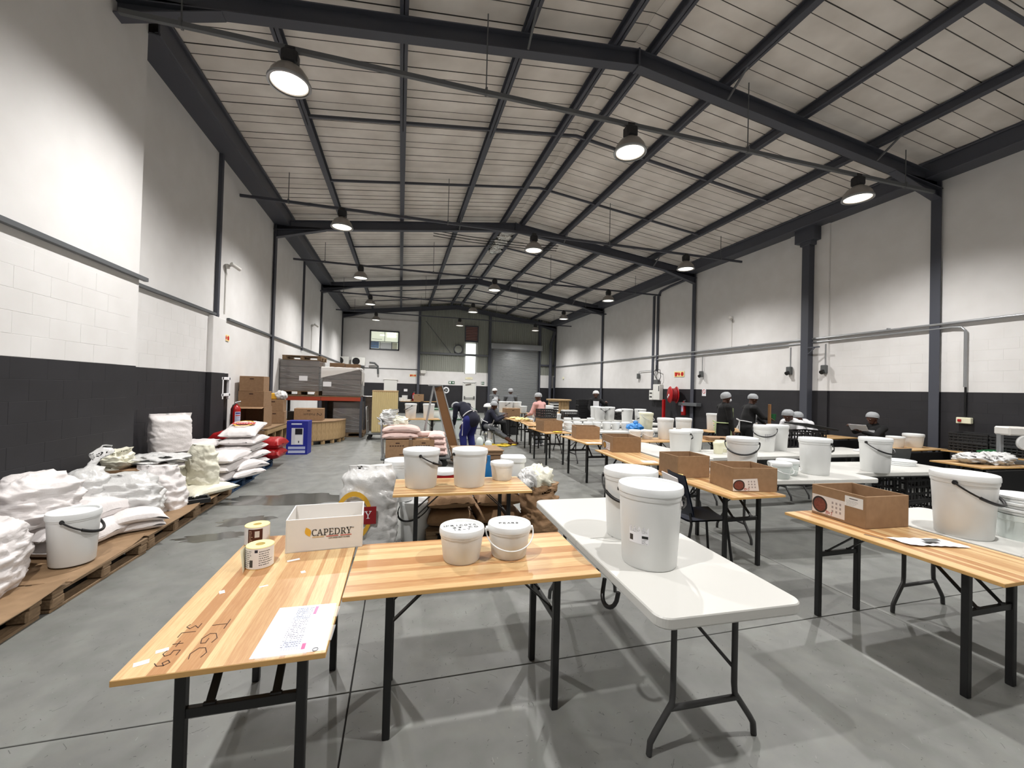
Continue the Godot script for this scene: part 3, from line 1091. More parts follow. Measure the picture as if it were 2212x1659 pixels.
func build_fixtures():
	# pipes on the walls
	var s := st()
	bar(s, Vector3(WALL_N + 0.03, 3.0, 0.5), Vector3(WALL_N + 0.03, 2.99, WALL_N_END - 0.1), 0.05, 0.05)
	single("wall_pipe", s, M.steel_grey, "grey pipe along the thick left wall nearest the camera", "pipe")
	s = st()
	bar(s, Vector3(WALL_L + 0.03, 2.99, WALL_N_END), Vector3(WALL_L + 0.03, 3.0, -9.4), 0.05, 0.05)
	single("wall_pipe", s, M.steel_grey, "grey pipe on the left wall between the thick wall and the pilaster", "pipe")
	s = st()
	bar(s, Vector3(WALL_L + 0.03, 3.0, -9.9), Vector3(WALL_L + 0.03, 3.0, -27.0), 0.05, 0.05)
	single("wall_pipe", s, M.steel_grey, "grey pipe on the far left wall running above the shrink-wrapped pallets", "pipe")
	s = st()
	tube(s, [Vector3(WALL_R - 0.06, 3.24, 0.0), Vector3(WALL_R - 0.06, 3.22, -8.0), Vector3(WALL_R - 0.06, 3.32, -27.1)], 0.028)
	for z in [-6.6, -10.4, -13.4, -17.0, -21.0]:
		box(s, Vector3(WALL_R - 0.045, 3.26, z), Vector3(0.09, 0.03, 0.03))
	single("wall_pipe", s, M.galv, "upper of the two long pipes along the right wall", "pipe")
	s = st()
	tube(s, [Vector3(WALL_R - 0.05, 1.95, -5.3), Vector3(WALL_R - 0.05, 3.05, -5.3), Vector3(WALL_R - 0.05, 3.12, -5.36), Vector3(WALL_R - 0.05, 3.14, -5.5), Vector3(WALL_R - 0.05, 3.1, -15.3)], 0.024)
	single("wall_pipe", s, M.galv, "lower pipe along the right wall with a bent end near the camera", "pipe")
	s = st()
	tube(s, [Vector3(WALL_R - 0.03, 1.95, -5.3), Vector3(WALL_R - 0.03, 1.38, -5.3)], 0.018)
	single("wall_pipe", s, M.black_plastic, "short black pipe down the dado to the small switch box", "pipe")
	# sockets hung from the pipes
	var sn := ["farther from the thick column, beside the second frame", "just beyond the thick column", "on the camera's side of the thick column"]
	var k := 0
	for z in [-12.45, -8.98, -8.0]:
		var o := thing("industrial_socket", "grey industrial socket hung from a pipe %s" % sn[k], "socket", Vector3(WALL_R - 0.09, 2.4, z), -PI / 2, "industrial sockets on the right wall")
		part("socket_box", boxed(Vector3(0.14, 0.22, 0.1), 0.015), M.chair_grey, o)
		s = st()
		lathe(s, [Vector2(0, 0), Vector2(0.05, 0), Vector2(0.055, 0.08), Vector2(0, 0.08)], 16, Vector3(0, -0.05, 0.03), Basis(Vector3.RIGHT, PI * 0.65))
		part("socket_cap", s, M.black_plastic, o)
		s = st()
		tube(s, [Vector3(0, 0.11, -0.04), Vector3(0, 0.66, -0.04)], 0.014)
		part("down_pipe", s, M.galv, o)
		k += 1
	var o2 := thing("industrial_socket", "grey industrial socket on a side arm left of the white electrical cabinet", "socket", Vector3(WALL_R - 0.09, 2.42, -16.5), -PI / 2)
	part("socket_box", boxed(Vector3(0.14, 0.24, 0.1), 0.015), M.chair_grey, o2)
	s = st()
	tube(s, [Vector3(0, 0.1, -0.03), Vector3(0, 0.2, -0.03), Vector3(-0.1, 0.22, -0.03), Vector3(-0.95, 0.24, -0.03)].map(func(p): return Vector3(-p.x, p.y, p.z)), 0.012)
	part("side_pipe", s, M.galv, o2)
	var sw := thing("switch_box", "small white isolator box with a red switch on the right black dado", "switch", Vector3(WALL_R - 0.05, 1.3, -5.3), -PI / 2)
	part("box", boxed(Vector3(0.22, 0.12, 0.08), 0.01), M.tub_cream, sw)
	part("switch", boxed(Vector3(0.05, 0.05, 0.03), 0.006, Vector3(-0.05, 0, 0.05)), M.red, sw)
	# distribution cabinet with its risers
	var c := thing("electrical_cabinet", "white electrical cabinet with cables looping in on the right wall", "cabinet", Vector3(WALL_R - 0.1, 1.36, -15.05), -PI / 2)
	part("cabinet_body", boxed(Vector3(0.46, 0.66, 0.18), 0.012, Vector3(0.06, 0.35, 0)), M.white_paint, c)
	var dd := part("breaker_panel", boxed(Vector3(0.26, 0.42, 0.14), 0.01, Vector3(-0.34, 0.22, 0)), M.white_paint, c)
	for q in [0.14, 0.3]:
		part("breaker_window", boxed(Vector3(0.17, 0.05, 0.012), 0.003, Vector3(-0.34, q, 0.072)), M.black_plastic, dd)
	part("warning_labels", boxed(Vector3(0.06, 0.22, 0.006), 0.0, Vector3(0.24, 0.5, 0.092)), M.chair_grey, c)
	part("junction_box", boxed(Vector3(0.3, 0.2, 0.12), 0.01, Vector3(-0.04, 0.78, 0)), M.chair_grey, c)
	s = st()
	tube(s, [Vector3(0.15, 0.8, 0.02), Vector3(0.3, 1.0, 0.05), Vector3(0.24, 1.28, 0.05), Vector3(-0.05, 1.34, 0.03), Vector3(-0.24, 1.2, 0.02), Vector3(-0.05, 0.95, 0.04), Vector3(0.05, 0.86, 0.04)], 0.014)
	tube(s, [Vector3(-0.04, 0.88, 0), Vector3(-0.12, 1.2, 0), Vector3(-0.1, 1.5, 0)], 0.014)
	part("cable_loop", s, M.cable, c)
	s = st()
	box(s, Vector3(0, 0, 0), Vector3(0.04, 4.05, 0.13), 0.004)
	single("cable_riser", s, M.steel, "left dark cable riser above the electrical cabinet", "cable tray", Vector3(WALL_R - 0.03, 3.88, -15.5), 0.0)
	s = st()
	tube(s, [Vector3(WALL_R - 0.05, 2.6, -15.18), Vector3(WALL_R - 0.05, 5.82, -15.18), Vector3(WALL_R - 0.05, 6.0, -15.0), Vector3(WALL_R - 0.05, 6.06, -14.4), Vector3(WALL_R - 0.05, 6.1, -13.0)], 0.05)
	single("cable_riser", s, M.steel, "right dark cable riser bending along under the gutter", "pipe")
	# fire hose reel and what hangs by it
	var r := thing("hose_reel", "red fire hose reel on the right black dado", "hose reel", Vector3(WALL_R - 0.3, 1.62, -13.75), -PI / 2 - 0.35)
	var turn_b := Basis(Vector3.RIGHT, PI / 2)
	s = st()
	lathe(s, [Vector2(0, -0.02), Vector2(0.3, -0.02), Vector2(0.33, 0.0), Vector2(0.3, 0.03), Vector2(0.1, 0.045), Vector2(0, 0.045)], 36, Vector3(0, 0, 0.1), turn_b)
	part("front_disc", s, M.red, r)
	s = st()
	lathe(s, [Vector2(0, -0.02), Vector2(0.31, -0.02), Vector2(0.33, 0.0), Vector2(0.31, 0.02), Vector2(0, 0.02)], 36, Vector3(0, 0, -0.14), turn_b)
	part("rear_disc", s, M.red, r)
	s = st()
	for q in 6:
		var ring := []
		for a in 25:
			ring.append(Vector3(cos(TAU * a / 24) * 0.24, sin(TAU * a / 24) * 0.24, -0.1 + q * 0.032))
		tube(s, ring, 0.018, 6)
	part("hose", s, M.ink_maroon, r)
	s = st()
	lathe(s, [Vector2(0, 0), Vector2(0.05, 0), Vector2(0.05, 0.012), Vector2(0, 0.012)], 16, Vector3(0.03, -0.02, 0.155), turn_b)
	lathe(s, [Vector2(0, 0), Vector2(0.045, 0), Vector2(0.045, 0.012), Vector2(0, 0.012)], 16, Vector3(-0.09, -0.09, 0.15), turn_b)
	part("hub_label", s, M.paper, r)
	extinguisher("red fire extinguisher under the hose reel on the right wall", Vector3(WALL_R - 0.14, 0.85, -13.3), -PI / 2)
	s = st()
	box(s, Vector3(0, 0, 0), Vector3(0.22, 0.12, 1.0), 0.006)
	single("wall_shelf", s, M.steel_grey, "small grey steel ledge on the right wall beside the hose reel", "shelf", Vector3(WALL_R - 0.12, 1.28, -13.0))
	single("red_stand", boxed(Vector3(0.1, 1.42, 0.1), 0.01), M.red, "narrow red upright standing left below the hose reel", "post", Vector3(WALL_R - 0.3, 0.71, -14.3))
	fire_sign("cream fire equipment sign with red symbols above the hose reel", Vector3(WALL_R - 0.016, 2.44, -13.76), -PI / 2, 0.6)
	fire_sign("cream fire equipment sign with red symbols on the left pilaster", Vector3(WALL_L + 0.016, 2.6, -9.85), PI / 2, 0.36)
	fire_sign("cream fire equipment sign on the far wall beside the black edge", Vector3(0.78, 2.39, BACK + 0.055), 0.0, 0.42)
	var ns := sign_plate("small white no smoking sign on the top of the right dado", Vector3(WALL_R - 0.012, 1.74, -12.38), -PI / 2, 0.2, 0.26, M.paper)
	s = st()
	for a in 20:
		var p := TAU * a / 20
		var q := TAU * (a + 1) / 20
		face(s, Vector3(cos(p) * 0.06, 0.03 + sin(p) * 0.06, 0.0055), Vector3(cos(q) * 0.06, 0.03 + sin(q) * 0.06, 0.0055), Vector3(cos(q) * 0.08, 0.03 + sin(q) * 0.08, 0.0055), Vector3(cos(p) * 0.08, 0.03 + sin(p) * 0.08, 0.0055), Vector3(0, 0, -1))
	bar(s, Vector3(-0.045, 0.075, 0.006), Vector3(0.045, -0.015, 0.006), 0.002, 0.014)
	part("prohibition_ring", s, M.ink_red, ns)
	for q in [[3.3, 2.0, 0.4, "green exit sign with an arrow left of the fire door"], [5.42, 2.02, 0.2, "small green exit sign right of the fire door"]]:
		var e := sign_plate(q[3], Vector3(q[0], q[1], BACK + 0.045), 0.0, q[2], 0.18, M.green)
		s = st()
		flat(s, [Vector2(q[2] * 0.1, -0.03), Vector2(q[2] * 0.25, -0.03), Vector2(q[2] * 0.25, -0.07), Vector2(q[2] * 0.44, 0.0), Vector2(q[2] * 0.25, 0.07), Vector2(q[2] * 0.25, 0.03), Vector2(q[2] * 0.1, 0.03)], 0.006)
		flat(s, [Vector2(-q[2] * 0.4, -0.06), Vector2(-q[2] * 0.1, -0.06), Vector2(-q[2] * 0.1, 0.06), Vector2(-q[2] * 0.4, 0.06)], 0.006)
		part("arrow", s, M.paper, e)
	var xs := sign_plate("pale yellow EXIT sign above the fire door", Vector3(4.46, 2.32, BACK + 0.045), 0.0, 0.5, 0.16, M.tub_cream)
	words("EXIT", 0.1, M.ink_gold, xs, Transform3D(Basis.IDENTITY, Vector3(0, 0, 0.005)))
	sign_plate("white notice on the far black dado left of the red extinguisher", Vector3(0.35, 1.42, BACK + 0.07), 0.0, 0.22, 0.16, M.paper)
	extinguisher("red fire extinguisher on the far wall dado above the back bench", Vector3(0.86, 0.75, BACK + 0.18))
	var ring := thing("wall_fan", "round white fan standing before the far black dado", "fan", Vector3(2.9, 0.74, BACK + 0.5))
	s = st()
	lathe(s, [Vector2(0.13, -0.03), Vector2(0.2, -0.03), Vector2(0.21, 0.0), Vector2(0.2, 0.03), Vector2(0.13, 0.03), Vector2(0.13, -0.03)], 28, Vector3(0, 0.75, 0), turn_b)
	part("ring", s, M.paper, ring)
	s = st()
	lathe(s, [Vector2(0, -0.03), Vector2(0.06, -0.03), Vector2(0.06, 0.03), Vector2(0, 0.03)], 16, Vector3(0, 0.75, 0), turn_b)
	for a in 3:
		bar(s, Vector3(0, 0.75, 0), Vector3(cos(a * 2.1) * 0.15, 0.75 + sin(a * 2.1) * 0.15, 0), 0.01, 0.05)
	part("blades", s, M.galv, ring)
	s = st()
	tube(s, [Vector3(0, 0.55, 0), Vector3(-0.12, 0.0, 0)], 0.02)
	box(s, Vector3(-0.12, 0.012, 0), Vector3(0.3, 0.024, 0.2), 0.008)
	part("stand", s, M.chair_grey, ring)
	camera_on_wall("white security camera high on the left wall before the second frame", Vector3(WALL_L, 4.08, -9.75), PI / 2, 1.0)
	camera_on_wall("white security camera high on the left wall between second and third frames", Vector3(WALL_L, 4.07, -18.3), PI / 2, 1.0)
	camera_on_wall("small white security camera on the right wall above the pipes", Vector3(WALL_R, 4.24, -11.15), -PI / 2, 1.0)
	single("wall_box", boxed(Vector3(0.05, 0.16, 0.2), 0.01), M.tub_cream, "small cream box on the right wall near the far corner", "box", Vector3(WALL_R - 0.03, 2.5, -25.6))
	single("alarm_box", boxed(Vector3(0.34, 0.22, 0.12), 0.02), M.conduit_white, "white emergency light box below the ribbed cladding at the black post", "light box", Vector3(1.42, 2.64, BACK + 0.12))
	var cl := thing("wall_clock", "round grey wall clock on the ribbed cladding left of the light strip", "clock", Vector3(3.68, 4.24, BACK + 0.08))
	s = st()
	lathe(s, [Vector2(0, 0), Vector2(0.3, 0), Vector2(0.3, 0.05), Vector2(0.26, 0.06), Vector2(0.255, 0.04), Vector2(0, 0.04)], 32, Vector3.ZERO, turn_b)
	part("case", s, M.steel, cl)
	s = st()
	lathe(s, [Vector2(0, 0.042), Vector2(0.25, 0.042), Vector2(0.25, 0.046), Vector2(0, 0.046)], 32, Vector3.ZERO, turn_b)
	part("dial", s, M.corrugated, cl)
	s = st()
	tube(s, [Vector3(10.2, 0.0, BACK + 0.28), Vector3(10.2, 4.9, BACK + 0.28), Vector3(10.3, 5.25, BACK + 0.28), Vector3(10.5, 5.8, BACK + 0.3)], 0.11, 12)
	single("rain_pipe", s, M.steel, "thick dark rainwater pipe in the far right corner", "pipe")
	s = st()
	tube(s, [Vector3(10.5, 0.0, BACK + 0.25), Vector3(10.5, 2.6, BACK + 0.25)], 0.04, 8)
	single("corner_pipe", s, M.steel, "thin dark pipe right of the rainwater pipe at the far corner", "pipe")
	s = st()
	tube(s, [Vector3(-3.2, 2.78, BACK + 0.06), Vector3(1.08, 2.78, BACK + 0.06)], 0.025)
	single("wall_pipe", s, M.chair_grey, "grey pipe across the far white panel below the window", "pipe")
	for q in [[-3.15, "left"], [-2.2, "right"]]:
		var ac := thing("aircon_condenser", "white air conditioner condenser on the far wall, %s of the pair" % q[1], "air conditioner", Vector3(q[0] - 0.35, 3.02, BACK + 0.35), 0.0, "air conditioner condensers")
		part("casing", boxed(Vector3(0.8, 0.52, 0.3), 0.015, Vector3(0, 0.12, 0)), M.white_paint, ac)
		s = st()
		lathe(s, [Vector2(0, 0), Vector2(0.22, 0), Vector2(0.22, 0.015), Vector2(0, 0.015)], 24, Vector3(-0.12, 0.12, 0.15), turn_b)
		part("fan_grille", s, M.black_plastic, ac)
		part("bracket", boxed(Vector3(0.7, 0.03, 0.4), 0.004, Vector3(0, -0.155, -0.02)), M.steel, ac)
	s = st()
	tube(s, [Vector3(-1.9, 3.1, BACK + 0.3), Vector3(-1.6, 3.08, BACK + 0.25), Vector3(-1.4, 2.9, BACK + 0.2), Vector3(-1.38, 2.4, BACK + 0.16)], 0.06)
	single("refrigerant_pipe", s, M.chair_grey, "thick lagged pipe bending down beside the condensers", "pipe")
	# left wall: frame, extinguisher
	var wf := thing("bracket_frame", "white wooden bracket frame fixed to the left black dado", "bracket", Vector3(WALL_L + 0.06, 1.34, -9.78), PI / 2)
	for x in [-0.17, 0.17]:
		part("upright", boxed(Vector3(0.06, 0.46, 0.05), 0.006, Vector3(x, 0.2, 0)), M.paper, wf)
	for y in [0.06, 0.4]:
		part("cross_bar", boxed(Vector3(0.46, 0.06, 0.05), 0.006, Vector3(0, y, 0.0)), M.paper, wf)
	extinguisher("red fire extinguisher by the left wall before the wooden bench", Vector3(WALL_L + 0.2, 0.68, -9.98), 0.9)

# ---------------------------------------------------------------- tables, pails and boxes
func trestle_proto(kind: int) -> Node3D:
	var key := "trestle%d" % kind
	if protos.has(key):
		return protos[key]
	var o := loose("trestle_table", "table")
	var L := 1.25
	var W := 0.62
	var s := st()
	var y := TOP
	# laminate top (uv along the strips), edge band round it
	var uvq := func(ya: float, n: Vector3):
		face_uv(s, Vector3(-L / 2 + 0.001, ya, W / 2 - 0.001), Vector3(-L / 2 + 0.001, ya, -W / 2 + 0.001), Vector3(L / 2 - 0.001, ya, -W / 2 + 0.001), Vector3(L / 2 - 0.001, ya, W / 2 - 0.001), n)
	uvq.call(y, Vector3.UP)
	var top := part("tabletop", s, M["oak_%d" % kind], o)
	s = st()
	box(s, Vector3(0, y - 0.0105, 0), Vector3(L, 0.02, W), 0.0015)
	part("edge_band", s, M.oak_edge, top)
	for e in [-1, 1]:
		var x: float = e * (L / 2 - 0.2)
		for f in [-1, 1]:
			var z: float = f * (W / 2 - 0.11)
			s = st()
			bar(s, Vector3(x, 0.0, z), Vector3(x, y - 0.03, z), 0.036, 0.036, Vector3.FORWARD, 0.004)
			part("leg", s, M.table_leg, o)
			s = st()
			bar(s, Vector3(x, 0.49, z * 0.55), Vector3(x - e * 0.24, y - 0.03, z * 0.55), 0.03, 0.008)
			tube(s, [Vector3(x, 0.49, z * 0.55 - 0.02), Vector3(x, 0.49, z * 0.55 + 0.02)], 0.008, 6)
			part("folding_stay", s, M.table_leg, o)
		s = st()
		bar(s, Vector3(x, 0.47, -W / 2 + 0.12), Vector3(x, 0.47, W / 2 - 0.12), 0.022, 0.036)
		part("crossbar", s, M.table_leg, o)
		s = st()
		box(s, Vector3(x, y - 0.03, 0), Vector3(0.05, 0.02, W - 0.16), 0.003)
		part("leg_bracket", s, M.table_leg, o)
	protos[key] = o
	return o

func folding_proto() -> Node3D:
	if protos.has("folding"):
		return protos.folding
	var o := loose("folding_table", "table")
	var L := 1.83
	var W := 0.75
	for e in [-1, 1]:
		var s := st()
		var out := []
		for p in round_rect(W, L, 0.065, 8):
			if p.y * e > 0.001:
				out.append(p)
		if e > 0:
			out = [Vector2(W / 2, 0.0015)] + out + [Vector2(-W / 2, 0.0015)]
		else:
			out = [Vector2(-W / 2, -0.0015)] + out + [Vector2(W / 2, -0.0015)]
		slab_shape(s, out, TOP - 0.05, TOP, 0.006)
		part("tabletop", s, M.table_white, o)
		var z0: float = e * 0.72
		for f in [-1, 1]:
			s = st()
			tube(s, [Vector3(f * 0.17, TOP - 0.04, z0), Vector3(f * 0.17, 0.27, z0), Vector3(f * 0.175, 0.22, z0), Vector3(f * 0.26, 0.1, z0), Vector3(f * 0.285, 0.06, z0), Vector3(f * 0.29, 0.004, z0)], 0.0145, 10)
			part("leg", s, M.grey_leg, o)
		s = st()
		tube(s, [Vector3(-0.19, 0.2, z0), Vector3(0.19, 0.2, z0)], 0.0145, 10)
		part("crossbar", s, M.grey_leg, o)
		s = st()
		tube(s, [Vector3(0.17, 0.34, z0), Vector3(0.05, 0.5, z0 - e * 0.14), Vector3(-0.05, TOP - 0.06, z0 - e * 0.3)], 0.009, 8)
		tube(s, [Vector3(-0.3, TOP - 0.06, z0 - e * 0.03), Vector3(0.3, TOP - 0.06, z0 - e * 0.03)], 0.01, 8)
		part("brace", s, M.grey_leg, o)
	for f in [-1, 1]:
		var s := st()
		box(s, Vector3(f * (W / 2 - 0.06), TOP - 0.06, 0), Vector3(0.03, 0.03, 1.5), 0.004)
		part("side_rail", s, M.grey_leg, o)
	protos.folding = o
	return o

func build_tables():
	var g := "wood-look trestle tables"
	# label, x, z, turn (degrees), laminate
	var T := [
		["oak-look trestle table with black handwriting and a taped price list, nearest the camera", -0.535, -2.18, 90, 0],
		["oak-look trestle table carrying two small lidded tubs in the foreground", 0.41, -2.235, -1, 1],
		["oak-look trestle table with two white pails and a tub, before the brown paper sacks", 0.6, -3.94, -2, 2],
		["oak-look trestle table at right front with the printed open carton on it", 3.35, -1.985, 90, 0],
		["oak-look trestle table carrying two open cartons and a tape reel, behind the large foreground pails", 3.26, -3.68, 90, 1],
		["oak-look trestle table with the yellow-printed carton and white paper at its end", 3.31, -5.33, 85, 2],
		["oak-look trestle table carrying one plain brown carton, third in the aisle row", 3.54, -7.26, 90, 0],
		["oak-look trestle table with a cut-down carton and yellow scrap at its edge", 3.39, -9.0, 90, 1],
		["oak-look trestle table under the black crate stacked on a carton", 3.62, -10.68, 83, 2],
		["oak-look trestle table by the seated woman, covered with peelings", 3.62, -12.2, 90, 0],
		["oak-look trestle table with two small pinkish tubs, behind the row of cartons", 4.85, -7.15, 2, 1],
		["oak-look trestle table under the single tall pail at mid right, left of the two workers", 6.12, -7.15, 2, 2],
		["oak-look trestle table beside the standing worker in the face mask", 8.1, -8.82, 0, 0],
		["oak-look trestle table by the right wall with stacked lids, past the second standing worker", 9.4, -9.2, 0, 1],
		["oak-look trestle table carrying two lidded tubs by the right wall", 9.62, -5.66, 3, 0],
		["oak-look trestle table under the low black crates at the right wall", 10.26, -4.7, 90, 1],
		["oak-look trestle table with the heap of clear plastic at right", 8.62, -4.08, -3, 2],
		["oak-look trestle table near the right wall behind the sitting reader", 9.9, -7.4, 6, 0],
		["oak-look trestle table with two white pails beyond the trolley of sacks", 0.52, -12.3, 0, 1],
		["oak-look trestle table far back under three white pails", 4.4, -15.75, 0, 2],
		["oak-look trestle table with bottles along the far wall, left one", 0.65, -26.6, 0, 0],
		["oak-look trestle table along the far wall with brown cartons", 2.1, -26.6, 0, 1],
	]
	for t in T:
		again(trestle_proto(t[4]), t[0], Vector3(t[1], 0, t[2]), deg_to_rad(t[3]), g)
	for k in 3:
		protos["trestle%d" % k].free()
	g = "white plastic folding tables"
	var F := [
		["white plastic folding table in the foreground carrying two tall pails", 1.475, -2.37, -2],
		["white plastic folding table at the right edge under the big handled pail", 4.08, -1.59, 0],
		["white plastic folding table carrying the labelled pail and two clear tubs", 4.6, -3.93, 84.5],
		["white plastic folding table with stacked round lids at its far end", 6.44, -4.1, 85.5],
		["white plastic folding table dusted yellow under the wide-handled pair of pails", 5.39, -5.42, 90],
		["white plastic folding table continuing right of the yellow-dusted one", 7.25, -5.46, 90],
		["white plastic folding table under the two overlapping pails behind the cartons", 4.09, -5.86, 0],
		["white plastic folding table with the front row of small white tubs", 4.7, -8.93, 90],
		["white plastic folding table behind the row of small tubs", 4.9, -10.38, 90],
		["white plastic folding table under the pail with a slanting black handle", 6.55, -9.2, 90],
		["white plastic folding table under the twin pails near the red hose reel", 6.85, -10.9, 90],
		["white plastic folding table with twin pails whose handles meet in a V", 6.77, -12.25, 90],
		["white plastic folding table under the farthest rows of small tubs", 4.9, -12.4, 90],
	]
	var fp := folding_proto()
	for k in F.size():
		var t: Array = F[k]
		var o := again(fp, t[0], Vector3(t[1], 0, t[2]), deg_to_rad(t[3]), g)
		if k == 0:
			var s := st()
			var pts := []
			for i in 13:
				var a := PI * i / 12
				pts.append(Vector3(-0.385 - 0.03 * sin(a), TOP - 0.05 - 0.1 * pow(maxf(sin(a), 0.0), 0.6), 0.5 + cos(a) * -0.075))
			tube(s, pts, 0.011, 8)
			part("carry_handle", s, M.black_plastic, o, "black carry handle")
	fp.free()

func pail_proto(kind: String, handle: String) -> Node3D:
	var key := kind + handle
	if protos.has(key):
		return protos[key]
	var D = {"tall": [0.175, 0.437], "mid": [0.174, 0.353], "tub": [0.124, 0.183], "mini": [0.108, 0.19], "cream": [0.105, 0.185], "clear": [0.124, 0.181], "slim": [0.165, 0.43]}[kind]
	var R: float = D[0]
	var H: float = D[1]
	var tall := H > 0.3
	var o := loose("pail" if tall else "tub", "pail" if tall else "tub")
	var body: Material = M.pail
	if kind == "cream":
		body = M.tub_cream
	elif kind == "clear":
		body = M.tub_clear
	var rb := R * (0.83 if tall else 0.8)
	var rt := R * 0.955
	var cy := H * (0.84 if tall else 0.74)       # underside of the collar
	var s := st()
	var rc := lerpf(rb, rt, 0.9)
	lathe(s, [Vector2(0, 0.004), Vector2(rb - 0.012, 0.004), Vector2(rb - 0.006, 0.0), Vector2(rb, 0.008), Vector2(rc, cy), Vector2(rt + 0.001, cy + 0.001), Vector2(rt + 0.003, cy + 0.01), Vector2(rt + 0.004, H - 0.03), Vector2(rt - 0.01, H - 0.02), Vector2(0, H - 0.02)], 40)
	part("body", s, body, o)
	s = st()
	var ly := H - (0.042 if tall else 0.034)
	lathe(s, [Vector2(rt + 0.002, ly - 0.002), Vector2(R - 0.001, ly), Vector2(R, ly + 0.006), Vector2(R - 0.001, H - 0.012), Vector2(R - 0.004, H - 0.003), Vector2(R - 0.012, H), Vector2(R - 0.02, H - 0.003), Vector2(R - 0.024, H - 0.014), Vector2(R * 0.55, H - 0.0135), Vector2(R * 0.53, H - 0.0115), Vector2(0, H - 0.0115)], 40)
	part("lid", s, M.pail_lid if kind != "cream" else M.tub_cream, o)
	if handle != "bare":
		for e in [-1, 1]:
			s = st()
			lathe(s, [Vector2(0, 0), Vector2(0.016, 0), Vector2(0.014, 0.014), Vector2(0, 0.014)], 10, Vector3(e * (rt + 0.002), cy + 0.012, 0), Basis(Vector3.FORWARD, e * PI / 2))
			part("handle_ear", s, M.black_plastic if handle == "black" else M.pail, o)
		s = st()
		var pts := []
		var drop := H * (0.3 if tall else 0.45)
		for i in 25:
			var a := PI * i / 24
			var rr := rt + 0.016 + 0.004 * sin(a)
			pts.append(Vector3(cos(a) * rr, cy + 0.014 - drop * pow(sin(a), 0.9), sin(a) * rr))
		tube(s, pts, 0.0042 if handle == "white" or not tall else 0.0062, 6)
		var b := part("bail", s, M.black_plastic if handle == "black" else M.pail, o)
		if handle == "black" and tall:
			s = st()
			tube(s, pts.slice(5, 20), 0.0105, 8)
			part("grip", s, M.black_plastic, b)
	protos[key] = o
	return o

func pail(kind: String, handle: String, x: float, z: float, y: float, turn: float, label: String, group := "") -> Node3D:
	return again(pail_proto(kind, handle), label, Vector3(x, y, z), deg_to_rad(turn), group)

func wrap_label(parent: Node3D, mat: Material, r0: float, r1: float, y0: float, y1: float, a0: float, a1: float, called := "label"):
	var s := st()
	for k in 24:
		var a := deg_to_rad(lerpf(a0, a1, k / 24.0))
		var b := deg_to_rad(lerpf(a0, a1, (k + 1) / 24.0))
		var na := Vector3(sin(a), 0, cos(a))
		var nb := Vector3(sin(b), 0, cos(b))
		quad_n(s, [na * r0 + Vector3(0, y0, 0), nb * r0 + Vector3(0, y0, 0), nb * r1 + Vector3(0, y1, 0), na * r1 + Vector3(0, y1, 0)], [na, nb, nb, na], [Vector2(k / 24.0, 1), Vector2((k + 1) / 24.0, 1), Vector2((k + 1) / 24.0, 0), Vector2(k / 24.0, 0)])
	part(called, s, mat, parent)

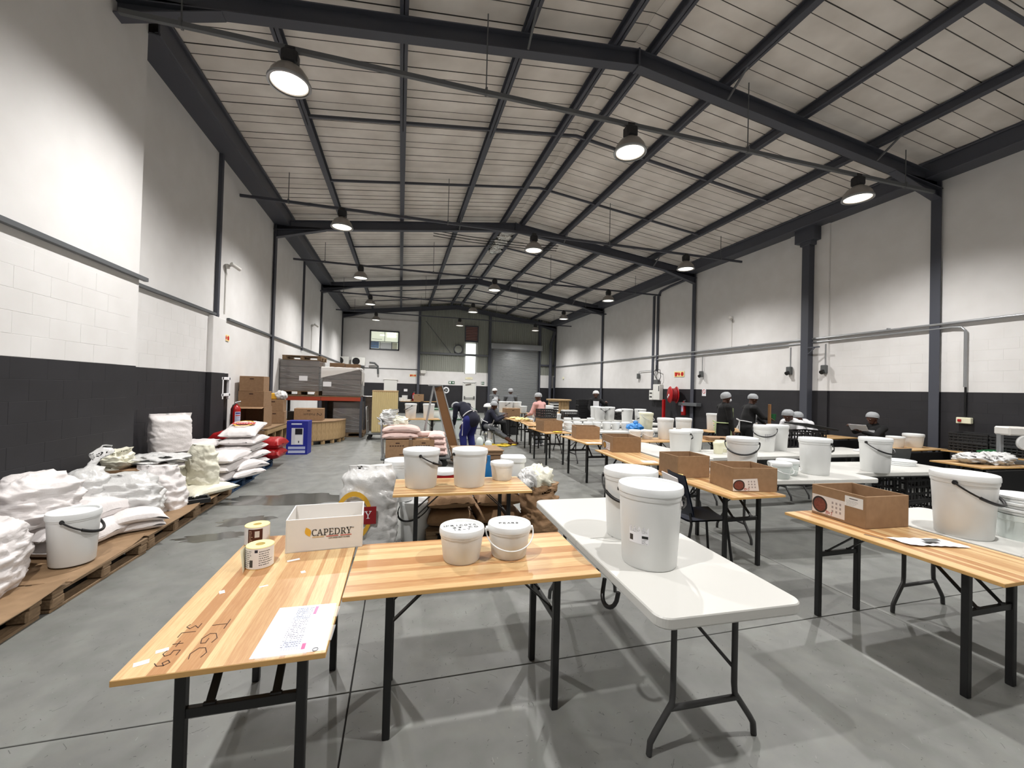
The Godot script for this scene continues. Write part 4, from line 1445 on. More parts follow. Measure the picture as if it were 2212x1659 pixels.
func build_pails():
	var y := TOP
	var g := "white pails on the tables"
	# the small print on the pails' labels
	var im := picture(128, 192, Color(0.9, 0.9, 0.91))
	lines_of_print(im, Rect2i(40, 12, 50, 10), 5, 3, Color(0.12, 0.12, 0.12))
	im.fill_rect(Rect2i(86, 26, 34, 14), Color(0.1, 0.12, 0.12))
	lines_of_print(im, Rect2i(6, 48, 74, 90), 6, 2, Color(0.35, 0.35, 0.35))
	lines_of_print(im, Rect2i(86, 48, 36, 90), 6, 2, Color(0.35, 0.35, 0.35))
	im.fill_rect(Rect2i(4, 150, 24, 30), Color(0.2, 0.2, 0.2))
	im.fill_rect(Rect2i(86, 148, 38, 14), Color(0.12, 0.13, 0.12))
	lines_of_print(im, Rect2i(86, 166, 38, 22), 5, 2, Color(0.3, 0.3, 0.3))
	printed("pail_label", im, 0.4)
	im = picture(96, 144, Color(0.85, 0.85, 0.86))
	lines_of_print(im, Rect2i(4, 4, 88, 40), 9, 4, Color(0.12, 0.12, 0.12))
	lines_of_print(im, Rect2i(4, 56, 88, 66), 8, 3, Color(0.4, 0.4, 0.4))
	im.fill_rect(Rect2i(2, 130, 92, 9), Color(0.1, 0.1, 0.1))
	printed("drum_label", im, 0.4)
	var p := pail("tall", "black", 1.365, -1.995, y, 131, "tall white lidded pail with a printed label, front one on the foreground white table", g)
	wrap_label(p, M.pail_label, 0.1535, 0.161, 0.14, 0.335, -206, -166)
	pail("tall", "black", 1.49, -2.4, y, -34, "tall white lidded pail half hidden behind the labelled foreground pail", g)
	var a := pail("tub", "bare", 0.352, -2.243, y, 0, "small white tub with handwriting on its lid, left of the foreground pair", "small tubs on the foreground table")
	scribble(a, "APRICOTS", Vector3(-0.01, 0.1725, -0.03), 0.2, 0.022)
	scribble(a, "23 KG", Vector3(0.02, 0.1725, 0.005), 0.15, 0.02)
	scribble(a, "14-7", Vector3(-0.005, 0.1725, 0.04), 0.1, 0.02)
	a = pail("tub", "white", 0.624, -2.25, y, -8, "small white tub with a thin white handle, right of the foreground pair", "small tubs on the foreground table")
	scribble(a, "PEARS", Vector3(0, 0.1725, -0.01), 0.12, 0.02)
	pail("mid", "black", 0.215, -3.957, y, 84, "white pail with a black handle, left one on the table before the paper sacks", g)
	pail("mid", "black", 0.674, -3.931, y, -160, "white pail second from the left on the table before the paper sacks", g)
	pail("tub", "bare", 1.049, -4.13, y, 0, "small white tub at the right end of the table before the paper sacks")
	pail("tall", "black", 3.86, -1.935, y, 13, "large white pail with a black handle at the right edge of the picture", g)
	p = pail("tall", "black", 4.943, -3.85, y, 103, "white pail with a black printed label and a ring mark, left of the right pair", g)
	wrap_label(p, M.drum_label, 0.153, 0.161, 0.16, 0.32, -188, -150)
	pail("tall", "black", 5.951, -3.843, y, 2, "white pail with its black handle slanting down right, beside the labelled one", g)
	pail("tall", "black", 3.96, -3.97, y, -45, "white pail with a wide hanging black handle, behind the two open cartons", g)
	pail("clear", "white", 4.248, -3.72, y, 0, "clear-white tub, front one beside the labelled pail", "clear tubs by the labelled pail")
	pail("clear", "white", 4.53, -3.86, y, 0, "clear-white tub half hidden by another, beside the labelled pail", "clear tubs by the labelled pail")
	p = pail("tall", "black", 6.027, -5.572, y, -47, "white pail with a hanging handle and label, front of the pair below the second worker", g)
	wrap_label(p, M.drum_label, 0.152, 0.161, 0.14, 0.3, 0, 36)
	pail("tall", "bare", 6.4, -5.66, y, 0, "white pail right of and behind the handled one below the second worker", g)
	pail("mid", "black", 4.33, -5.56, y, 112, "white pail with black handle at its right, left of the overlapping pair behind the cartons", g)
	pail("mid", "bare", 4.68, -5.72, y, 0, "white pail right of the overlapping pair behind the cartons", g)
	pail("cream", "bare", 4.9, -5.38, y, 0, "narrow cream tub left of the three on the yellow-dusted table", "cream tubs on the yellow-dusted table").scale = Vector3(0.75, 1, 0.75)
	pail("cream", "white", 5.12, -5.55, y, 0, "cream tub with a wire handle, middle one on the yellow-dusted table", "cream tubs on the yellow-dusted table")
	pail("cream", "bare", 5.35, -5.5, y, 0, "cream tub right of the three, beside the tall handled pail", "cream tubs on the yellow-dusted table")
	pail("slim", "bare", 5.259, -7.218, y, 0, "tall white pail behind the pinkish tubs, left of the cream one", g)
	pail("slim", "bare", 5.72, -7.25, y, 0, "tall white pail right of the cream one, behind the overlapping pair", g)
	p = pail("tall", "white", 5.95, -8.93, y, 20, "cream-coloured tall pail between two white ones in the middle distance", g)
	p.get_child(0).material_override = M.tub_cream
	p.get_child(1).material_override = M.tub_cream
	p = pail("tall", "bare", 7.96, -8.93, y, 0, "tall white pail with small yellow marks beside the masked worker", g)
	im = picture(32, 64, Color(0.9, 0.9, 0.89))
	im.fill_rect(Rect2i(4, 8, 22, 12), Color(0.8, 0.7, 0.35))
	im.fill_rect(Rect2i(2, 30, 24, 10), Color(0.8, 0.74, 0.4))
	im.fill_rect(Rect2i(6, 50, 20, 8), Color(0.35, 0.45, 0.25))
	printed("small_marks", im)
	wrap_label(p, M.small_marks, 0.1525, 0.16, 0.12, 0.27, -45, -25)
	pail("tall", "black", 4.28, -12.42, y, -19, "white pail with drooping black handle beyond the rows of small tubs", g)
	pail("tall", "bare", 4.68, -12.5, y, 0, "white pail right of the drooping-handled one, beyond the rows of small tubs", g)
	pail("tall", "bare", 6.42, -13.2, 0.755, 0, "white pail half hidden behind the V-handled pair", g).position = Vector3(6.33, TOP, -12.42)
	pail("tall", "black", 6.3, -12.05, y, 73, "white pail on the left of the V-handled pair", g)
	pail("tall", "black", 6.68, -12.1, y, -119, "white pail on the right of the V-handled pair", g)
	pail("tall", "black", 6.571, -10.85, y, -166, "white pail on the left of the twin pair near the hose reel", g)
	pail("tall", "black", 7.05, -10.9, y, 40, "white pail on the right of the twin pair near the hose reel", g)
	pail("tall", "black", 6.1, -9.22, y, -123, "white pail with a slanting black handle above the two pinkish tubs", g)
	pail("tub", "white", 4.6, -7.28, y, 0, "small pinkish white tub, left one of two before the tall pails", "pinkish tubs")
	pail("tub", "white", 4.86, -7.25, y, 0, "small pinkish white tub, right one of two before the tall pails", "pinkish tubs")
	var gx := "small white tubs set in rows"
	var order := ["first", "second", "third", "fourth", "fifth", "sixth", "seventh"]
	for k in 7:
		p = pail("mini", "white", 3.9 + k * 0.258, -9.06 - 0.02 * (k % 2), y, k * 40.0, "small white tub, %s from the left in the front row%s" % [order[k], ", with an orange label" if k == 5 else ""], gx)
		if k == 5:
			wrap_label(p, M.ink_orange, 0.094, 0.098, 0.04, 0.115, -52, 0)
	for k in 3:
		pail("mini", "bare", 4.46 + [0.0, 0.27, 0.7][k], -10.4, y, 0, "small white tub in the second row, %s" % ["left end", "second from left", "standing apart at right"][k], gx)
	for k in 4:
		pail("mini", "bare", 4.14 + k * 0.25, -12.18, y, 0, "small white tub in the farthest row, %s from the left" % order[k], gx)
	pail("mini", "bare", 4.28, -12.18, y + 0.19, 0, "small white tub stacked on the left of the farthest row", gx)
	pail("tall", "black", 0.321, -12.32, y, -82, "white pail with a slanting handle, left one beyond the trolley", g)
	pail("tall", "bare", 0.84, -12.34, y, 0, "white pail behind the ladder's thin leg beyond the trolley", g)
	pail("tall", "black", 4.21, -15.75, y, -95, "white pail, left of the pair before the roller shutter", g)
	pail("tall", "bare", 4.575, -15.8, y, 0, "white pail, right of the pair before the roller shutter", g)
	pail("mid", "bare", 4.75, -15.5, y, 0, "shorter white pail in front of the pair before the roller shutter", g).scale = Vector3(0.85, 0.78, 0.85)
	pail("tall", "bare", 3.98, -15.8, y, 0, "white pail at far left, partly behind the pair before the roller shutter", g)
	pail("tub", "bare", 9.86, -5.7, y, 0, "white tub by the right wall, right one of two behind the slanting-handled pail", "tubs by the right wall").scale = Vector3(1.35, 1.45, 1.35)
	pail("tub", "bare", 9.43, -5.74, y, 0, "white tub by the right wall, left one of two behind the slanting-handled pail", "tubs by the right wall").scale = Vector3(1.2, 1.15, 1.2)
	pail("mid", "black", -2.56, -4.2, 0.165, 98, "white pail with a hanging black handle on the pallets at left").scale = Vector3(0.96, 1.2, 0.96)
	pail("tall", "black", 0.2, -4.62, 0.0, -40, "white pail on the floor beneath another, beside the clear bag")
	pail("tall", "white", 0.03, -4.66, 0.437, 0, "white pail stacked on another behind the clear bag")
	# square-lidded tub on the sacks
	var q := thing("square_tub", "white square tub with rounded corners behind the small tub", "tub", Vector3(1.3, 0.53, -4.6), -0.15)
	var s := st()
	slab_shape(s, round_rect(0.26, 0.22, 0.06), 0.0, 0.33, 0.012)
	part("body", s, M.pail, q)
	s = st()
	slab_shape(s, round_rect(0.29, 0.25, 0.07), 0.3, 0.37, 0.012)
	part("lid", s, M.pail_lid, q)
	# the tub and lids at the right edge
	var lt := thing("lid_stack_tub", "clear-white tub with a stack of lids on top at the right edge", "tub", Vector3(4.19, y, -1.78))
	s = st()
	lathe(s, [Vector2(0, 0), Vector2(0.125, 0), Vector2(0.14, 0.13), Vector2(0.15, 0.135), Vector2(0.152, 0.17), Vector2(0, 0.17)], 40)
	part("body", s, M.tub_clear, lt)
	for k in 6:
		s = st()
		lathe(s, [Vector2(0, 0), Vector2(0.148, 0), Vector2(0.152, 0.004), Vector2(0.152, 0.016), Vector2(0.146, 0.02), Vector2(0.0, 0.018)], 40)
		var o := part("lid", s, M.pail_lid, lt)
		o.position = Vector3(rng.randf_range(-0.012, 0.012), 0.172 + k * 0.0215, rng.randf_range(-0.012, 0.012))
	for k in 3:
		s = st()
		lathe(s, [Vector2(0, 0), Vector2(0.17, 0), Vector2(0.176, 0.006), Vector2(0.176, 0.018), Vector2(0.168, 0.022), Vector2(0.15, 0.012), Vector2(0, 0.012)], 40)
		single("round_lid", s, M.pail_lid, "white round lid in a low stack on the far white table, %s" % ["lowest", "middle", "topmost"][k], "lid", Vector3(6.98 + k * 0.012, y + 0.0225 * k, -4.2), 0.0, "stacked round lids")

const GLYPH := {
	"T": [[0, 1, 1, 1], [0.5, 1, 0.5, 0]], "G": [[1, 0.85, 0.6, 1, 0.1, 0.7, 0.05, 0.3, 0.5, 0, 0.95, 0.15, 0.95, 0.45, 0.55, 0.45]], "C": [[0.95, 0.85, 0.55, 1, 0.1, 0.7, 0.05, 0.3, 0.5, 0, 0.95, 0.15]],
	"3": [[0.1, 0.95, 0.85, 0.95, 0.4, 0.6, 0.85, 0.35, 0.5, 0, 0.1, 0.1]], "4": [[0.6, 0, 0.6, 1, 0.05, 0.35, 0.95, 0.35]], "5": [[0.9, 1, 0.2, 1, 0.15, 0.55, 0.7, 0.55, 0.85, 0.25, 0.5, 0, 0.1, 0.1]],
	"9": [[0.85, 0.7, 0.5, 1, 0.15, 0.75, 0.45, 0.5, 0.85, 0.75, 0.8, 0.3, 0.4, 0]], "+": [[0.1, 0.45, 0.9, 0.45], [0.5, 0.8, 0.5, 0.1]],
	"A": [[0, 0, 0.5, 1, 1, 0], [0.2, 0.4, 0.8, 0.4]], "P": [[0.1, 0, 0.1, 1, 0.8, 0.95, 0.8, 0.55, 0.1, 0.5]], "R": [[0.1, 0, 0.1, 1, 0.8, 0.95, 0.75, 0.55, 0.1, 0.5, 0.9, 0]], "I": [[0.5, 0, 0.5, 1]],
	"O": [[0.5, 0, 0.05, 0.4, 0.3, 0.95, 0.8, 0.9, 0.95, 0.4, 0.5, 0]], "S": [[0.9, 0.9, 0.4, 1, 0.15, 0.7, 0.8, 0.4, 0.7, 0.05, 0.1, 0.1]], "K": [[0.1, 0, 0.1, 1], [0.9, 1, 0.1, 0.5, 0.9, 0]], "E": [[0.9, 1, 0.1, 1, 0.1, 0, 0.9, 0], [0.1, 0.5, 0.7, 0.5]],
	"2": [[0.1, 0.8, 0.5, 1, 0.9, 0.7, 0.1, 0, 0.9, 0]], "1": [[0.3, 0.8, 0.55, 1, 0.55, 0]], "7": [[0.1, 1, 0.9, 1, 0.4, 0]], "-": [[0.1, 0.5, 0.9, 0.5]], "L": [[0.1, 1, 0.1, 0, 0.8, 0]],
}

func scribble(parent: Node3D, text: String, mid: Vector3, width: float, height: float, turn := 0.0, mat: Material = null, thick := 0.0028, called := "handwriting"):   # pen strokes lying on a level surface
	var s := st()
	var step := width / text.length()
	var b := Basis(Vector3.UP, turn)
	for k in text.length():
		if not GLYPH.has(text[k]):
			continue
		for stroke in GLYPH[text[k]]:
			for i in range(0, stroke.size() - 2, 2):
				var p := mid + b * Vector3((k - text.length() * 0.5) * step + stroke[i] * step * 0.75, 0, (0.5 - stroke[i + 1]) * height)
				var q := mid + b * Vector3((k - text.length() * 0.5) * step + stroke[i + 2] * step * 0.75, 0, (0.5 - stroke[i + 3]) * height)
				bar(s, p, q + (q - p).normalized() * thick * 0.4, thick, 0.0008, Vector3.UP, 0.0)
	part(called, s, mat if mat else M.ink, parent).set_meta("kind", "stuff")

func carton(called: String, label: String, at: Vector3, turn: float, size: Vector3, m: Material, rim: Material, category := "carton", group := "", open := true) -> Node3D:
	var o := thing(called, label, category, at, turn, group)
	var s := st()
	var t := 0.006
	if open:
		box(s, Vector3(0, t * 0.5, 0), Vector3(size.x, t, size.z), 0.001)
		for e in [-1, 1]:
			box(s, Vector3(e * (size.x - t) * 0.5, size.y * 0.5, 0), Vector3(t, size.y, size.z), 0.0015)
			box(s, Vector3(0, size.y * 0.5, e * (size.z - t) * 0.5), Vector3(size.x - t * 2, size.y, t), 0.0015)
		part("carton_body", s, m, o)
		s = st()
		for e in [-1, 1]:
			box(s, Vector3(e * (size.x - t) * 0.5, size.y, 0), Vector3(t * 0.8, 0.002, size.z - 0.004))
			box(s, Vector3(0, size.y, e * (size.z - t) * 0.5), Vector3(size.x - t * 2, 0.002, t * 0.8))
		part("cut_rim", s, rim, o)
		s = st()
		box(s, Vector3(-size.x * 0.2, t + 0.002, 0), Vector3(size.x * 0.55, 0.003, size.z - 0.02))
		part("bottom_flap", s, m, o)
	else:
		box(s, Vector3(0, size.y * 0.5, 0), size, 0.004)
		part("carton_body", s, m, o)
		s = st()
		box(s, Vector3(0, size.y + 0.001, 0), Vector3(size.x - 0.006, 0.002, 0.05))
		part("packing_tape", s, rim, o)
		s = st()
		for e in [-1, 1]:
			box(s, Vector3(0, size.y * 0.82, e * (size.z * 0.5 + 0.0005)), Vector3(0.08, 0.025, 0.002))
		part("hand_hole", s, M.ink_brown, o)
	return o

func food_print(key: String, dish: Color, back: Color) -> Material:
	if M.has(key):
		return M[key]
	var im := picture(192, 96, back)
	for yy in 96:
		for xx in 110:
			var d := Vector2((xx - 46.0) / 46.0, (yy - 50.0) / 44.0).length()
			if d < 0.8:
				im.set_pixel(xx, yy, dish.lightened(rng.randf() * 0.25) if rng.randf() < 0.7 else dish.darkened(0.35))
			elif d < 1.0:
				im.set_pixel(xx, yy, Color(0.16, 0.13, 0.12))
	for k in 9:
		im.fill_rect(Rect2i(118 + (k % 3) * 22, 18 + (k / 3) * 22, 10, 12), Color(0.6, 0.56, 0.55))
	for k in 40:
		im.fill_rect(Rect2i(rng.randi_range(80, 120), rng.randi_range(70, 92), 3, 3), Color(0.55, 0.12, 0.1))
	return printed(key, im, 0.5)

func panel(parent: Node3D, called: String, m: Material, a: Vector3, b: Vector3, c: Vector3, d: Vector3, label := ""):
	var s := st()
	face_uv(s, a, b, c, d, (b - a).cross(d - a).normalized())
	part(called, s, m, parent, label)

func build_cartons():
	var y := TOP
	var C: Material = M.cardboard
	var R: Material = M.cardboard_rim
	var g := "open cartons on the aisle tables"
	# white printed carton in front
	var w := carton("white_carton", "open white carton with a red and gold logo on the nearest table", Vector3(-0.395, y, -2.66), deg_to_rad(3.5), Vector3(0.4, 0.182, 0.3), M.carton_white, M.paper)
	var front := Transform3D(Basis.IDENTITY, Vector3(0.0, 0.1, 0.1512))
	var s := st()
	var petal := func(base: Vector2, tip: Vector2, fat: float, z: float):
		var out := []
		var n := (tip - base).orthogonal().normalized()
		for k in 9:
			var t := k / 8.0
			out.append(base.lerp(tip, t) + n * sin(t * PI) * fat)
		for k in range(7, 0, -1):
			var t := k / 8.0
			out.append(base.lerp(tip, t) - n * sin(t * PI) * fat)
		flat(s, out, z)
	petal.call(Vector2(-0.078, 0.02), Vector2(-0.098, 0.072), 0.016, 0.1512)
	part("logo_petal", s, M.ink_gold, w)
	s = st()
	petal.call(Vector2(-0.078, 0.016), Vector2(-0.132, 0.05), 0.016, 0.1514)
	part("logo_petal", s, M.ink_orange, w)
	s = st()
	petal.call(Vector2(-0.078, 0.012), Vector2(-0.142, 0.008), 0.012, 0.1516)
	part("logo_petal", s, M.ink_red, w)
	for k in w.get_children():
		if str(k.name).begins_with("logo"):
			k.position = Vector3(0, 0.064, 0)
	words("CAPEDRY", 0.05, M.ink, w, Transform3D(Basis.IDENTITY.scaled(Vector3(0.92, 1, 1)), Vector3(0.034, 0.103, 0.1513)), "lettering", 0.001, true)
	words("TM", 0.008, M.ink, w, Transform3D(Basis.IDENTITY, Vector3(0.146, 0.118, 0.1513)), "lettering", 0.001)
	words("CAPE DRIED FRUIT PACKERS", 0.009, M.ink, w, Transform3D(Basis.IDENTITY, Vector3(0.075, 0.068, 0.1513)), "lettering", 0.001)
	s = st()
	box(s, Vector3(-0.036, 0.0785, 0.1513), Vector3(0.06, 0.0018, 0.0008))
	part("logo_rule", s, M.ink_gold, w)
	s = st()
	box(s, Vector3(0.038, 0.0785, 0.1513), Vector3(0.064, 0.003, 0.0008))
	box(s, Vector3(0.11, 0.0785, 0.1513), Vector3(0.06, 0.003, 0.0008))
	part("logo_rule", s, M.ink_red, w)
	# brown cartons of the aisle, from front to back
	var b := carton("carton", "open brown carton with a printed food picture and a white sticker, at right front", Vector3(3.455, y, -2.345), deg_to_rad(-3), Vector3(0.405, 0.232, 0.41), C, R, "carton", g)
	var fp := food_print("dish_red", Color(0.42, 0.16, 0.1), Color(0.84, 0.81, 0.79))
	panel(b, "printed_panel", fp, Vector3(-0.2036, 0.02, -0.2), Vector3(-0.2036, 0.02, 0.06), Vector3(-0.2036, 0.16, 0.06), Vector3(-0.2036, 0.16, -0.2))
	var lab := picture(96, 64, Color(0.87, 0.86, 0.85))
	lab.fill_rect(Rect2i(24, 12, 44, 5), Color(0.2, 0.2, 0.2))
	lines_of_print(lab, Rect2i(8, 28, 70, 30), 7, 2, Color(0.5, 0.5, 0.5))
	printed("sticker", lab)
	panel(b, "sticker", M.sticker, Vector3(-0.2038, 0.135, 0.06), Vector3(-0.2038, 0.135, 0.19), Vector3(-0.2038, 0.21, 0.19), Vector3(-0.2038, 0.21, 0.06))
	b = carton("carton", "open brown carton with a torn food-print patch at its corner, right of two", Vector3(3.4, y, -3.4), deg_to_rad(-10), Vector3(0.46, 0.23, 0.39), C, R, "carton", g)
	panel(b, "printed_panel", fp, Vector3(-0.23, 0.01, 0.1962), Vector3(0.04, 0.01, 0.1962), Vector3(0.02, 0.13, 0.1962), Vector3(-0.23, 0.12, 0.1962))
	carton("carton", "open brown carton left of and behind the one with the torn patch", Vector3(3.205, y, -4.045), deg_to_rad(-3), Vector3(0.41, 0.24, 0.36), C, R, "carton", g)
	b = carton("carton", "open brown carton with yellow fruit print on its left side", Vector3(3.47, y, -5.9), deg_to_rad(-10), Vector3(0.45, 0.236, 0.54), C, R, "carton", g)
	panel(b, "printed_panel", food_print("dish_gold", Color(0.74, 0.48, 0.1), Color(0.84, 0.83, 0.83)), Vector3(-0.2262, 0.01, -0.2), Vector3(-0.2262, 0.01, 0.14), Vector3(-0.2262, 0.13, 0.14), Vector3(-0.2262, 0.13, -0.2))
	carton("carton", "plain open brown carton alone on the third aisle table", Vector3(3.62, y, -7.52), deg_to_rad(-13), Vector3(0.47, 0.237, 0.45), C, R, "carton", g)
	carton("carton", "plain open brown carton with white tape at its corner, on the fourth aisle table", Vector3(3.36, y, -8.9), deg_to_rad(8), Vector3(0.48, 0.24, 0.4), C, R, "carton", g)
	carton("carton", "brown carton carrying the black crate", Vector3(3.93, y, -10.66), deg_to_rad(2), Vector3(0.47, 0.16, 0.4), C, R, "carton", "", false)
	carton("carton", "brown carton on the bench before the far wall, left of the ladder top", Vector3(1.15, y, -26.55), 0.0, Vector3(0.62, 0.45, 0.45), C, R, "carton", "", false)
	carton("carton", "small brown carton on the bench by the fire door", Vector3(2.55, y, -26.7), 0.2, Vector3(0.5, 0.2, 0.35), C, R, "carton", "", false)
	carton("carton", "brown carton beyond the seated woman, under the white lamp-like dome", Vector3(4.0, 0.55, -14.6), 0.1, Vector3(0.55, 0.42, 0.4), C, R, "carton", "", false)
	single("carton_stand", boxed(Vector3(0.5, 0.55, 0.4), 0.01), M.crate_black, "black crate under the carton beyond the seated woman", "crate", Vector3(4.0, 0.275, -14.6))
	var lid := carton("flat_carton", "flat brown carton in front of the tall white pail at mid right", Vector3(6.33, y, -6.95), -0.35, Vector3(0.5, 0.07, 0.34), M.cardboard, R, "carton", "", false)
	# left corner: cartons on the bench and half drum
	var gl := "cartons on the wooden bench"
	carton("carton", "brown carton topmost of the tall stack by the left wall", Vector3(-3.26, 1.475, -10.72), 0.05, Vector3(0.48, 0.34, 0.5), C, R, "carton", gl, false)
	carton("carton", "brown carton second from the top by the left wall", Vector3(-3.24, 1.125, -10.72), -0.04, Vector3(0.52, 0.35, 0.5), C, R, "carton", gl, false)
	var oc := thing("open_carton", "open-fronted brown carton lying on its side beneath the tall stack", "carton", Vector3(-3.24, 0.65, -10.7), 0.0, gl)
	s = st()
	for q in [[0, 0.005, 0, 0.56, 0.01, 0.6], [0, 0.465, 0, 0.56, 0.012, 0.6], [-0.275, 0.235, 0, 0.01, 0.46, 0.6], [0.275, 0.235, 0, 0.01, 0.46, 0.6], [0, 0.235, -0.295, 0.54, 0.46, 0.01]]:
		box(s, Vector3(q[0], q[1], q[2]), Vector3(q[3], q[4], q[5]), 0.002)
	part("carton_body", s, C, oc)
	s = st()
	bar(s, Vector3(0, 0.468, 0.3), Vector3(0, 0.44, 0.46), 0.56, 0.006)
	part("flap", s, C, oc)
	carton("carton", "brown carton, lower of the middle pair on the bench", Vector3(-3.08, 0.65, -11.75), 0.12, Vector3(0.46, 0.3, 0.4), C, R, "carton", gl, false)
	carton("carton", "brown carton, upper of the middle pair, below the yellow bag", Vector3(-3.1, 0.952, -11.75), 0.06, Vector3(0.45, 0.3, 0.38), C, R, "carton", gl, false)
	carton("carton", "brown carton half hidden behind the middle pair", Vector3(-3.28, 0.65, -12.35), 0.0, Vector3(0.5, 0.66, 0.36), C, R, "carton", gl, false)
	b = carton("carton", "brown carton lying upside down with black lettering on the half drum", Vector3(-2.46, 0.65, -12.72), 0.06, Vector3(0.74, 0.33, 0.42), C, R, "carton", "", false)
	words("Podium", 0.085, M.ink, b, Transform3D(Basis(Vector3.BACK, PI), Vector3(0.02, 0.17, 0.2105)))
	words("2", 0.17, M.ink, b, Transform3D(Basis(Vector3.BACK, -PI / 2), Vector3(0.27, 0.17, 0.2105)))
	single("dark_box", boxed(Vector3(0.2, 0.24, 0.2), 0.01), M.black_plastic, "small black box between the cartons on the half drum", "box", Vector3(-2.93, 0.77, -12.75))
	var yb := thing("packet_bag", "yellow packet and crumpled white plastic on the middle cartons", "packet", Vector3(-3.08, 1.255, -11.72))
	part("yellow_packet", boxed(Vector3(0.24, 0.16, 0.2), 0.02, Vector3(-0.06, 0.08, 0)), M.ink_gold, yb)
	s = st()
	crumple(s, Vector3(0.12, 0.1, 0), Vector3(0.14, 0.11, 0.12), 3)
	part("white_plastic", s, M.film, yb)
	# paper goods on the tables
	var im := picture(256, 160, Color(0.93, 0.93, 0.95))
	im.fill_rect(Rect2i(90, 6, 74, 46), Color(0.8, 0.83, 0.9))
	im.fill_rect(Rect2i(166, 6, 14, 30), Color(0.78, 0.3, 0.52))
	im.fill_rect(Rect2i(166, 132, 14, 18), Color(0.78, 0.3, 0.52))
	im.fill_rect(Rect2i(96, 118, 66, 30), Color(0.8, 0.83, 0.9))
	for k in 9:
		im.fill_rect(Rect2i(88 + k * 9, 6, 1, 144), Color(0.5, 0.52, 0.6))
	for k in 22:
		var yy := 10 + k * 6
		for q in 8:
			if rng.randf() < 0.75:
				im.fill_rect(Rect2i(90 + q * 9, yy, rng.randi_range(3, 7), 2), Color(0.35, 0.35, 0.42))
	var pp := thing("price_list", "white printed list taped to the nearest table", "paper", Vector3(-0.345, y + 0.0006, -1.735), deg_to_rad(-1))
	printed("list_print", im, 0.25)
	panel(pp, "sheet", M.list_print, Vector3(-0.12, 0, 0.165), Vector3(0.12, 0, 0.165), Vector3(0.105, 0, -0.16), Vector3(-0.115, 0, -0.165))
	for q in [[0.1, -0.09, 0.05, 0.08], [0.105, 0.06, 0.05, 0.1], [-0.02, 0.16, 0.16, 0.03]]:
		part("clear_tape", boxed(Vector3(q[2], 0.0006, q[3]), 0.0, Vector3(q[0], 0.0012, q[1])), M.plastic_film, pp)
	s = st()
	var ring := []
	for k in 25:
		ring.append(Vector3(0.085 + cos(TAU * k / 24) * 0.009, 0.002, 0.155 + sin(TAU * k / 24) * 0.009))
	tube(s, ring, 0.0015, 6)
	part("metal_ring", s, M.galv, pp)
	var hw := thing("table_writing", "black handwritten letters and numbers on the nearest table top", "writing", Vector3(-0.69, y + 0.0006, -1.725))
	scribble(hw, "TGC", Vector3(0.045, 0, 0.0), 0.26, 0.05, -PI / 2, M.ink_brown, 0.0026)
	scribble(hw, "3L+59", Vector3(-0.045, 0, 0.01), 0.27, 0.045, -PI / 2, M.ink_brown, 0.0026)
	for q in [[-0.8, -1.63, 0.04, 0.025, "at the near left edge"], [-0.77, -1.69, 0.035, 0.02, "beside the handwriting"], [-0.74, -2.1, 0.02, 0.03, "near the left edge middle"], [-0.58, -2.12, 0.035, 0.012, "in the middle of the table"], [-0.44, -2.24, 0.02, 0.025, "right of the label rolls"], [-0.52, -2.4, 0.06, 0.02, "by the white carton"]]:
		single("label_scrap", boxed(Vector3(q[2], 0.0008, q[3]), 0.0), M.paper, "torn white label scrap stuck on the nearest table, %s" % q[4], "scrap", Vector3(q[0], y + 0.0006, q[1]), 0.4, "label scraps")
	for q in [["front label roll with a peeled white label tail on the nearest table", -0.672, -2.375, 0, "roll_print"], ["rear label roll with a brown printed band on the nearest table", -0.785, -2.71, 1, "roll_print_b"]]:
		var o := thing("label_roll", q[0], "label roll", Vector3(q[1], y, q[2]), 0.0, "label rolls")
		s = st()
		lathe(s, [Vector2(0.022, 0), Vector2(0.062, 0), Vector2(0.064, 0.002), Vector2(0.064, 0.106), Vector2(0.062, 0.108), Vector2(0.022, 0.108), Vector2(0.022, 0.0)], 36)
		part("roll", s, M.label_core, o)
		im = picture(192, 72, Color(0.9, 0.89, 0.88))
		if q[3] == 0:
			lines_of_print(im, Rect2i(10, 8, 60, 58), 7, 3, Color(0.35, 0.35, 0.35))
			im.fill_rect(Rect2i(84, 4, 14, 10), Color(0.1, 0.12, 0.2))
			im.fill_rect(Rect2i(60, 40, 16, 26), Color(0.25, 0.25, 0.25))
			lines_of_print(im, Rect2i(104, 10, 70, 56), 8, 3, Color(0.3, 0.3, 0.3))
		else:
			im.fill_rect(Rect2i(60, 6, 76, 60), Color(0.27, 0.1, 0.06))
			im.fill_rect(Rect2i(96, 14, 24, 26), Color(0.8, 0.78, 0.76))
			lines_of_print(im, Rect2i(66, 12, 20, 50), 6, 3, Color(0.8, 0.7, 0.6))
		printed(q[4], im, 0.4)
		wrap_label(o, M[q[4]], 0.0645, 0.0645, 0.004, 0.104, -80, 90, "printed_band")
		if q[3] == 0:
			s = st()
			var r1 := []
			var r2 := []
			for k in 6:
				var t := k / 5.0
				r1.append(Vector3(-0.064 - 0.004 * t, 0.105, 0.0 + 0.07 * t))
				r2.append(Vector3(-0.064 + 0.02 * t, 0.002, 0.0 + 0.1 * t))
			grid(s, [r1, r2], Vector3(0.5, 0, -0.5))
			part("label_tail", s, M.tub_cream, o)
	var tp := thing("tape_reel", "small tape reel on a yellow card at the edge of the carton table", "tape", Vector3(2.985, y, -3.82))
	s = st()
	lathe(s, [Vector2(0, 0), Vector2(0.075, 0), Vector2(0.07, 0.008), Vector2(0, 0.008)], 10)
	part("card", s, M.tub_cream, tp)
	s = st()
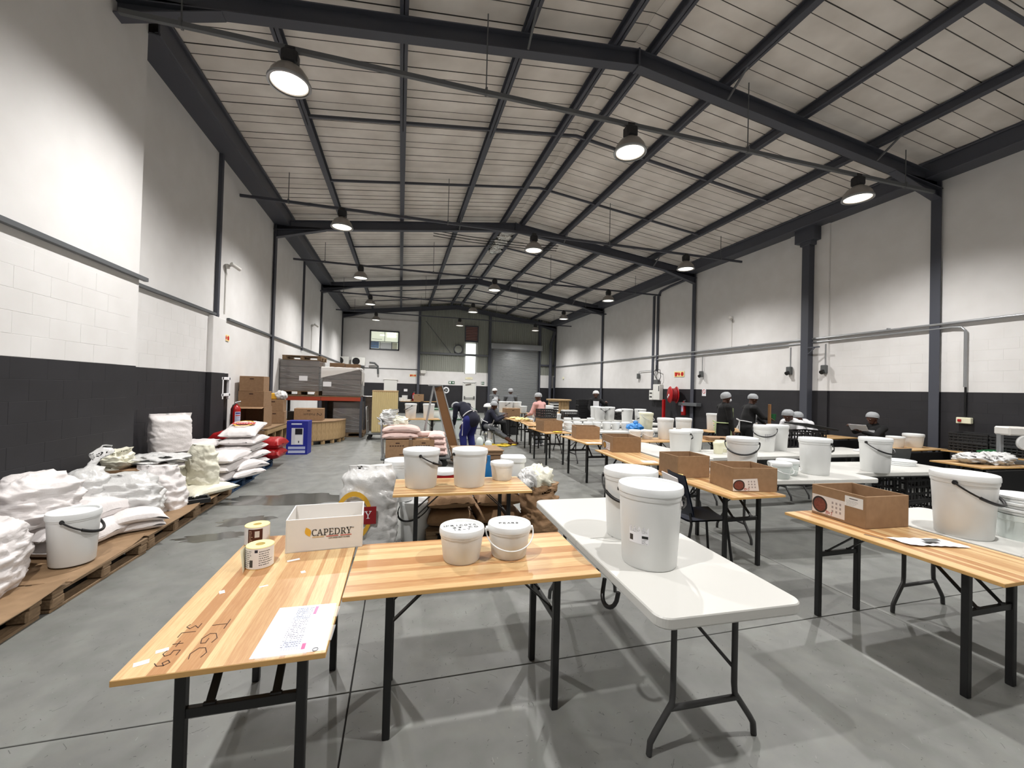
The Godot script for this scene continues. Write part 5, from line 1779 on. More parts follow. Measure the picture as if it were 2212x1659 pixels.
	lathe(s, [Vector2(0.02, 0.008), Vector2(0.03, 0.008), Vector2(0.031, 0.055), Vector2(0.02, 0.055), Vector2(0.02, 0.008)], 20)
	part("reel", s, M.label_core, tp)
	for q in [[3.3, -4.86, 0.2, 0.14, "white printed sheet on the near end of the yellow-print carton's table"], [3.42, -6.75, 0.28, 0.12, "white printed sheet on the near end of the third aisle table"]]:
		single("sheet_of_labels", boxed(Vector3(q[2], 0.001, q[3]), 0.0), M.paper, q[4], "paper", Vector3(q[0], y + 0.0008, q[1]), -0.2)
	var lp := thing("label_liner", "crumpled white label liner by the big right pail", "label liner", Vector3(3.36, y + 0.002, -1.86))
	s = st()
	var rows := []
	var nn := FastNoiseLite.new()
	nn.seed = 5
	nn.frequency = 9.0
	for i in 9:
		var row := []
		for k in 15:
			row.append(Vector3((k - 7) * 0.025, 0.006 + 0.012 * absf(nn.get_noise_2d(i * 0.05, k * 0.04)), (i - 4) * 0.018 + (k - 7) * 0.008))
		rows.append(row)
	grid(s, rows, Vector3(0, -1, 0))
	part("sheet", s, M.paper, lp)
	panel(lp, "dark_label", M.chair_grey, Vector3(-0.06, 0.0235, 0.03), Vector3(0.06, 0.0235, 0.04), Vector3(0.09, 0.0235, 0.0), Vector3(-0.03, 0.0235, -0.02))
	single("sticker_strip", boxed(Vector3(0.03, 0.001, 0.1), 0.0), M.cardboard_dark, "brown label strip stuck along the front edge of the right table", "label", Vector3(3.14, y + 0.0008, -2.03), 0.3)

# ---------------------------------------------------------------- sacks, pallets and the rest
func crumple(s: SurfaceTool, at: Vector3, r: Vector3, seed_: int, rough := 0.35, freq := 1.6):
	var n := FastNoiseLite.new()
	n.seed = seed_
	n.frequency = freq
	n.noise_type = FastNoiseLite.TYPE_SIMPLEX
	n.fractal_type = FastNoiseLite.FRACTAL_RIDGED
	n.fractal_octaves = 3
	var rows := []
	for i in 15:
		var row := []
		var t := PI * i / 14.0
		for k in 22:
			var a := TAU * k / 22.0
			var d := Vector3(sin(t) * cos(a), -cos(t), sin(t) * sin(a))
			var f := 1.0 + rough * n.get_noise_3dv(d)
			var p := Vector3(d.x * r.x, d.y * r.y, d.z * r.z) * f
			if p.y < -r.y:
				p.y = -r.y
			row.append(at + p)
		rows.append(row)
	grid(s, rows, at, true)

func pillow(s: SurfaceTool, size: Vector3, seed_: int, sag := 0.0, wrinkle := 0.012):   # a filled sack lying flat on y = 0, its seams at the rim
	var n := FastNoiseLite.new()
	n.seed = seed_
	n.frequency = 3.2
	n.fractal_octaves = 3
	var N := 22
	for side in [1, -1]:
		var rows := []
		for i in N + 1:
			var row := []
			var u := 2.0 * i / N - 1.0
			u = signf(u) * pow(absf(u), 0.75)
			for k in N + 1:
				var v := 2.0 * k / N - 1.0
				v = signf(v) * pow(absf(v), 0.75)
				var fat := pow(maxf((1.0 - pow(absf(u), 3.2)) * (1.0 - pow(absf(v), 3.2)), 0.0), 0.42)
				var pinch := 1.0 - 0.07 * (1.0 - u * u) * absf(v) * absf(v)
				var x := u * size.x * 0.5 * (1.0 - 0.05 * (1.0 - v * v))
				var z := v * size.z * 0.5 * pinch
				var w := n.get_noise_3d(x * 1.5, side * 0.7 + seed_, z * 4.0) * wrinkle * (2.0 - fat)
				var y: float = size.y * 0.42 + side * size.y * (0.56 if side > 0 else 0.42) * fat + w * (1.0 if side > 0 else 0.3)
				y -= sag * u * u
				y = maxf(y, 0.0)
				row.append(Vector3(x, y, z))
			rows.append(row)
		grid(s, rows, Vector3(0, size.y * 0.4 - side * 3.0, 0))

func upright(s: SurfaceTool, size: Vector3, prof: Array, seed_: int, wrinkle := 0.02, lean := Vector3.ZERO):   # a standing bag; prof rows are [height, width, depth]
	var n := FastNoiseLite.new()
	n.seed = seed_
	n.frequency = 2.4
	n.fractal_octaves = 4
	var cr := FastNoiseLite.new()
	cr.seed = seed_ + 5
	cr.frequency = 3.0
	cr.fractal_type = FastNoiseLite.FRACTAL_RIDGED
	cr.fractal_octaves = 2
	var rows := []
	var H := 32
	var C := 48
	for i in H + 1:
		var t := float(i) / H
		var w := 1.0
		var d := 1.0
		for k in prof.size() - 1:
			if t >= prof[k][0] and t <= prof[k + 1][0]:
				var f: float = (t - prof[k][0]) / maxf(prof[k + 1][0] - prof[k][0], 1e-5)
				f = f * f * (3.0 - 2.0 * f)
				w = lerpf(prof[k][1], prof[k + 1][1], f)
				d = lerpf(prof[k][2], prof[k + 1][2], f)
		var row := []
		for k in C:
			var a := TAU * k / C
			var c := signf(cos(a)) * pow(absf(cos(a)), 0.65)
			var q := signf(sin(a)) * pow(absf(sin(a)), 0.65)
			var p := Vector3(c * size.x * 0.5 * w, t * size.y, q * size.z * 0.5 * d)
			var dir := Vector3(cos(a), 0, sin(a))
			var g := n.get_noise_3d(p.x * 1.6, p.y * 4.5, p.z * 1.6) + 0.5 * n.get_noise_3d(p.x * 6.0 + 9.0, p.y * 3.0, p.z * 6.0) + 0.7 * cr.get_noise_3d(p.x * 1.5, p.y * 2.6 + p.x, p.z * 1.5)
			p += dir * g * wrinkle * (0.5 + minf(w, 1.0))
			if i > 0:
				p.y += g * wrinkle * 0.6
			row.append(p + lean * t * t)
		rows.append(row)
	grid(s, rows, Vector3(0, size.y * 0.4, 0), true)
	for e in [0, H]:
		var c := Vector3.ZERO
		for p in rows[e]:
			c += p
		c /= C
		for k in C:
			tri(s, c, rows[e][k], rows[e][(k + 1) % C], Vector3.DOWN if e == 0 else Vector3.UP)

func sack(label: String, at: Vector3, turn: float, size: Vector3, m: Material, group := "", sag := 0.0, category := "sack") -> Node3D:
	var o := thing("sack", label, category, at, deg_to_rad(turn), group)
	var s := st()
	pillow(s, size, int(at.x * 37 + at.z * 91 + at.y * 53) % 997, sag)
	part("sack_body", s, m, o)
	for e in [-1, 1]:
		s = st()
		var pts := []
		for k in 9:
			var v := (k - 4) / 4.0
			pts.append(Vector3(e * (size.x * 0.5 - 0.004 - 0.02 * (1.0 - v * v)), size.y * 0.42 - sag, v * size.z * 0.44))
		tube(s, pts, 0.004, 5)
		part("seam", s, m, o)
	return o

func bag(label: String, at: Vector3, turn: float, size: Vector3, prof: Array, m: Material, wrinkle := 0.02, lean := Vector3.ZERO, group := "") -> Node3D:
	var o := thing("bag", label, "bag", at, deg_to_rad(turn), group)
	var s := st()
	upright(s, size, prof, int(at.x * 31 + at.z * 77) % 991, wrinkle, lean)
	part("bag_body", s, m, o)
	return o

func pallet(label: String, at: Vector3, turn: float, L: float, W: float, m: Material, group := "") -> Node3D:
	var o := thing("pallet", label, "pallet", at, deg_to_rad(turn), group)
	var mesh_top := boxed(Vector3(L, 0.022, 0.1), 0.003).commit()
	var n := 7
	for k in n:
		var b := part_mesh("board", mesh_top, m, o)
		b.position = Vector3(0, 0.133, (k - (n - 1) * 0.5) * (W - 0.1) / (n - 1))
	for x in [-1, 0, 1]:
		part("stringer", boxed(Vector3(0.1, 0.022, W), 0.003, Vector3(x * (L * 0.5 - 0.05), 0.111, 0)), m, o)
		for z in [-1, 0, 1]:
			var bl := part("block", boxed(Vector3(0.1 if x == 0 else 0.12, 0.078, 0.12), 0.012, Vector3(x * (L * 0.5 - 0.06), 0.061, z * (W * 0.5 - 0.06))), m, o)
	for z in [-1, 0, 1]:
		part("foot_board", boxed(Vector3(L, 0.022, 0.1), 0.003, Vector3(0, 0.011, z * (W * 0.5 - 0.06))), m, o)
	return o

func crate(label: String, at: Vector3, turn: float, size: Vector3, group := "") -> Node3D:
	var o := thing("crate", label, "crate", at, deg_to_rad(turn), group)
	var s := st()
	var t := 0.012
	box(s, Vector3(0, 0.006, 0), Vector3(size.x, 0.012, size.z), 0.002)
	part("base", s, M.crate_black, o)
	for e in [-1, 1]:
		s = st()
		var x: float = e * (size.x * 0.5 - t * 0.5)
		for y in [0.04, 0.5, 0.94]:
			box(s, Vector3(x, size.y * y, 0), Vector3(t * (1.8 if y > 0.9 else 1.2), 0.03, size.z), 0.003)
		for k in 7:
			box(s, Vector3(x, size.y * 0.5, (k - 3) * size.z / 6.4), Vector3(t, size.y * 0.9, 0.02), 0.002)
		part("side_wall", s, M.crate_black, o)
		s = st()
		var z: float = e * (size.z * 0.5 - t * 0.5)
		for y in [0.04, 0.35, 0.65, 0.94]:
			box(s, Vector3(0, size.y * y, z), Vector3(size.x, 0.03, t * (1.8 if y > 0.9 else 1.2)), 0.003)
		for k in 9:
			box(s, Vector3((k - 4) * size.x / 8.4, size.y * 0.5, z), Vector3(0.02, size.y * 0.9, t), 0.002)
		part("end_wall", s, M.crate_black, o)
	return o

func build_left_goods():
	var gp := "pallets along the left wall"
	var z := [-3.05, -4.22, -5.35, -6.42]
	var names := ["wooden pallet nearest the camera along the left wall", "wooden pallet under the white pail by the left wall", "wooden pallet beyond the white pail, under the slumped bags", "wooden pallet next to the blue one by the left wall"]
	for k in 4:
		pallet(names[k], Vector3(-2.8 + [0.0, 0.02, 0.0, -0.02][k], 0, z[k]), 90.0 + [1.0, -1.0, 1.5, 0.0][k], 1.1, 0.9, M.pallet_wood, gp)
	pallet("dark blue pallet under the stacked white sacks, nearer one", Vector3(-2.86, 0, -7.5), 90, 1.05, 0.95, M.pallet_blue, "blue pallets")
	pallet("dark blue pallet under the stacked white sacks, farther one", Vector3(-2.9, 0, -8.65), 90, 1.1, 0.95, M.pallet_blue, "blue pallets")
	var gs := "brown boards on the pallets"
	for q in [[-2.79, -3.15, 0.92, 1.3, 0.0, "brown board laid over the pallet nearest the camera"], [-2.8, -4.3, 0.93, 0.95, 0.01, "brown board on the pallet under the white pail"], [-2.8, -5.32, 0.94, 1.04, -0.01, "brown curled board under the slumped bags"], [-2.76, -6.4, 0.86, 1.0, 0.02, "brown board with a torn corner next to the blue pallet"]]:
		var s := st()
		var rows := []
		for i in 9:
			var row := []
			for k in 9:
				var u := (k / 8.0 - 0.5)
				var v := (i / 8.0 - 0.5)
				var lift := 0.0
				if u > 0.3 and v < -0.3:
					lift = (u - 0.3) * (-0.3 - v) * 0.9
				row.append(Vector3(u * q[2], 0.006 + lift, v * q[3]))
			rows.append(row)
		grid(s, rows, Vector3(0, -2, 0))
		var rim := st()
		for e in [0, 8]:
			for i in 8:
				for w in [[rows[e][i], rows[e][i + 1]], [rows[i][e], rows[i + 1][e]]]:
					var a: Vector3 = w[0]
					var b: Vector3 = w[1]
					face(rim, a, b, b - Vector3(0, 0.006, 0), a - Vector3(0, 0.006, 0), Vector3(0, 0, 0))
		var o := thing("floor_board", q[5], "board", Vector3(q[0], 0.146, q[1]), q[4], gs)
		part("sheet", s, M.ply, o)
		part("sheet_rim", rim, M.cardboard_rim, o)
	var W: Material = M.sack_white
	var full := [[0.0, 0.9, 0.9], [0.12, 1.0, 1.0], [0.55, 1.02, 1.0], [0.8, 0.95, 0.8], [1.0, 0.75, 0.35]]
	var open := [[0.0, 0.92, 0.92], [0.15, 1.0, 1.0], [0.6, 0.98, 0.95], [1.0, 1.0, 0.82]]
	var tied := [[0.0, 0.92, 0.92], [0.12, 1.02, 1.0], [0.4, 0.98, 0.95], [0.58, 0.6, 0.6], [0.66, 0.17, 0.17], [0.72, 0.16, 0.12], [0.86, 0.5, 0.16], [1.0, 0.22, 0.04]]
	var b := bag("bulging white sack with faint print, at the left edge of the picture", Vector3(-2.92, 0.15, -3.72), 20, Vector3(0.62, 0.5, 0.62), full, W, 0.022)
	var im := picture(96, 96, Color(0.83, 0.81, 0.805))
	lines_of_print(im, Rect2i(6, 10, 84, 80), 9, 3, Color(0.66, 0.64, 0.65))
	bag("rounded white sack on top of the long ones near the left edge", Vector3(-2.98, 0.44, -4.42), 60, Vector3(0.5, 0.42, 0.5), [[0.0, 0.95, 0.95], [0.3, 1.0, 1.0], [0.7, 0.98, 0.9], [0.92, 0.7, 0.55], [1.0, 0.35, 0.2]], W, 0.03)
	sack("long white sack lying under the rounded one, upper of two", Vector3(-2.95, 0.31, -4.75), 82, Vector3(1.05, 0.22, 0.55), W, "", 0.06)
	sack("long white sack lying beneath, behind the white pail", Vector3(-2.85, 0.15, -4.8), 80, Vector3(1.05, 0.2, 0.62), W, "", 0.02)
	bag("tied white plastic bag with a crumpled neck and green print, sticking up by the dado", Vector3(-3.08, 0.42, -5.1), 30, Vector3(0.36, 0.55, 0.3), tied, M.film, 0.02, Vector3(0.2, 0, -0.12))
	bag("large slumped white bag with many folds, in the middle of the pallet row", Vector3(-2.86, 0.15, -5.28), 15, Vector3(0.72, 0.52, 0.5), [[0.0, 0.9, 0.95], [0.15, 1.0, 1.02], [0.5, 0.98, 0.98], [0.8, 0.8, 0.75], [1.0, 0.5, 0.35]], M.film, 0.032, Vector3(0.03, 0, 0))
	sack("flat white sack folded forward over the board, upper one in front of the slumped bag", Vector3(-2.56, 0.25, -5.0), 35, Vector3(0.5, 0.12, 0.36), W, "", 0.05)
	sack("flat white sack under the folded one in front of the slumped bag", Vector3(-2.6, 0.15, -5.05), 30, Vector3(0.5, 0.11, 0.4), W, "", 0.0)
	bag("standing white woven sack with level creases, right of the slumped bag", Vector3(-2.72, 0.15, -5.82), -10, Vector3(0.46, 0.5, 0.38), [[0.0, 1.0, 0.95], [0.1, 1.03, 1.0], [0.6, 0.93, 0.9], [0.85, 0.8, 0.6], [1.0, 0.9, 0.2]], W, 0.022, Vector3(-0.05, 0, 0))
	bag("crumpled cream bag with a green mark on a brown carton by the dado", Vector3(-3.25, 0.6, -5.95), 0, Vector3(0.3, 0.22, 0.3), [[0.0, 0.8, 0.8], [0.4, 1.1, 1.0], [1.0, 0.6, 0.5]], M.sack_cream, 0.06)
	carton("carton", "low brown carton behind the standing woven sack", Vector3(-3.1, 0.15, -6.05), 0.1, Vector3(0.6, 0.46, 0.55), M.cardboard, M.cardboard_rim, "carton", "", false)
	var pg := thing("plastic_sheet", "crumpled grey plastic on the low carton by the dado", "plastic sheet", Vector3(-2.98, 0.61, -6.25))
	var s := st()
	crumple(s, Vector3(0, 0.05, 0), Vector3(0.3, 0.06, 0.26), 4, 0.5, 2.5)
	part("sheet", s, M.film, pg)
	sack("cream sack lying behind the open cream bag", Vector3(-2.9, 0.3, -6.55), 75, Vector3(0.62, 0.2, 0.4), M.sack_cream)
	sack("cream sack lying at the bottom behind the open cream bag", Vector3(-2.88, 0.15, -6.5), 70, Vector3(0.62, 0.18, 0.42), M.sack_cream)
	sack("flat cream sack under the open cream bag, beside the black tray", Vector3(-2.5, 0.16, -6.42), 62, Vector3(0.66, 0.13, 0.44), M.sack_cream, "", 0.01)
	bag("open cream bag standing upright with a crumpled mouth", Vector3(-2.58, 0.285, -6.5), -28, Vector3(0.44, 0.52, 0.22), [[0.0, 1.0, 1.0], [0.5, 1.0, 0.95], [0.75, 0.95, 0.7], [1.0, 0.75, 0.35]], M.sack_cream, 0.016)
	var tr := thing("black_tray", "small black plastic tray on the brown board below the cream sack", "tray", Vector3(-2.44, 0.155, -5.98), 0.5)
	s = st()
	box(s, Vector3(0, 0.01, 0), Vector3(0.3, 0.02, 0.22), 0.006)
	for e in [-1, 1]:
		box(s, Vector3(e * 0.14, 0.035, 0), Vector3(0.02, 0.05, 0.22), 0.006)
		box(s, Vector3(0, 0.035, e * 0.1), Vector3(0.28, 0.05, 0.02), 0.006)
	part("tray", s, M.crate_black, tr)
	bag("tall white sack standing against the dado, flat topped", Vector3(-3.28, 0.62, -7.2), 45, Vector3(0.5, 0.56, 0.3), [[0.0, 0.95, 1.0], [0.3, 1.0, 1.0], [0.8, 1.0, 0.8], [1.0, 1.02, 0.25]], W, 0.008)
	var g := "white sacks stacked on the blue pallets"
	var lv := ["lowest", "second", "third", "fourth", "topmost"]
	for k in 4:
		sack("white sack in the back column by the dado, %s layer" % lv[k if k < 3 else 4], Vector3(-3.2, 0.15 + k * 0.135, -7.65 - 0.05 * k), 88 + k * 2.0, Vector3(1.0, 0.15, 0.56), W, g)
	for k in 3:
		sack("white sack in the near front column with a brown patch side, %s layer" % lv[k if k < 2 else 4], Vector3(-2.66 + 0.02 * k, 0.15 + k * 0.14, -7.35), 84 + k * 3.0, Vector3(0.85, 0.16, 0.5), W, g)
	for k in 5:
		var sk := sack("white sack in the far front column, %s layer%s" % [lv[k], " with a red and yellow logo" if k == 4 else ""], Vector3(-2.72 + 0.03 * (k % 2), 0.15 + k * 0.135, -8.35 - 0.03 * k), 78 + k * 4.0, Vector3(0.9, 0.16, 0.56), W, g)
		if k == 4:
			var lf := Transform3D(Basis(Vector3.UP, deg_to_rad(-78)).rotated(Vector3.RIGHT, 0.0), Vector3(0.1, 0.165, 0))
			s = st()
			var pts := []
			for i in 28:
				pts.append(Vector2(cos(TAU * i / 28) * 0.26, sin(TAU * i / 28) * 0.16))
			var e := st()
			for i in 28:
				var a := TAU * i / 28
				var c := TAU * (i + 1) / 28
				face(e, Vector3(cos(a) * 0.2, 0.18, sin(a) * 0.16), Vector3(cos(c) * 0.2, 0.18, sin(c) * 0.16), Vector3(cos(c) * 0.165, 0.181, sin(c) * 0.125), Vector3(cos(a) * 0.165, 0.181, sin(a) * 0.125), Vector3(0, -1, 0))
			part("logo_ring", e, M.ink_gold, sk)
			e = st()
			box(e, Vector3(0, 0.182, 0), Vector3(0.12, 0.002, 0.36))
			part("logo_banner", e, M.ink_red, sk)
			words("SOCIETY", 0.085, M.paper, sk, Transform3D(Basis(Vector3(0, 0, 1), Vector3(1, 0, 0), Vector3(0, 1, 0)), Vector3(0, 0.184, 0)))
			sk.rotation.x = 0.0
			sk.rotate_object_local(Vector3.BACK, 0.16)
			sk.position.y += 0.06
	sack("white sack slipped sideways at the front of the blue pallet, upper", Vector3(-2.4, 0.26, -7.62), 60, Vector3(0.6, 0.14, 0.34), W, g, 0.03)
	sack("white sack slipped sideways at the front of the blue pallet, lower", Vector3(-2.42, 0.15, -7.5), 62, Vector3(0.62, 0.13, 0.34), W, g, 0.0)
	for q in [[-2.5, 0.15, -9.25, 90, "lower red net sack at the far end of the pallet row"], [-2.5, 0.34, -9.28, 86, "upper red net sack at the far end of the pallet row"], [-3.15, 0.5, -9.1, 80, "red sack lying behind the white ones by the dado"]]:
		sack(q[4], Vector3(q[0], q[1], q[2]), q[3], Vector3(0.6, 0.24, 0.5), M.sack_red, "red sacks")
	single("red_sack_support", boxed(Vector3(0.5, 0.5, 0.55), 0.02), M.cardboard_dark, "brown carton under the red sack by the dado", "carton", Vector3(-3.25, 0.25, -9.25))
	bag("small white bag top poking up behind the logo sack", Vector3(-2.95, 0.62, -8.95), 0, Vector3(0.28, 0.26, 0.2), [[0.0, 1.0, 1.0], [0.6, 0.9, 0.8], [1.0, 0.5, 0.3]], W, 0.03)
	# bench, half drum, blue carton
	var be := thing("wooden_bench", "low wooden crate bench along the left wall under the tall cartons", "bench", Vector3(-3.2, 0, -11.2))
	part("bench_top", boxed(Vector3(0.74, 0.03, 1.9), 0.004, Vector3(0, 0.63, 0)), M.ply, be)
	for k in 4:
		part("upright", boxed(Vector3(0.06, 0.6, 0.05), 0.004, Vector3(0.33, 0.3, 0.92 - k * 0.61)), M.pine, be)
	part("rear_panel", boxed(Vector3(0.02, 0.58, 1.85), 0.002, Vector3(-0.3, 0.31, 0)), M.ply, be)
	part("end_panel", boxed(Vector3(0.66, 0.56, 0.02), 0.002, Vector3(0, 0.32, 0.93)), M.ply, be)
	part("front_rail", boxed(Vector3(0.03, 0.1, 1.88), 0.003, Vector3(0.35, 0.56, 0)), M.pine, be)
	var dr := thing("cable_drum", "half round wooden drum counter with vertical slats before the pallet rack", "drum", Vector3(-2.85, 0, -13.28))
	var R := 1.3
	var out := []
	for i in 33:
		var a := PI * i / 32.0
		var p := Vector2(cos(a) * R, sin(a) * R)
		if p.x > -0.6:
			out.append(p)
	out.append(Vector2(-0.6, sqrt(R * R - 0.6 * 0.6)))
	out.append(Vector2(-0.6, 0))
	s = st()
	slab_shape(s, out, 0.615, 0.645, 0.004)
	part("drum_top", s, M.ply, dr)
	s = st()
	var inner := []
	for p in out:
		inner.append(p * 0.98)
	slab_shape(s, inner, 0.1, 0.13, 0.004)
	part("drum_floor", s, M.ply, dr)
	for i in 22:
		var a := 0.02 + PI * 0.63 * i / 21.0
		var o := part("slat", boxed(Vector3(0.022, 0.5, 0.118), 0.004), M.pine, dr)
		o.position = Vector3(cos(a) * (R - 0.03), 0.37, sin(a) * (R - 0.03))
		o.rotation.y = -a
	for i in 8:
		var a := 0.06 + PI * 0.58 * i / 7.0
		part("foot_block", boxed(Vector3(0.1, 0.1, 0.1), 0.006, Vector3(cos(a) * (R - 0.08), 0.05, sin(a) * (R - 0.08))), M.pine, dr)
	var bb := thing("appliance_box", "blue printed box showing a white air cooler, standing on the floor", "box", Vector3(-2.3, 0, -10.78), -0.05)
	part("box_body", boxed(Vector3(0.46, 0.79, 0.36), 0.004, Vector3(0, 0.395, 0)), M.blue_box, bb)
	im = picture(128, 224, Color(0.11, 0.16, 0.58))
	im.fill_rect(Rect2i(28, 14, 64, 10), Color(0.82, 0.86, 0.95))
	im.fill_rect(Rect2i(30, 46, 72, 112), Color(0.86, 0.87, 0.9))
	im.fill_rect(Rect2i(52, 50, 44, 40), Color(0.08, 0.1, 0.14))
	im.fill_rect(Rect2i(52, 96, 44, 58), Color(0.93, 0.94, 0.95))
	im.fill_rect(Rect2i(72, 132, 6, 14), Color(0.2, 0.2, 0.25))
	im.fill_rect(Rect2i(12, 170, 104, 18), Color(0.72, 0.76, 0.9))
	im.fill_rect(Rect2i(12, 196, 104, 18), Color(0.78, 0.81, 0.92))
	printed("cooler_print", im, 0.45)
	panel(bb, "front_print", M.cooler_print, Vector3(-0.228, 0.002, 0.1808), Vector3(0.228, 0.002, 0.1808), Vector3(0.228, 0.788, 0.1808), Vector3(-0.228, 0.788, 0.1808))
	im = picture(64, 128, Color(0.72, 0.72, 0.72))
	im.fill_rect(Rect2i(14, 50, 22, 40), Color(0.2, 0.2, 0.2))
	im.fill_rect(Rect2i(0, 0, 64, 14), Color(0.12, 0.17, 0.55))
	printed("cooler_side", im, 0.5)
	panel(bb, "side_print", M.cooler_side, Vector3(-0.2308, 0.002, -0.178), Vector3(-0.2308, 0.002, 0.178), Vector3(-0.2308, 0.788, 0.178), Vector3(-0.2308, 0.788, -0.178))
	words("LOGIC", 0.045, M.paper, bb, Transform3D(Basis.IDENTITY, Vector3(-0.02, 0.72, 0.1815)))
	# rack with wrapped pallets
	var rk := thing("pallet_rack", "orange-beamed pallet rack in the left corner", "rack", Vector3(-2.38, 0, -13.9))
	for q in [[-1.13, 0.1], [0.0, 0.1], [1.2, 0.1], [-1.13, -0.95], [0.0, -0.95], [1.2, -0.95]]:
		part("rack_upright", boxed(Vector3(0.08, 1.3, 0.06), 0.004, Vector3(q[0], 0.65, q[1])), M.steel, rk)
	for q in [[-0.57, 0.12], [0.6, 0.12], [-0.57, -0.95], [0.6, -0.95]]:
		part("rack_beam", boxed(Vector3(1.16, 0.12, 0.05), 0.005, Vector3(q[0], 1.22, q[1])), M.rack_orange, rk)
	for k in 8:
		part("deck_board", boxed(Vector3(2.3, 0.02, 0.1), 0.002, Vector3(0, 1.295, 0.1 - k * 0.15)), M.pallet_wood, rk)
	var gw := "shrink-wrapped loads in the left corner"
	wrapped("dark shrink-wrapped load on the upper left of the rack, with a white label", Vector3(-3.0, 1.44, -14.35), Vector3(1.1, 0.95, 1.0), gw, true)
	wrapped("dark shrink-wrapped load on the upper right of the rack, under a white sheet", Vector3(-1.78, 1.31, -14.4), Vector3(1.14, 0.88, 1.0), gw, true)
	wrapped("shiny shrink-wrapped load on the floor at the right end of the rack", Vector3(-1.6, 0.145, -14.45), Vector3(0.85, 0.98, 1.0), gw, false)
	pallet("brown pallet under the shiny wrapped load on the floor", Vector3(-1.6, 0, -14.45), 0, 1.0, 1.0, M.pallet_wood)
	pallet("pallet under the upper left wrapped load", Vector3(-3.0, 1.305, -14.35), 0, 1.1, 1.0, M.pallet_wood)
	pallet("pale wooden pallet lying on top of the upper left wrapped load", Vector3(-2.95, 2.4, -14.35), 0, 1.1, 1.0, M.pallet_wood)
	var gb := "brown cartons behind the rack loads"
	for k in 2:
		carton("carton", "brown carton stacked behind the wrapped loads, %s" % ["left", "middle", "right"][k], Vector3(-2.1 + k * 0.5, 1.31, -15.25), 0.0, Vector3(0.46, 1.0 + [0.1, 0.08, -0.02][k], 0.5), M.cardboard_dark, M.cardboard_rim, "carton", gb, false)
	single("carton_support", boxed(Vector3(1.7, 1.3, 0.55), 0.01), M.wrap, "wrapped load on the floor behind the rack", "wrapped load", Vector3(-1.75, 0.65, -15.25))
	var ws := thing("white_sheet", "white sheet draped over the upper right wrapped load", "sheet", Vector3(-1.78, 2.2, -14.4))
	s = st()
	var rows := []
	var nn := FastNoiseLite.new()
	nn.seed = 12
	nn.frequency = 1.6
	for i in 13:
		var row := []
		for k in 15:
			var u := k / 14.0
			var v := i / 12.0
			var x := lerpf(-0.62, 0.72, u)
			var zz := lerpf(0.72, -0.5, v)
			var y: float = 0.02 + 0.03 * absf(nn.get_noise_2d(u * 3, v * 3))
			if zz > 0.5:
				y -= (zz - 0.5) * 1.6 * (1.0 - u)
				zz = 0.52
			if x > 0.58:
				y -= (x - 0.58) * 4.2 * (0.6 + 0.4 * absf(sin(v * 9.0)))
				x = 0.59 + 0.04 * nn.get_noise_2d(v * 4, 3.0)
			row.append(Vector3(x, y, zz))
		rows.append(row)
	grid(s, rows, Vector3(0, -1, 0))
	part("sheet", s, M.carton_white, ws)

func wrapped(label: String, at: Vector3, size: Vector3, group: String, tag: bool):
	var o := thing("wrapped_load", label, "wrapped load", at, 0.0, group)
	var s := st()
	var n := 5
	for k in n:
		var h := size.y / n
		box(s, Vector3(rng.randf_range(-0.006, 0.006), h * (k + 0.5), rng.randf_range(-0.006, 0.006)), Vector3(size.x, h - 0.008, size.z), 0.012)
	part("carton_layers", s, M.wrap, o)
	s = st()
	box(s, Vector3(0, size.y * 0.5, 0), Vector3(size.x + 0.02, size.y + 0.012, size.z + 0.02), 0.02)
	part("stretch_film", s, M.plastic_film_thin, o)
	s = st()
	for k in 4:
		bar(s, Vector3(-size.x * 0.5, size.y * (0.75 - k * 0.2), size.z * 0.5 + 0.014), Vector3(size.x * 0.5, size.y * (0.4 - k * 0.1), size.z * 0.5 + 0.014), 0.004, 0.012)
	part("film_edge", s, M.plastic_film, o)
	if tag:
		part("paper_label", boxed(Vector3(0.24, 0.15, 0.002), 0.0, Vector3(size.x * (0.1 if size.y > 0.9 else -0.38), size.y * 0.42, size.z * 0.5 + 0.018)), M.paper, o, "white paper label")

func cart(label: String, at: Vector3, turn: float, size: Vector2, handle: float) -> Node3D:
	var o := thing("platform_cart", label, "cart", at, deg_to_rad(turn))
	part("platform", boxed(Vector3(size.x, 0.05, size.y), 0.012, Vector3(0, 0.185, 0)), M.chair_grey, o)
	for x in [-1, 1]:
		for z in [-1, 1]:
			var s := st()
			lathe(s, [Vector2(0, -0.018), Vector2(0.06, -0.018), Vector2(0.065, -0.01), Vector2(0.065, 0.01), Vector2(0.06, 0.018), Vector2(0, 0.018)], 18, Vector3(x * (size.x * 0.5 - 0.1), 0.066, z * (size.y * 0.5 - 0.08)), Basis(Vector3.RIGHT, PI / 2))
			box(s, Vector3(x * (size.x * 0.5 - 0.1), 0.13, z * (size.y * 0.5 - 0.08)), Vector3(0.06, 0.06, 0.05), 0.005)
			part("wheel", s, M.black_plastic, o)
	var s2 := st()
	var hx := -size.x * 0.5 + 0.03
	tube(s2, [Vector3(hx, 0.2, size.y * 0.4), Vector3(hx - 0.04, handle - 0.1, size.y * 0.4), Vector3(hx - 0.05, handle, size.y * 0.3), Vector3(hx - 0.05, handle, -size.y * 0.3), Vector3(hx - 0.04, handle - 0.1, -size.y * 0.4), Vector3(hx, 0.2, -size.y * 0.4)], 0.016, 8)
	tube(s2, [Vector3(hx - 0.02, 0.55, size.y * 0.4), Vector3(hx - 0.02, 0.55, -size.y * 0.4)], 0.012, 8)
	part("push_handle", s2, M.galv, o)
	return o

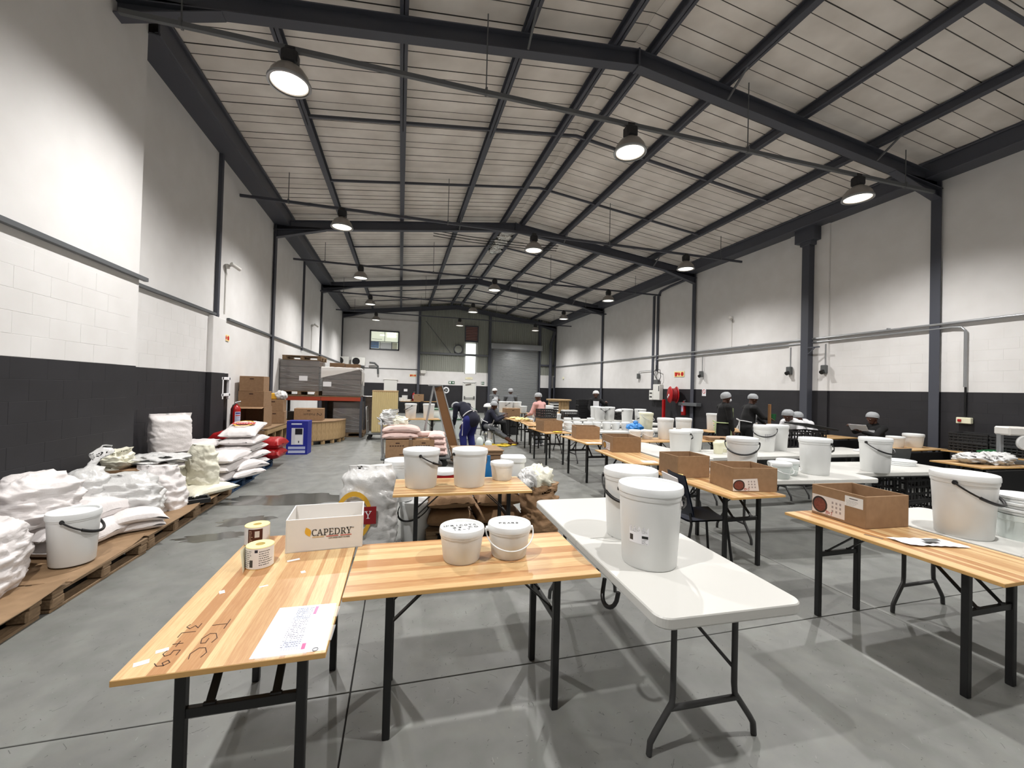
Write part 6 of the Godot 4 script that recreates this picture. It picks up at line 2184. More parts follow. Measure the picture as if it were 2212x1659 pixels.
func build_middle_goods():
	# trolley with cartons and pink sacks
	cart("grey platform trolley loaded with brown cartons and pink sacks", Vector3(0.36, 0, -9.0), 0, Vector2(1.4, 0.72), 0.95)
	var y := 0.211
	for q in [[-0.02, 0.47, "left"], [0.5, 0.44, "right"]]:
		var c := carton("carton", "brown carton on the trolley, %s of two" % q[2], Vector3(q[0], y, -8.87), 0.02, Vector3(q[1], 0.36, 0.4), M.cardboard, M.cardboard_dark, "carton", "cartons on the trolley", false)
		var s := st()
		for k in 6:
			box(s, Vector3(-0.14 + k * 0.05, 0.24, 0.2012), Vector3(0.034, 0.02, 0.001))
		box(s, Vector3(0.1, 0.06, 0.2012), Vector3(0.12, 0.016, 0.001))
		part("carton_print", s, M.ink_brown, c)
	var P: Material = M.sack_pink
	var g := "pink sacks on the trolley"
	sack("pink sack lying across the left carton, lower of two", Vector3(0.02, y + 0.362, -8.9), 4, Vector3(0.74, 0.15, 0.42), P, g, 0.0)
	sack("pink sack lying across the left carton, upper of two", Vector3(0.05, y + 0.5, -8.92), -2, Vector3(0.8, 0.17, 0.42), P, g, 0.04)
	for k in 4:
		sack("pink sack end-on in the stack at the right of the trolley, %s" % ["lowest", "second", "third", "topmost"][k], Vector3(0.86 - 0.02 * k, y + k * 0.12, -8.98), 84, Vector3(0.62, 0.15, 0.36), P, g)
	sack("pink sack lying behind the right carton", Vector3(0.5, y + 0.365, -9.15), 5, Vector3(0.62, 0.13, 0.3), P, g)
	single("paper_roll", (func():
		var s := st()
		lathe(s, [Vector2(0, 0), Vector2(0.05, 0), Vector2(0.055, 0.02), Vector2(0.055, 0.34), Vector2(0.05, 0.36), Vector2(0, 0.36)], 20)
		return s).call(), M.cardboard_dark, "dark brown roll standing between the trolley's cartons", "roll", Vector3(0.245, y, -8.71))
	bag("white plastic bag of goods on the pink sacks at the trolley's handle", Vector3(-0.2, y + 0.65, -9.05), 10, Vector3(0.34, 0.3, 0.26), [[0.0, 0.9, 0.9], [0.4, 1.05, 1.0], [0.75, 0.85, 0.8], [1.0, 0.8, 0.3]], M.film, 0.05)
	bag("creased white bag lying low beside the trolley's handle", Vector3(0.02, y + 0.66, -8.95), 0, Vector3(0.32, 0.16, 0.22), [[0.0, 1.0, 1.0], [0.5, 0.95, 0.9], [1.0, 0.5, 0.3]], M.sack_cream, 0.03)
	# cart with a yellow ribbed stack
	var yc := cart("grey platform cart under the yellow ribbed panels", Vector3(-0.5, 0, -13.55), 0, Vector2(0.95, 0.7), 1.0)
	var ys := thing("ribbed_panels", "tall block of yellow ribbed panels standing on the grey cart", "panels", Vector3(-0.44, 0.211, -13.6))
	part("block", boxed(Vector3(0.78, 1.3, 0.46), 0.01, Vector3(0, 0.65, 0)), M.pine_yellow, ys)
	for k in 13:
		part("rib", boxed(Vector3(0.03, 1.24, 0.03), 0.008, Vector3(-0.36 + k * 0.06, 0.65, 0.236)), M.pine_yellow, ys)
	part("band", boxed(Vector3(0.79, 0.05, 0.48), 0.006, Vector3(0, 1.29, 0)), M.pine, ys)
	# ladder
	var l := thing("stepladder", "aluminium stepladder with a brown flank standing open behind the trolley", "ladder", Vector3(0.9, 0, -9.95))
	var s := st()
	box(s, Vector3(-0.1, 1.72, 0), Vector3(0.28, 0.035, 0.34), 0.008)
	part("top_cap", s, M.alu, l)
	var foot := Vector3(0.44, 0.02, 0.12)
	var head := Vector3(-0.02, 1.7, 0.0)
	var across := (head - foot).normalized().cross(Vector3.BACK).normalized()
	for e in [-1, 1]:
		s = st()
		bar(s, foot + across * e * 0.13, head + across * e * 0.1, 0.05, 0.028, across)
		part("front_rail", s, M.alu, l)
		s = st()
		bar(s, Vector3(-0.4, 0.02, -0.1 + e * 0.16), Vector3(-0.12, 1.7, e * 0.1 - 0.06), 0.022, 0.03, Vector3.RIGHT)
		part("rear_leg", s, M.alu, l)
	s = st()
	bar(s, foot + Vector3(0, 0.03, 0), head - Vector3(0, 0.02, 0), 0.01, 0.2, across)
	part("brown_flank", s, M.ladder_tread, l)
	for k in 5:
		var t := (k + 0.6) / 5.6
		part("tread", boxed(Vector3(0.22, 0.02, 0.1), 0.004, foot.lerp(head, t) + Vector3(0, 0, -0.06)), M.ladder_tread, l)
	# low wooden crate, jugs
	var w := thing("low_wooden_box", "low brown wooden box on the floor before the bending worker", "box", Vector3(1.72, 0, -9.2))
	part("lid_boards", boxed(Vector3(1.1, 0.03, 0.8), 0.004, Vector3(0, 0.3, 0)), M.ply, w)
	for k in 3:
		part("side_board", boxed(Vector3(1.06, 0.08, 0.76), 0.004, Vector3(0, 0.05 + k * 0.095, 0)), M.cardboard_dark, w)
	for q in [[2.2, -11.3, 0.34, "larger white plastic jug on the floor by the bending worker"], [2.42, -11.15, 0.26, "smaller white plastic jug on the floor by the bending worker"]]:
		var j := thing("plastic_jug", q[3], "jug", Vector3(q[0], 0, q[1]), 0.0, "white jugs")
		s = st()
		var h: float = q[2]
		lathe(s, [Vector2(0, 0), Vector2(0.09, 0), Vector2(0.1, 0.02), Vector2(0.1, h * 0.62), Vector2(0.07, h * 0.8), Vector2(0.03, h * 0.9), Vector2(0.03, h), Vector2(0, h)], 20)
		part("bottle", s, M.tub_clear, j)
		s = st()
		tube(s, [Vector3(0.05, h * 0.9, 0), Vector3(0.1, h * 0.92, 0), Vector3(0.11, h * 0.6, 0)], 0.012, 6)
		part("grip", s, M.tub_clear, j)
	# tall wrapped tubs with green rims behind the ladder
	for q in [[1.25, -13.0, 0.0, 1.0, "white wrapped bin with green rims, behind the stepladder"], [2.0, -13.4, 0.0, 0.98, "white wrapped bin with green rims, behind the bending worker"]]:
		var bn := thing("bulk_bin", q[4], "bin", Vector3(q[0], 0, q[1]), 0.05, "white bulk bins")
		part("bin_body", boxed(Vector3(0.72, q[3], 0.6), 0.03, Vector3(0, q[3] * 0.5, 0)), M.tub_clear, bn)
		for hy in [0.66, q[3]]:
			s = st()
			for e in [-1, 1]:
				bar(s, Vector3(-0.38, hy, e * 0.31), Vector3(0.38, hy, e * 0.31), 0.03, 0.03)
				bar(s, Vector3(e * 0.37, hy, -0.31), Vector3(e * 0.37, hy, 0.31), 0.03, 0.03)
			part("green_rim", s, M.green, bn)
	# clear bag with the maroon banner
	var cb := bag("tall clear plastic bag with a maroon and yellow emblem, beside the middle table", Vector3(-0.27, 0, -4.42), 0, Vector3(0.54, 0.86, 0.36), [[0.0, 0.95, 0.95], [0.1, 1.0, 1.0], [0.6, 1.0, 0.95], [0.85, 0.9, 0.75], [1.0, 0.75, 0.25]], M.film, 0.02)
	var ring := st()
	for i in 30:
		var a := TAU * i / 30
		var c := TAU * (i + 1) / 30
		var P4 := []
		for q in [[a, 0.17], [c, 0.17], [c, 0.135], [a, 0.135]]:
			P4.append(Vector3(-0.13 + cos(q[0]) * q[1] * 1.0, 0.41 + sin(q[0]) * q[1] * 1.4, 0.0))
		for i2 in 4:
			P4[i2].z = 0.212 - absf(P4[i2].x + 0.02) * 0.06
		face(ring, P4[0], P4[1], P4[2], P4[3], Vector3(0, 0.3, -1))
	part("emblem_ring", ring, M.ink_gold, cb)
	s = st()
	box(s, Vector3(-0.09, 0.41, 0.212), Vector3(0.34, 0.17, 0.004), 0.001)
	part("emblem_banner", s, M.ink_maroon, cb)
	words("RTY", 0.1, M.paper, cb, Transform3D(Basis.IDENTITY, Vector3(-0.06, 0.415, 0.2155)), "lettering", 0.001, true)
	# brown paper sacks behind the middle table
	pallet("wooden pallet under the brown paper sacks", Vector3(0.86, 0, -4.85), 0, 1.1, 0.9, M.pallet_wood)
	var gk := "brown paper sacks behind the middle table"
	var K: Material = M.sack_kraft
	for q in [[0.58, 0.146, "lower left", 0], [1.12, 0.146, "lower right", 1], [0.58, 0.335, "upper left", 2], [1.12, 0.335, "upper right", 3]]:
		var sk := sack("brown paper sack of milk powder, %s of the four" % q[2], Vector3(q[0], q[1], -4.8), 90, Vector3(0.8, 0.2, 0.53), K, gk)
		if q[3] >= 2:
			var t := Transform3D(Basis(Vector3.UP, PI / 2) * Basis(Vector3.RIGHT, -0.5), Vector3(0.405, 0.1, 0.0))
			var wd := words("MILK POWDER" if q[3] == 3 else "MILCH", 0.042, M.chair_navy, sk, Transform3D(Basis(Vector3.UP, PI / 2), Vector3(0.4, 0.09, 0.02)))
	var ob := bag("open crumpled brown paper sack with plastic lining, right of the middle table", Vector3(1.56, 0, -4.42), 20, Vector3(0.4, 0.6, 0.32), [[0.0, 0.95, 0.9], [0.1, 1.0, 1.0], [0.6, 0.95, 0.9], [0.85, 1.0, 0.9], [1.0, 0.95, 0.85]], K, 0.03)
	s = st()
	crumple(s, Vector3(-0.02, 0.66, 0), Vector3(0.17, 0.13, 0.14), 9, 0.6, 2.0)
	part("plastic_lining", s, M.sack_cream, ob)
	s = st()
	crumple(s, Vector3(-0.2, 0.68, 0.05), Vector3(0.1, 0.1, 0.08), 19, 0.6, 2.4)
	part("plastic_scrap", s, M.film, ob)
	# what stands on those sacks
	var rt := thing("red_tub", "red tub with a white lid behind the second pail", "tub", Vector3(0.52, 0.53, -4.72))
	s = st()
	lathe(s, [Vector2(0, 0), Vector2(0.11, 0), Vector2(0.13, 0.17), Vector2(0, 0.17)], 28)
	part("body", s, M.red, rt)
	s = st()
	lathe(s, [Vector2(0.128, 0.165), Vector2(0.138, 0.165), Vector2(0.138, 0.2), Vector2(0.13, 0.21), Vector2(0, 0.205)], 28)
	part("lid", s, M.pail_lid, rt)
	for q in [["purple bottle between the two white pails of the middle table", 0.7, -4.95, M.purple, 0.32], ["blue bottle behind the small tub on the middle table", 1.03, -4.7, M.fluid_blue, 0.36]]:
		var bo := thing("bottle", q[0], "bottle", Vector3(q[1], 0.53, q[2]))
		s = st()
		var h: float = q[4]
		lathe(s, [Vector2(0, 0), Vector2(0.045, 0), Vector2(0.05, 0.02), Vector2(0.05, h * 0.6), Vector2(0.02, h * 0.78), Vector2(0.018, h * 0.9), Vector2(0, h * 0.9)], 18)
		part("bottle_body", s, q[3], bo)
		s = st()
		lathe(s, [Vector2(0, h * 0.88), Vector2(0.02, h * 0.88), Vector2(0.02, h), Vector2(0, h)], 14)
		part("cap", s, q[3], bo)
	# things on the far bench
	for q in [[0.1, 0.22, 0.14, "white jar on the far bench, left"], [0.3, 0.36, 0.16, "taller white tub on the far bench"], [0.5, 0.12, 0.2, "low white tub on the far bench"]]:
		s = st()
		lathe(s, [Vector2(0, 0), Vector2(q[2], 0), Vector2(q[2] * 1.1, q[1]), Vector2(0, q[1])], 18)
		single("jar", s, M.pail, q[3], "jar", Vector3(q[0], TOP, -26.6), 0.0, "jars on the far bench")
	for q in [[-0.05, 1.25, "left"], [1.6, 1.25, "right"]]:
		single("bench_curtain", boxed(Vector3(q[1], 0.66, 0.03), 0.01), M.crate_black, "black panel under the far bench, %s" % q[2], "panel", Vector3(0.6 + q[0] * 0.9, 0.34, -26.25))

func build_right_goods():
	crate("black plastic crate on top of the brown carton in the aisle", Vector3(3.93, 0.91, -10.66), 2, Vector3(0.48, 0.24, 0.38))
	crate("black crate of white jars behind the small tubs", Vector3(5.05, TOP, -11.0) if false else Vector3(5.35, TOP, -12.35), 0, Vector3(0.5, 0.26, 0.38))
	for k in 6:
		var s := st()
		lathe(s, [Vector2(0, 0), Vector2(0.07, 0), Vector2(0.075, 0.09), Vector2(0.08, 0.095), Vector2(0.08, 0.12), Vector2(0, 0.125)], 16)
		single("jar", s, M.pail, "white jar in the black crate, %s" % ["rear left", "rear middle", "rear right", "front left", "front middle", "front right"][k], "jar", Vector3(5.18 + (k % 3) * 0.17, TOP + 0.18, -12.43 + (k / 3) * 0.16), 0.0, "jars in the black crate")
	crate("black crate with a white bundle between the twin pails", Vector3(6.05, TOP, -11.0) if false else Vector3(7.2, TOP, -12.3), 0, Vector3(0.42, 0.26, 0.38))
	var wb := thing("white_bundle", "white bundle on the black crate between the twin pails", "bundle", Vector3(7.2, TOP + 0.22, -12.3))
	var s0 := st()
	crumple(s0, Vector3(0, 0.07, 0), Vector3(0.17, 0.07, 0.15), 8, 0.25)
	part("cloth", s0, M.pail, wb)
	var gc := "black crates stacked by the right wall"
	for k in 4:
		for e in 2:
			crate("black crate in the stack by the far right wall, %s column, %s" % [["left", "right"][e], ["lowest", "second", "third", "topmost"][k]], Vector3(9.6 + e * 0.62, k * 0.3, -20.4), 0, Vector3(0.6, 0.3, 0.4), gc)
	gc = "black crates beside the stooping worker"
	for k in 3:
		crate("black crate in the stack before the stooping worker, %s" % ["lowest", "second", "topmost"][k], Vector3(7.6, k * 0.345, -6.12), 8, Vector3(0.66, 0.345, 0.4), gc)
	var bs := thing("plastic_board", "black sloping panel resting on the crates before the stooping worker", "panel", Vector3(7.65, 1.05, -6.1), 0.14)
	var s := st()
	box(s, Vector3(0.1, 0.06, 0), Vector3(1.0, 0.03, 0.42), 0.006, Basis(Vector3.BACK, -0.13))
	part("sheet", s, M.black_plastic, bs)
	single("wooden_post", boxed(Vector3(0.05, 0.75, 0.05), 0.005), M.ladder_tread, "short upright brown stick behind the black crates", "stick", Vector3(8.02, 1.115, -7.3))
	single("stick_base", boxed(Vector3(0.4, 0.74, 0.4), 0.01), M.crate_black, "black crate holding the upright brown stick", "crate", Vector3(8.02, 0.37, -7.3))
	gc = "low black crates on the wall table"
	for k in 2:
		for e in 2:
			crate("low black crate on the table at the right wall, %s, %s" % [["near", "far"][e], ["lower", "upper"][k]], Vector3(10.28, TOP + k * 0.17, -4.45 - e * 0.56), 90, Vector3(0.54, 0.17, 0.4), gc)
	crate("black crate under the white table at right, nearer one", Vector3(6.9, 0.0, -4.1), 5, Vector3(0.6, 0.3, 0.42), "crates under the white table")
	crate("black crate under the white table at right, upper one", Vector3(6.9, 0.3, -4.1), 2, Vector3(0.6, 0.3, 0.42), "crates under the white table")
	pail("tall", "bare", 6.55, -4.62, 0, 0, "white pail on the floor under the right white table, left one", "pails under the white table")
	pail("tall", "bare", 7.0, -4.66, 0, 0, "white pail on the floor under the right white table, right one", "pails under the white table")
	for q in [[4.95, -6.65], [5.5, -6.7], [4.3, -7.4]]:
		pass
	pail("tall", "white", 5.0, -7.6, 0, 0, "white pail on the floor under the pinkish tubs' table, left", "pails under the wood tables")
	pail("tall", "white", 5.42, -7.62, 0, 40, "white pail on the floor under the pinkish tubs' table, right", "pails under the wood tables")
	# black skirts below the tables at the right wall
	for q in [["black sheet hung below the front of the tub table at the right wall", 9.6, -5.32, 1.2, 0.0], ["black sheet hung below the front of the plastic heap's table", 8.62, -3.75, 1.2, -0.05], ["black sheet hung below the wall table behind the reader", 9.9, -7.05, 1.2, 0.1]]:
		single("table_skirt", boxed(Vector3(q[3], 0.66, 0.02), 0.006), M.crate_black, q[0], "sheet", Vector3(q[1], 0.37, q[2]), q[4], "black table skirts")
	# heap of clear plastic
	var h := thing("plastic_heap", "shiny heap of clear plastic bags on the right wooden table", "plastic bags", Vector3(8.62, TOP, -4.1))
	for k in 7:
		s = st()
		crumple(s, Vector3(rng.randf_range(-0.32, 0.3), 0.05 + 0.025 * (k % 3), rng.randf_range(-0.14, 0.14)), Vector3(rng.randf_range(0.12, 0.2), 0.06, rng.randf_range(0.09, 0.14)), 50 + k, 0.7, 2.6)
		part("plastic_bag", s, M.film, h)
	single("green_cloth", (func():
		var q := st()
		crumple(q, Vector3.ZERO, Vector3(0.24, 0.05, 0.16), 77, 0.2)
		return q).call(), M.green, "dark green folded cloth behind the clear plastic heap", "cloth", Vector3(9.9, TOP + 0.05, -4.95) if false else Vector3(9.95, TOP + 0.05, -4.62))
	# sealing machine at the right edge
	var mc := thing("sealing_machine", "grey bench machine with a white disc at the right edge", "machine", Vector3(9.05, TOP, -4.02), -0.3)
	part("base", boxed(Vector3(0.3, 0.06, 0.24), 0.01, Vector3(0, 0.03, 0)), M.chair_grey, mc)
	part("column", boxed(Vector3(0.06, 0.42, 0.06), 0.008, Vector3(-0.08, 0.25, -0.05)), M.galv, mc)
	part("head", boxed(Vector3(0.36, 0.13, 0.22), 0.02, Vector3(0.06, 0.5, 0)), M.conduit_white, mc)
	s = st()
	lathe(s, [Vector2(0, 0), Vector2(0.1, 0), Vector2(0.11, 0.02), Vector2(0.1, 0.04), Vector2(0, 0.04)], 24, Vector3(0.1, 0.33, 0.08), Basis(Vector3.RIGHT, PI / 2))
	part("disc", s, M.pail, mc)
	s = st()
	lathe(s, [Vector2(0, 0), Vector2(0.1, 0), Vector2(0.17, 0.1), Vector2(0.175, 0.11), Vector2(0.165, 0.11), Vector2(0.09, 0.012), Vector2(0, 0.012)], 28)
	single("grey_bowl", s, M.chair_grey, "grey bowl on the table at the right edge, before the machine", "bowl", Vector3(8.98, TOP, -3.86) if false else Vector3(9.02, TOP, -4.28))
	# blue bag, papers, worktop bits
	var bb := thing("blue_bag", "crumpled bright blue plastic bag at the end of the row of small tubs", "bag", Vector3(5.52, TOP, -8.92) if false else Vector3(5.5, TOP, -8.72))
	s = st()
	crumple(s, Vector3(0, 0.09, 0), Vector3(0.17, 0.09, 0.14), 23, 0.45, 1.8)
	crumple(s, Vector3(0.02, 0.2, 0), Vector3(0.05, 0.05, 0.05), 24, 0.5, 2.0)
	part("bag_body", s, M.blue_bag, bb)
	single("paper_pile", boxed(Vector3(0.3, 0.03, 0.24), 0.006), M.paper, "pile of white papers on the white table behind the right pails", "papers", Vector3(7.95, TOP + 0.016, -5.3), 0.3)
	var sh := thing("lid_pile", "pile of white lids on the table by the second standing worker", "lids", Vector3(9.25, TOP, -9.15))
	for k in 3:
		s = st()
		lathe(s, [Vector2(0, 0), Vector2(0.17, 0), Vector2(0.175, 0.03), Vector2(0, 0.03)], 24)
		var o := part("lid", s, M.pail_lid, sh)
		o.position = Vector3(-0.1 + k * 0.02, k * 0.032, 0)
	pail("tub", "bare", 9.62, -9.3, TOP, 0, "white tub beside the pile of lids by the second standing worker")
	# far middle: spool crate, dome light, peelings
	var sp := thing("wooden_spool", "pale wooden cable spool near the far right corner", "spool", Vector3(6.85, 0, -17.0))
	s = st()
	for yy in [0.0, 1.22]:
		lathe(s, [Vector2(0, yy), Vector2(0.56, yy), Vector2(0.56, yy + 0.06), Vector2(0, yy + 0.06)], 32)
	part("flange", s, M.pine, sp)
	for k in 20:
		var a := TAU * k / 20
		var o := part("slat", boxed(Vector3(0.02, 1.16, 0.13), 0.004), M.pine, sp)
		o.position = Vector3(cos(a) * 0.45, 0.64, sin(a) * 0.45)
		o.rotation.y = -a
	var cr := thing("striped_stack", "stack of black trays and white lids before the wooden spool", "trays", Vector3(6.2, TOP, -15.9))
	for k in 8:
		part("tray", boxed(Vector3(0.3, 0.05, 0.3), 0.006, Vector3(0, 0.03 + k * 0.055, 0)), M.crate_black if k % 2 else M.pail, cr)
	again_table(6.2, -15.9)
	var pe := thing("peelings", "yellow peelings scattered on the floor by the grey chair", "peelings", Vector3(2.85, 0, -11.7))
	s = st()
	for k in 22:
		var p := Vector3(rng.randf_range(-0.4, 0.5), 0.02, rng.randf_range(-0.25, 0.25))
		crumple(s, p, Vector3(0.07, 0.02, 0.04), 100 + k, 0.6, 2.0)
	var pm := part("peel", s, M.yellow, pe)
	pm.set_meta("kind", "stuff")
	pe.set_meta("kind", "stuff")
	var p2 := thing("peelings", "yellow and brown peelings on the seated woman's table", "peelings", Vector3(3.62, TOP, -12.1))
	s = st()
	for k in 18:
		crumple(s, Vector3(rng.randf_range(-0.22, 0.22), 0.025, rng.randf_range(-0.5, 0.5)), Vector3(0.06, 0.025, 0.05), 140 + k, 0.5, 2.0)
	part("peel", s, M.label_core, p2).set_meta("kind", "stuff")
	p2.set_meta("kind", "stuff")
	single("yellow_scrap", (func():
		var q := st()
		crumple(q, Vector3.ZERO, Vector3(0.1, 0.012, 0.05), 33, 0.5, 2.0)
		return q).call(), M.yellow, "yellow scrap at the near edge of the fourth aisle table", "scrap", Vector3(3.4, TOP + 0.013, -8.47))
	var dl := thing("dome_lamp", "white dome on a stand among the tables before the fire door", "dome", Vector3(3.15, 0.0, -14.6))
	s = st()
	lathe(s, [Vector2(0.2, 1.0), Vector2(0.2, 1.02), Vector2(0.17, 1.09), Vector2(0.1, 1.13), Vector2(0, 1.14)], 24)
	part("dome", s, M.pail_lid, dl)
	s = st()
	tube(s, [Vector3(0, 0.02, 0), Vector3(0, 1.05, 0)], 0.03)
	lathe(s, [Vector2(0, 0), Vector2(0.18, 0), Vector2(0.18, 0.03), Vector2(0, 0.03)], 20)
	part("stand", s, M.tub_cream, dl)

func build_extras():
	var n := FastNoiseLite.new()
	n.seed = 3
	n.frequency = 0.9
	for q in [[-1.45, -6.55, 0.95, 0.3, -0.12, "broad dark wet patch on the floor beyond the printed white carton"], [-1.75, -5.62, 0.3, 0.16, 0.15, "small wet patch on the floor by the pallets, farther one"], [-1.88, -5.1, 0.34, 0.12, 0.1, "small wet patch on the floor by the pallets, nearer one"]]:
		var s := st()
		var pts := []
		for k in 48:
			var a := TAU * k / 48.0
			var w := 1.0 + 0.5 * n.get_noise_2d(cos(a) * 1.6 + q[0], sin(a) * 1.6) + 0.22 * n.get_noise_2d(cos(a) * 7.0, sin(a) * 7.0 + q[1])
			pts.append(Vector2(cos(a) * q[2] * w, sin(a) * q[3] * w))
		slab_shape(s, pts, 0.0004, 0.0012, 0.0003)
		single("puddle", s, M.puddle, q[5], "puddle", Vector3(q[0], 0.0, q[1]), q[4], "wet patches")
	var fo := thing("loose_foil", "torn shiny foil hanging from the roof at the ridge, past the second frame", "foil", Vector3(3.45, 7.15, -14.6))
	for k in 5:
		var s := st()
		crumple(s, Vector3(0.0, 0.02, 0.9 - k * 0.5), Vector3(0.22, 0.1, 0.3), 200 + k, 0.6, 1.6)
		part("foil_piece", s, M.foil, fo)
	var s := st()
	for k in 3:
		var pts := []
		for i in 13:
			var t := i / 12.0
			pts.append(Vector3(lerpf(0.9, 5.2, t), 6.72 - 0.16 * sin(t * PI) - 0.05 * k + 0.12 * (1.0 - absf(t - 0.5) * 2.0), -13.3 - 0.1 * k))
		tube(s, pts, 0.013, 5)
	single("slack_cable", s, M.cable, "black cables sagging under the ridge just past the second frame", "cables")

func again_table(x: float, z: float):
	var o := thing("small_stand", "low black stand under the striped stack of trays", "stand", Vector3(x, 0, z))
	part("stand_top", boxed(Vector3(0.6, 0.03, 0.5), 0.004, Vector3(0, TOP - 0.015, 0)), M.oak_edge, o)
	for a in [-1, 1]:
		for b in [-1, 1]:
			part("leg", boxed(Vector3(0.035, TOP - 0.03, 0.035), 0.003, Vector3(a * 0.26, (TOP - 0.03) * 0.5, b * 0.21)), M.table_leg, o)

func chair(label: String, at: Vector3, turn: float, m: Material, frame: Material, group := "") -> Node3D:
	var o := thing("chair", label, "chair", at, deg_to_rad(turn), group)
	var s := st()
	var rows := []
	for i in 9:
		var row := []
		for k in 9:
			var u := k / 4.0 - 1.0
			var v := i / 4.0 - 1.0
			row.append(Vector3(u * 0.22, 0.45 - 0.025 * (1.0 - u * u) + 0.01 * v, v * 0.21))
		rows.append(row)
	grid(s, rows, Vector3(0, -3, 0))
	var low := []
	for row in rows:
		var q := []
		for p in row:
			q.append(p - Vector3(0, 0.014, 0))
		low.append(q)
	grid(s, low, Vector3(0, 3, 0))
	part("seat", s, m, o)
	s = st()
	rows = []
	for i in 9:
		var row := []
		var t := i / 8.0
		for k in 9:
			var u := k / 4.0 - 1.0
			var w := 0.22 - 0.03 * t * t
			row.append(Vector3(u * w, 0.47 + 0.4 * t, -0.2 - 0.09 * t + 0.035 * (u * u)))
		rows.append(row)
	grid(s, rows, Vector3(0, 0.6, -4))
	low = []
	for row in rows:
		var q := []
		for p in row:
			q.append(p + Vector3(0, 0, -0.014))
		low.append(q)
	grid(s, low, Vector3(0, 0.6, 4))
	part("backrest", s, m, o)
	for e in [-1, 1]:
		s = st()
		tube(s, [Vector3(e * 0.19, 0.44, 0.17), Vector3(e * 0.22, 0.0, 0.22)], 0.013)
		part("leg", s, frame, o)
		s = st()
		tube(s, [Vector3(e * 0.19, 0.5, -0.2), Vector3(e * 0.2, 0.4, -0.19), Vector3(e * 0.22, 0.0, -0.26)], 0.013)
		part("leg", s, frame, o)
	return o

# ---------------------------------------------------------------- people
func reach(a: Vector3, c: Vector3, l1: float, l2: float, pole: Vector3) -> Vector3:   # the elbow or knee between a and c
	var d := c - a
	var L := clampf(d.length(), 0.02, (l1 + l2) * 0.999)
	var u := d.normalized()
	var x := (l1 * l1 - l2 * l2 + L * L) / (2.0 * L)
	var h := sqrt(maxf(l1 * l1 - x * x, 0.0))
	var p := (pole - u * pole.dot(u)).normalized()
	return a + u * x + p * h

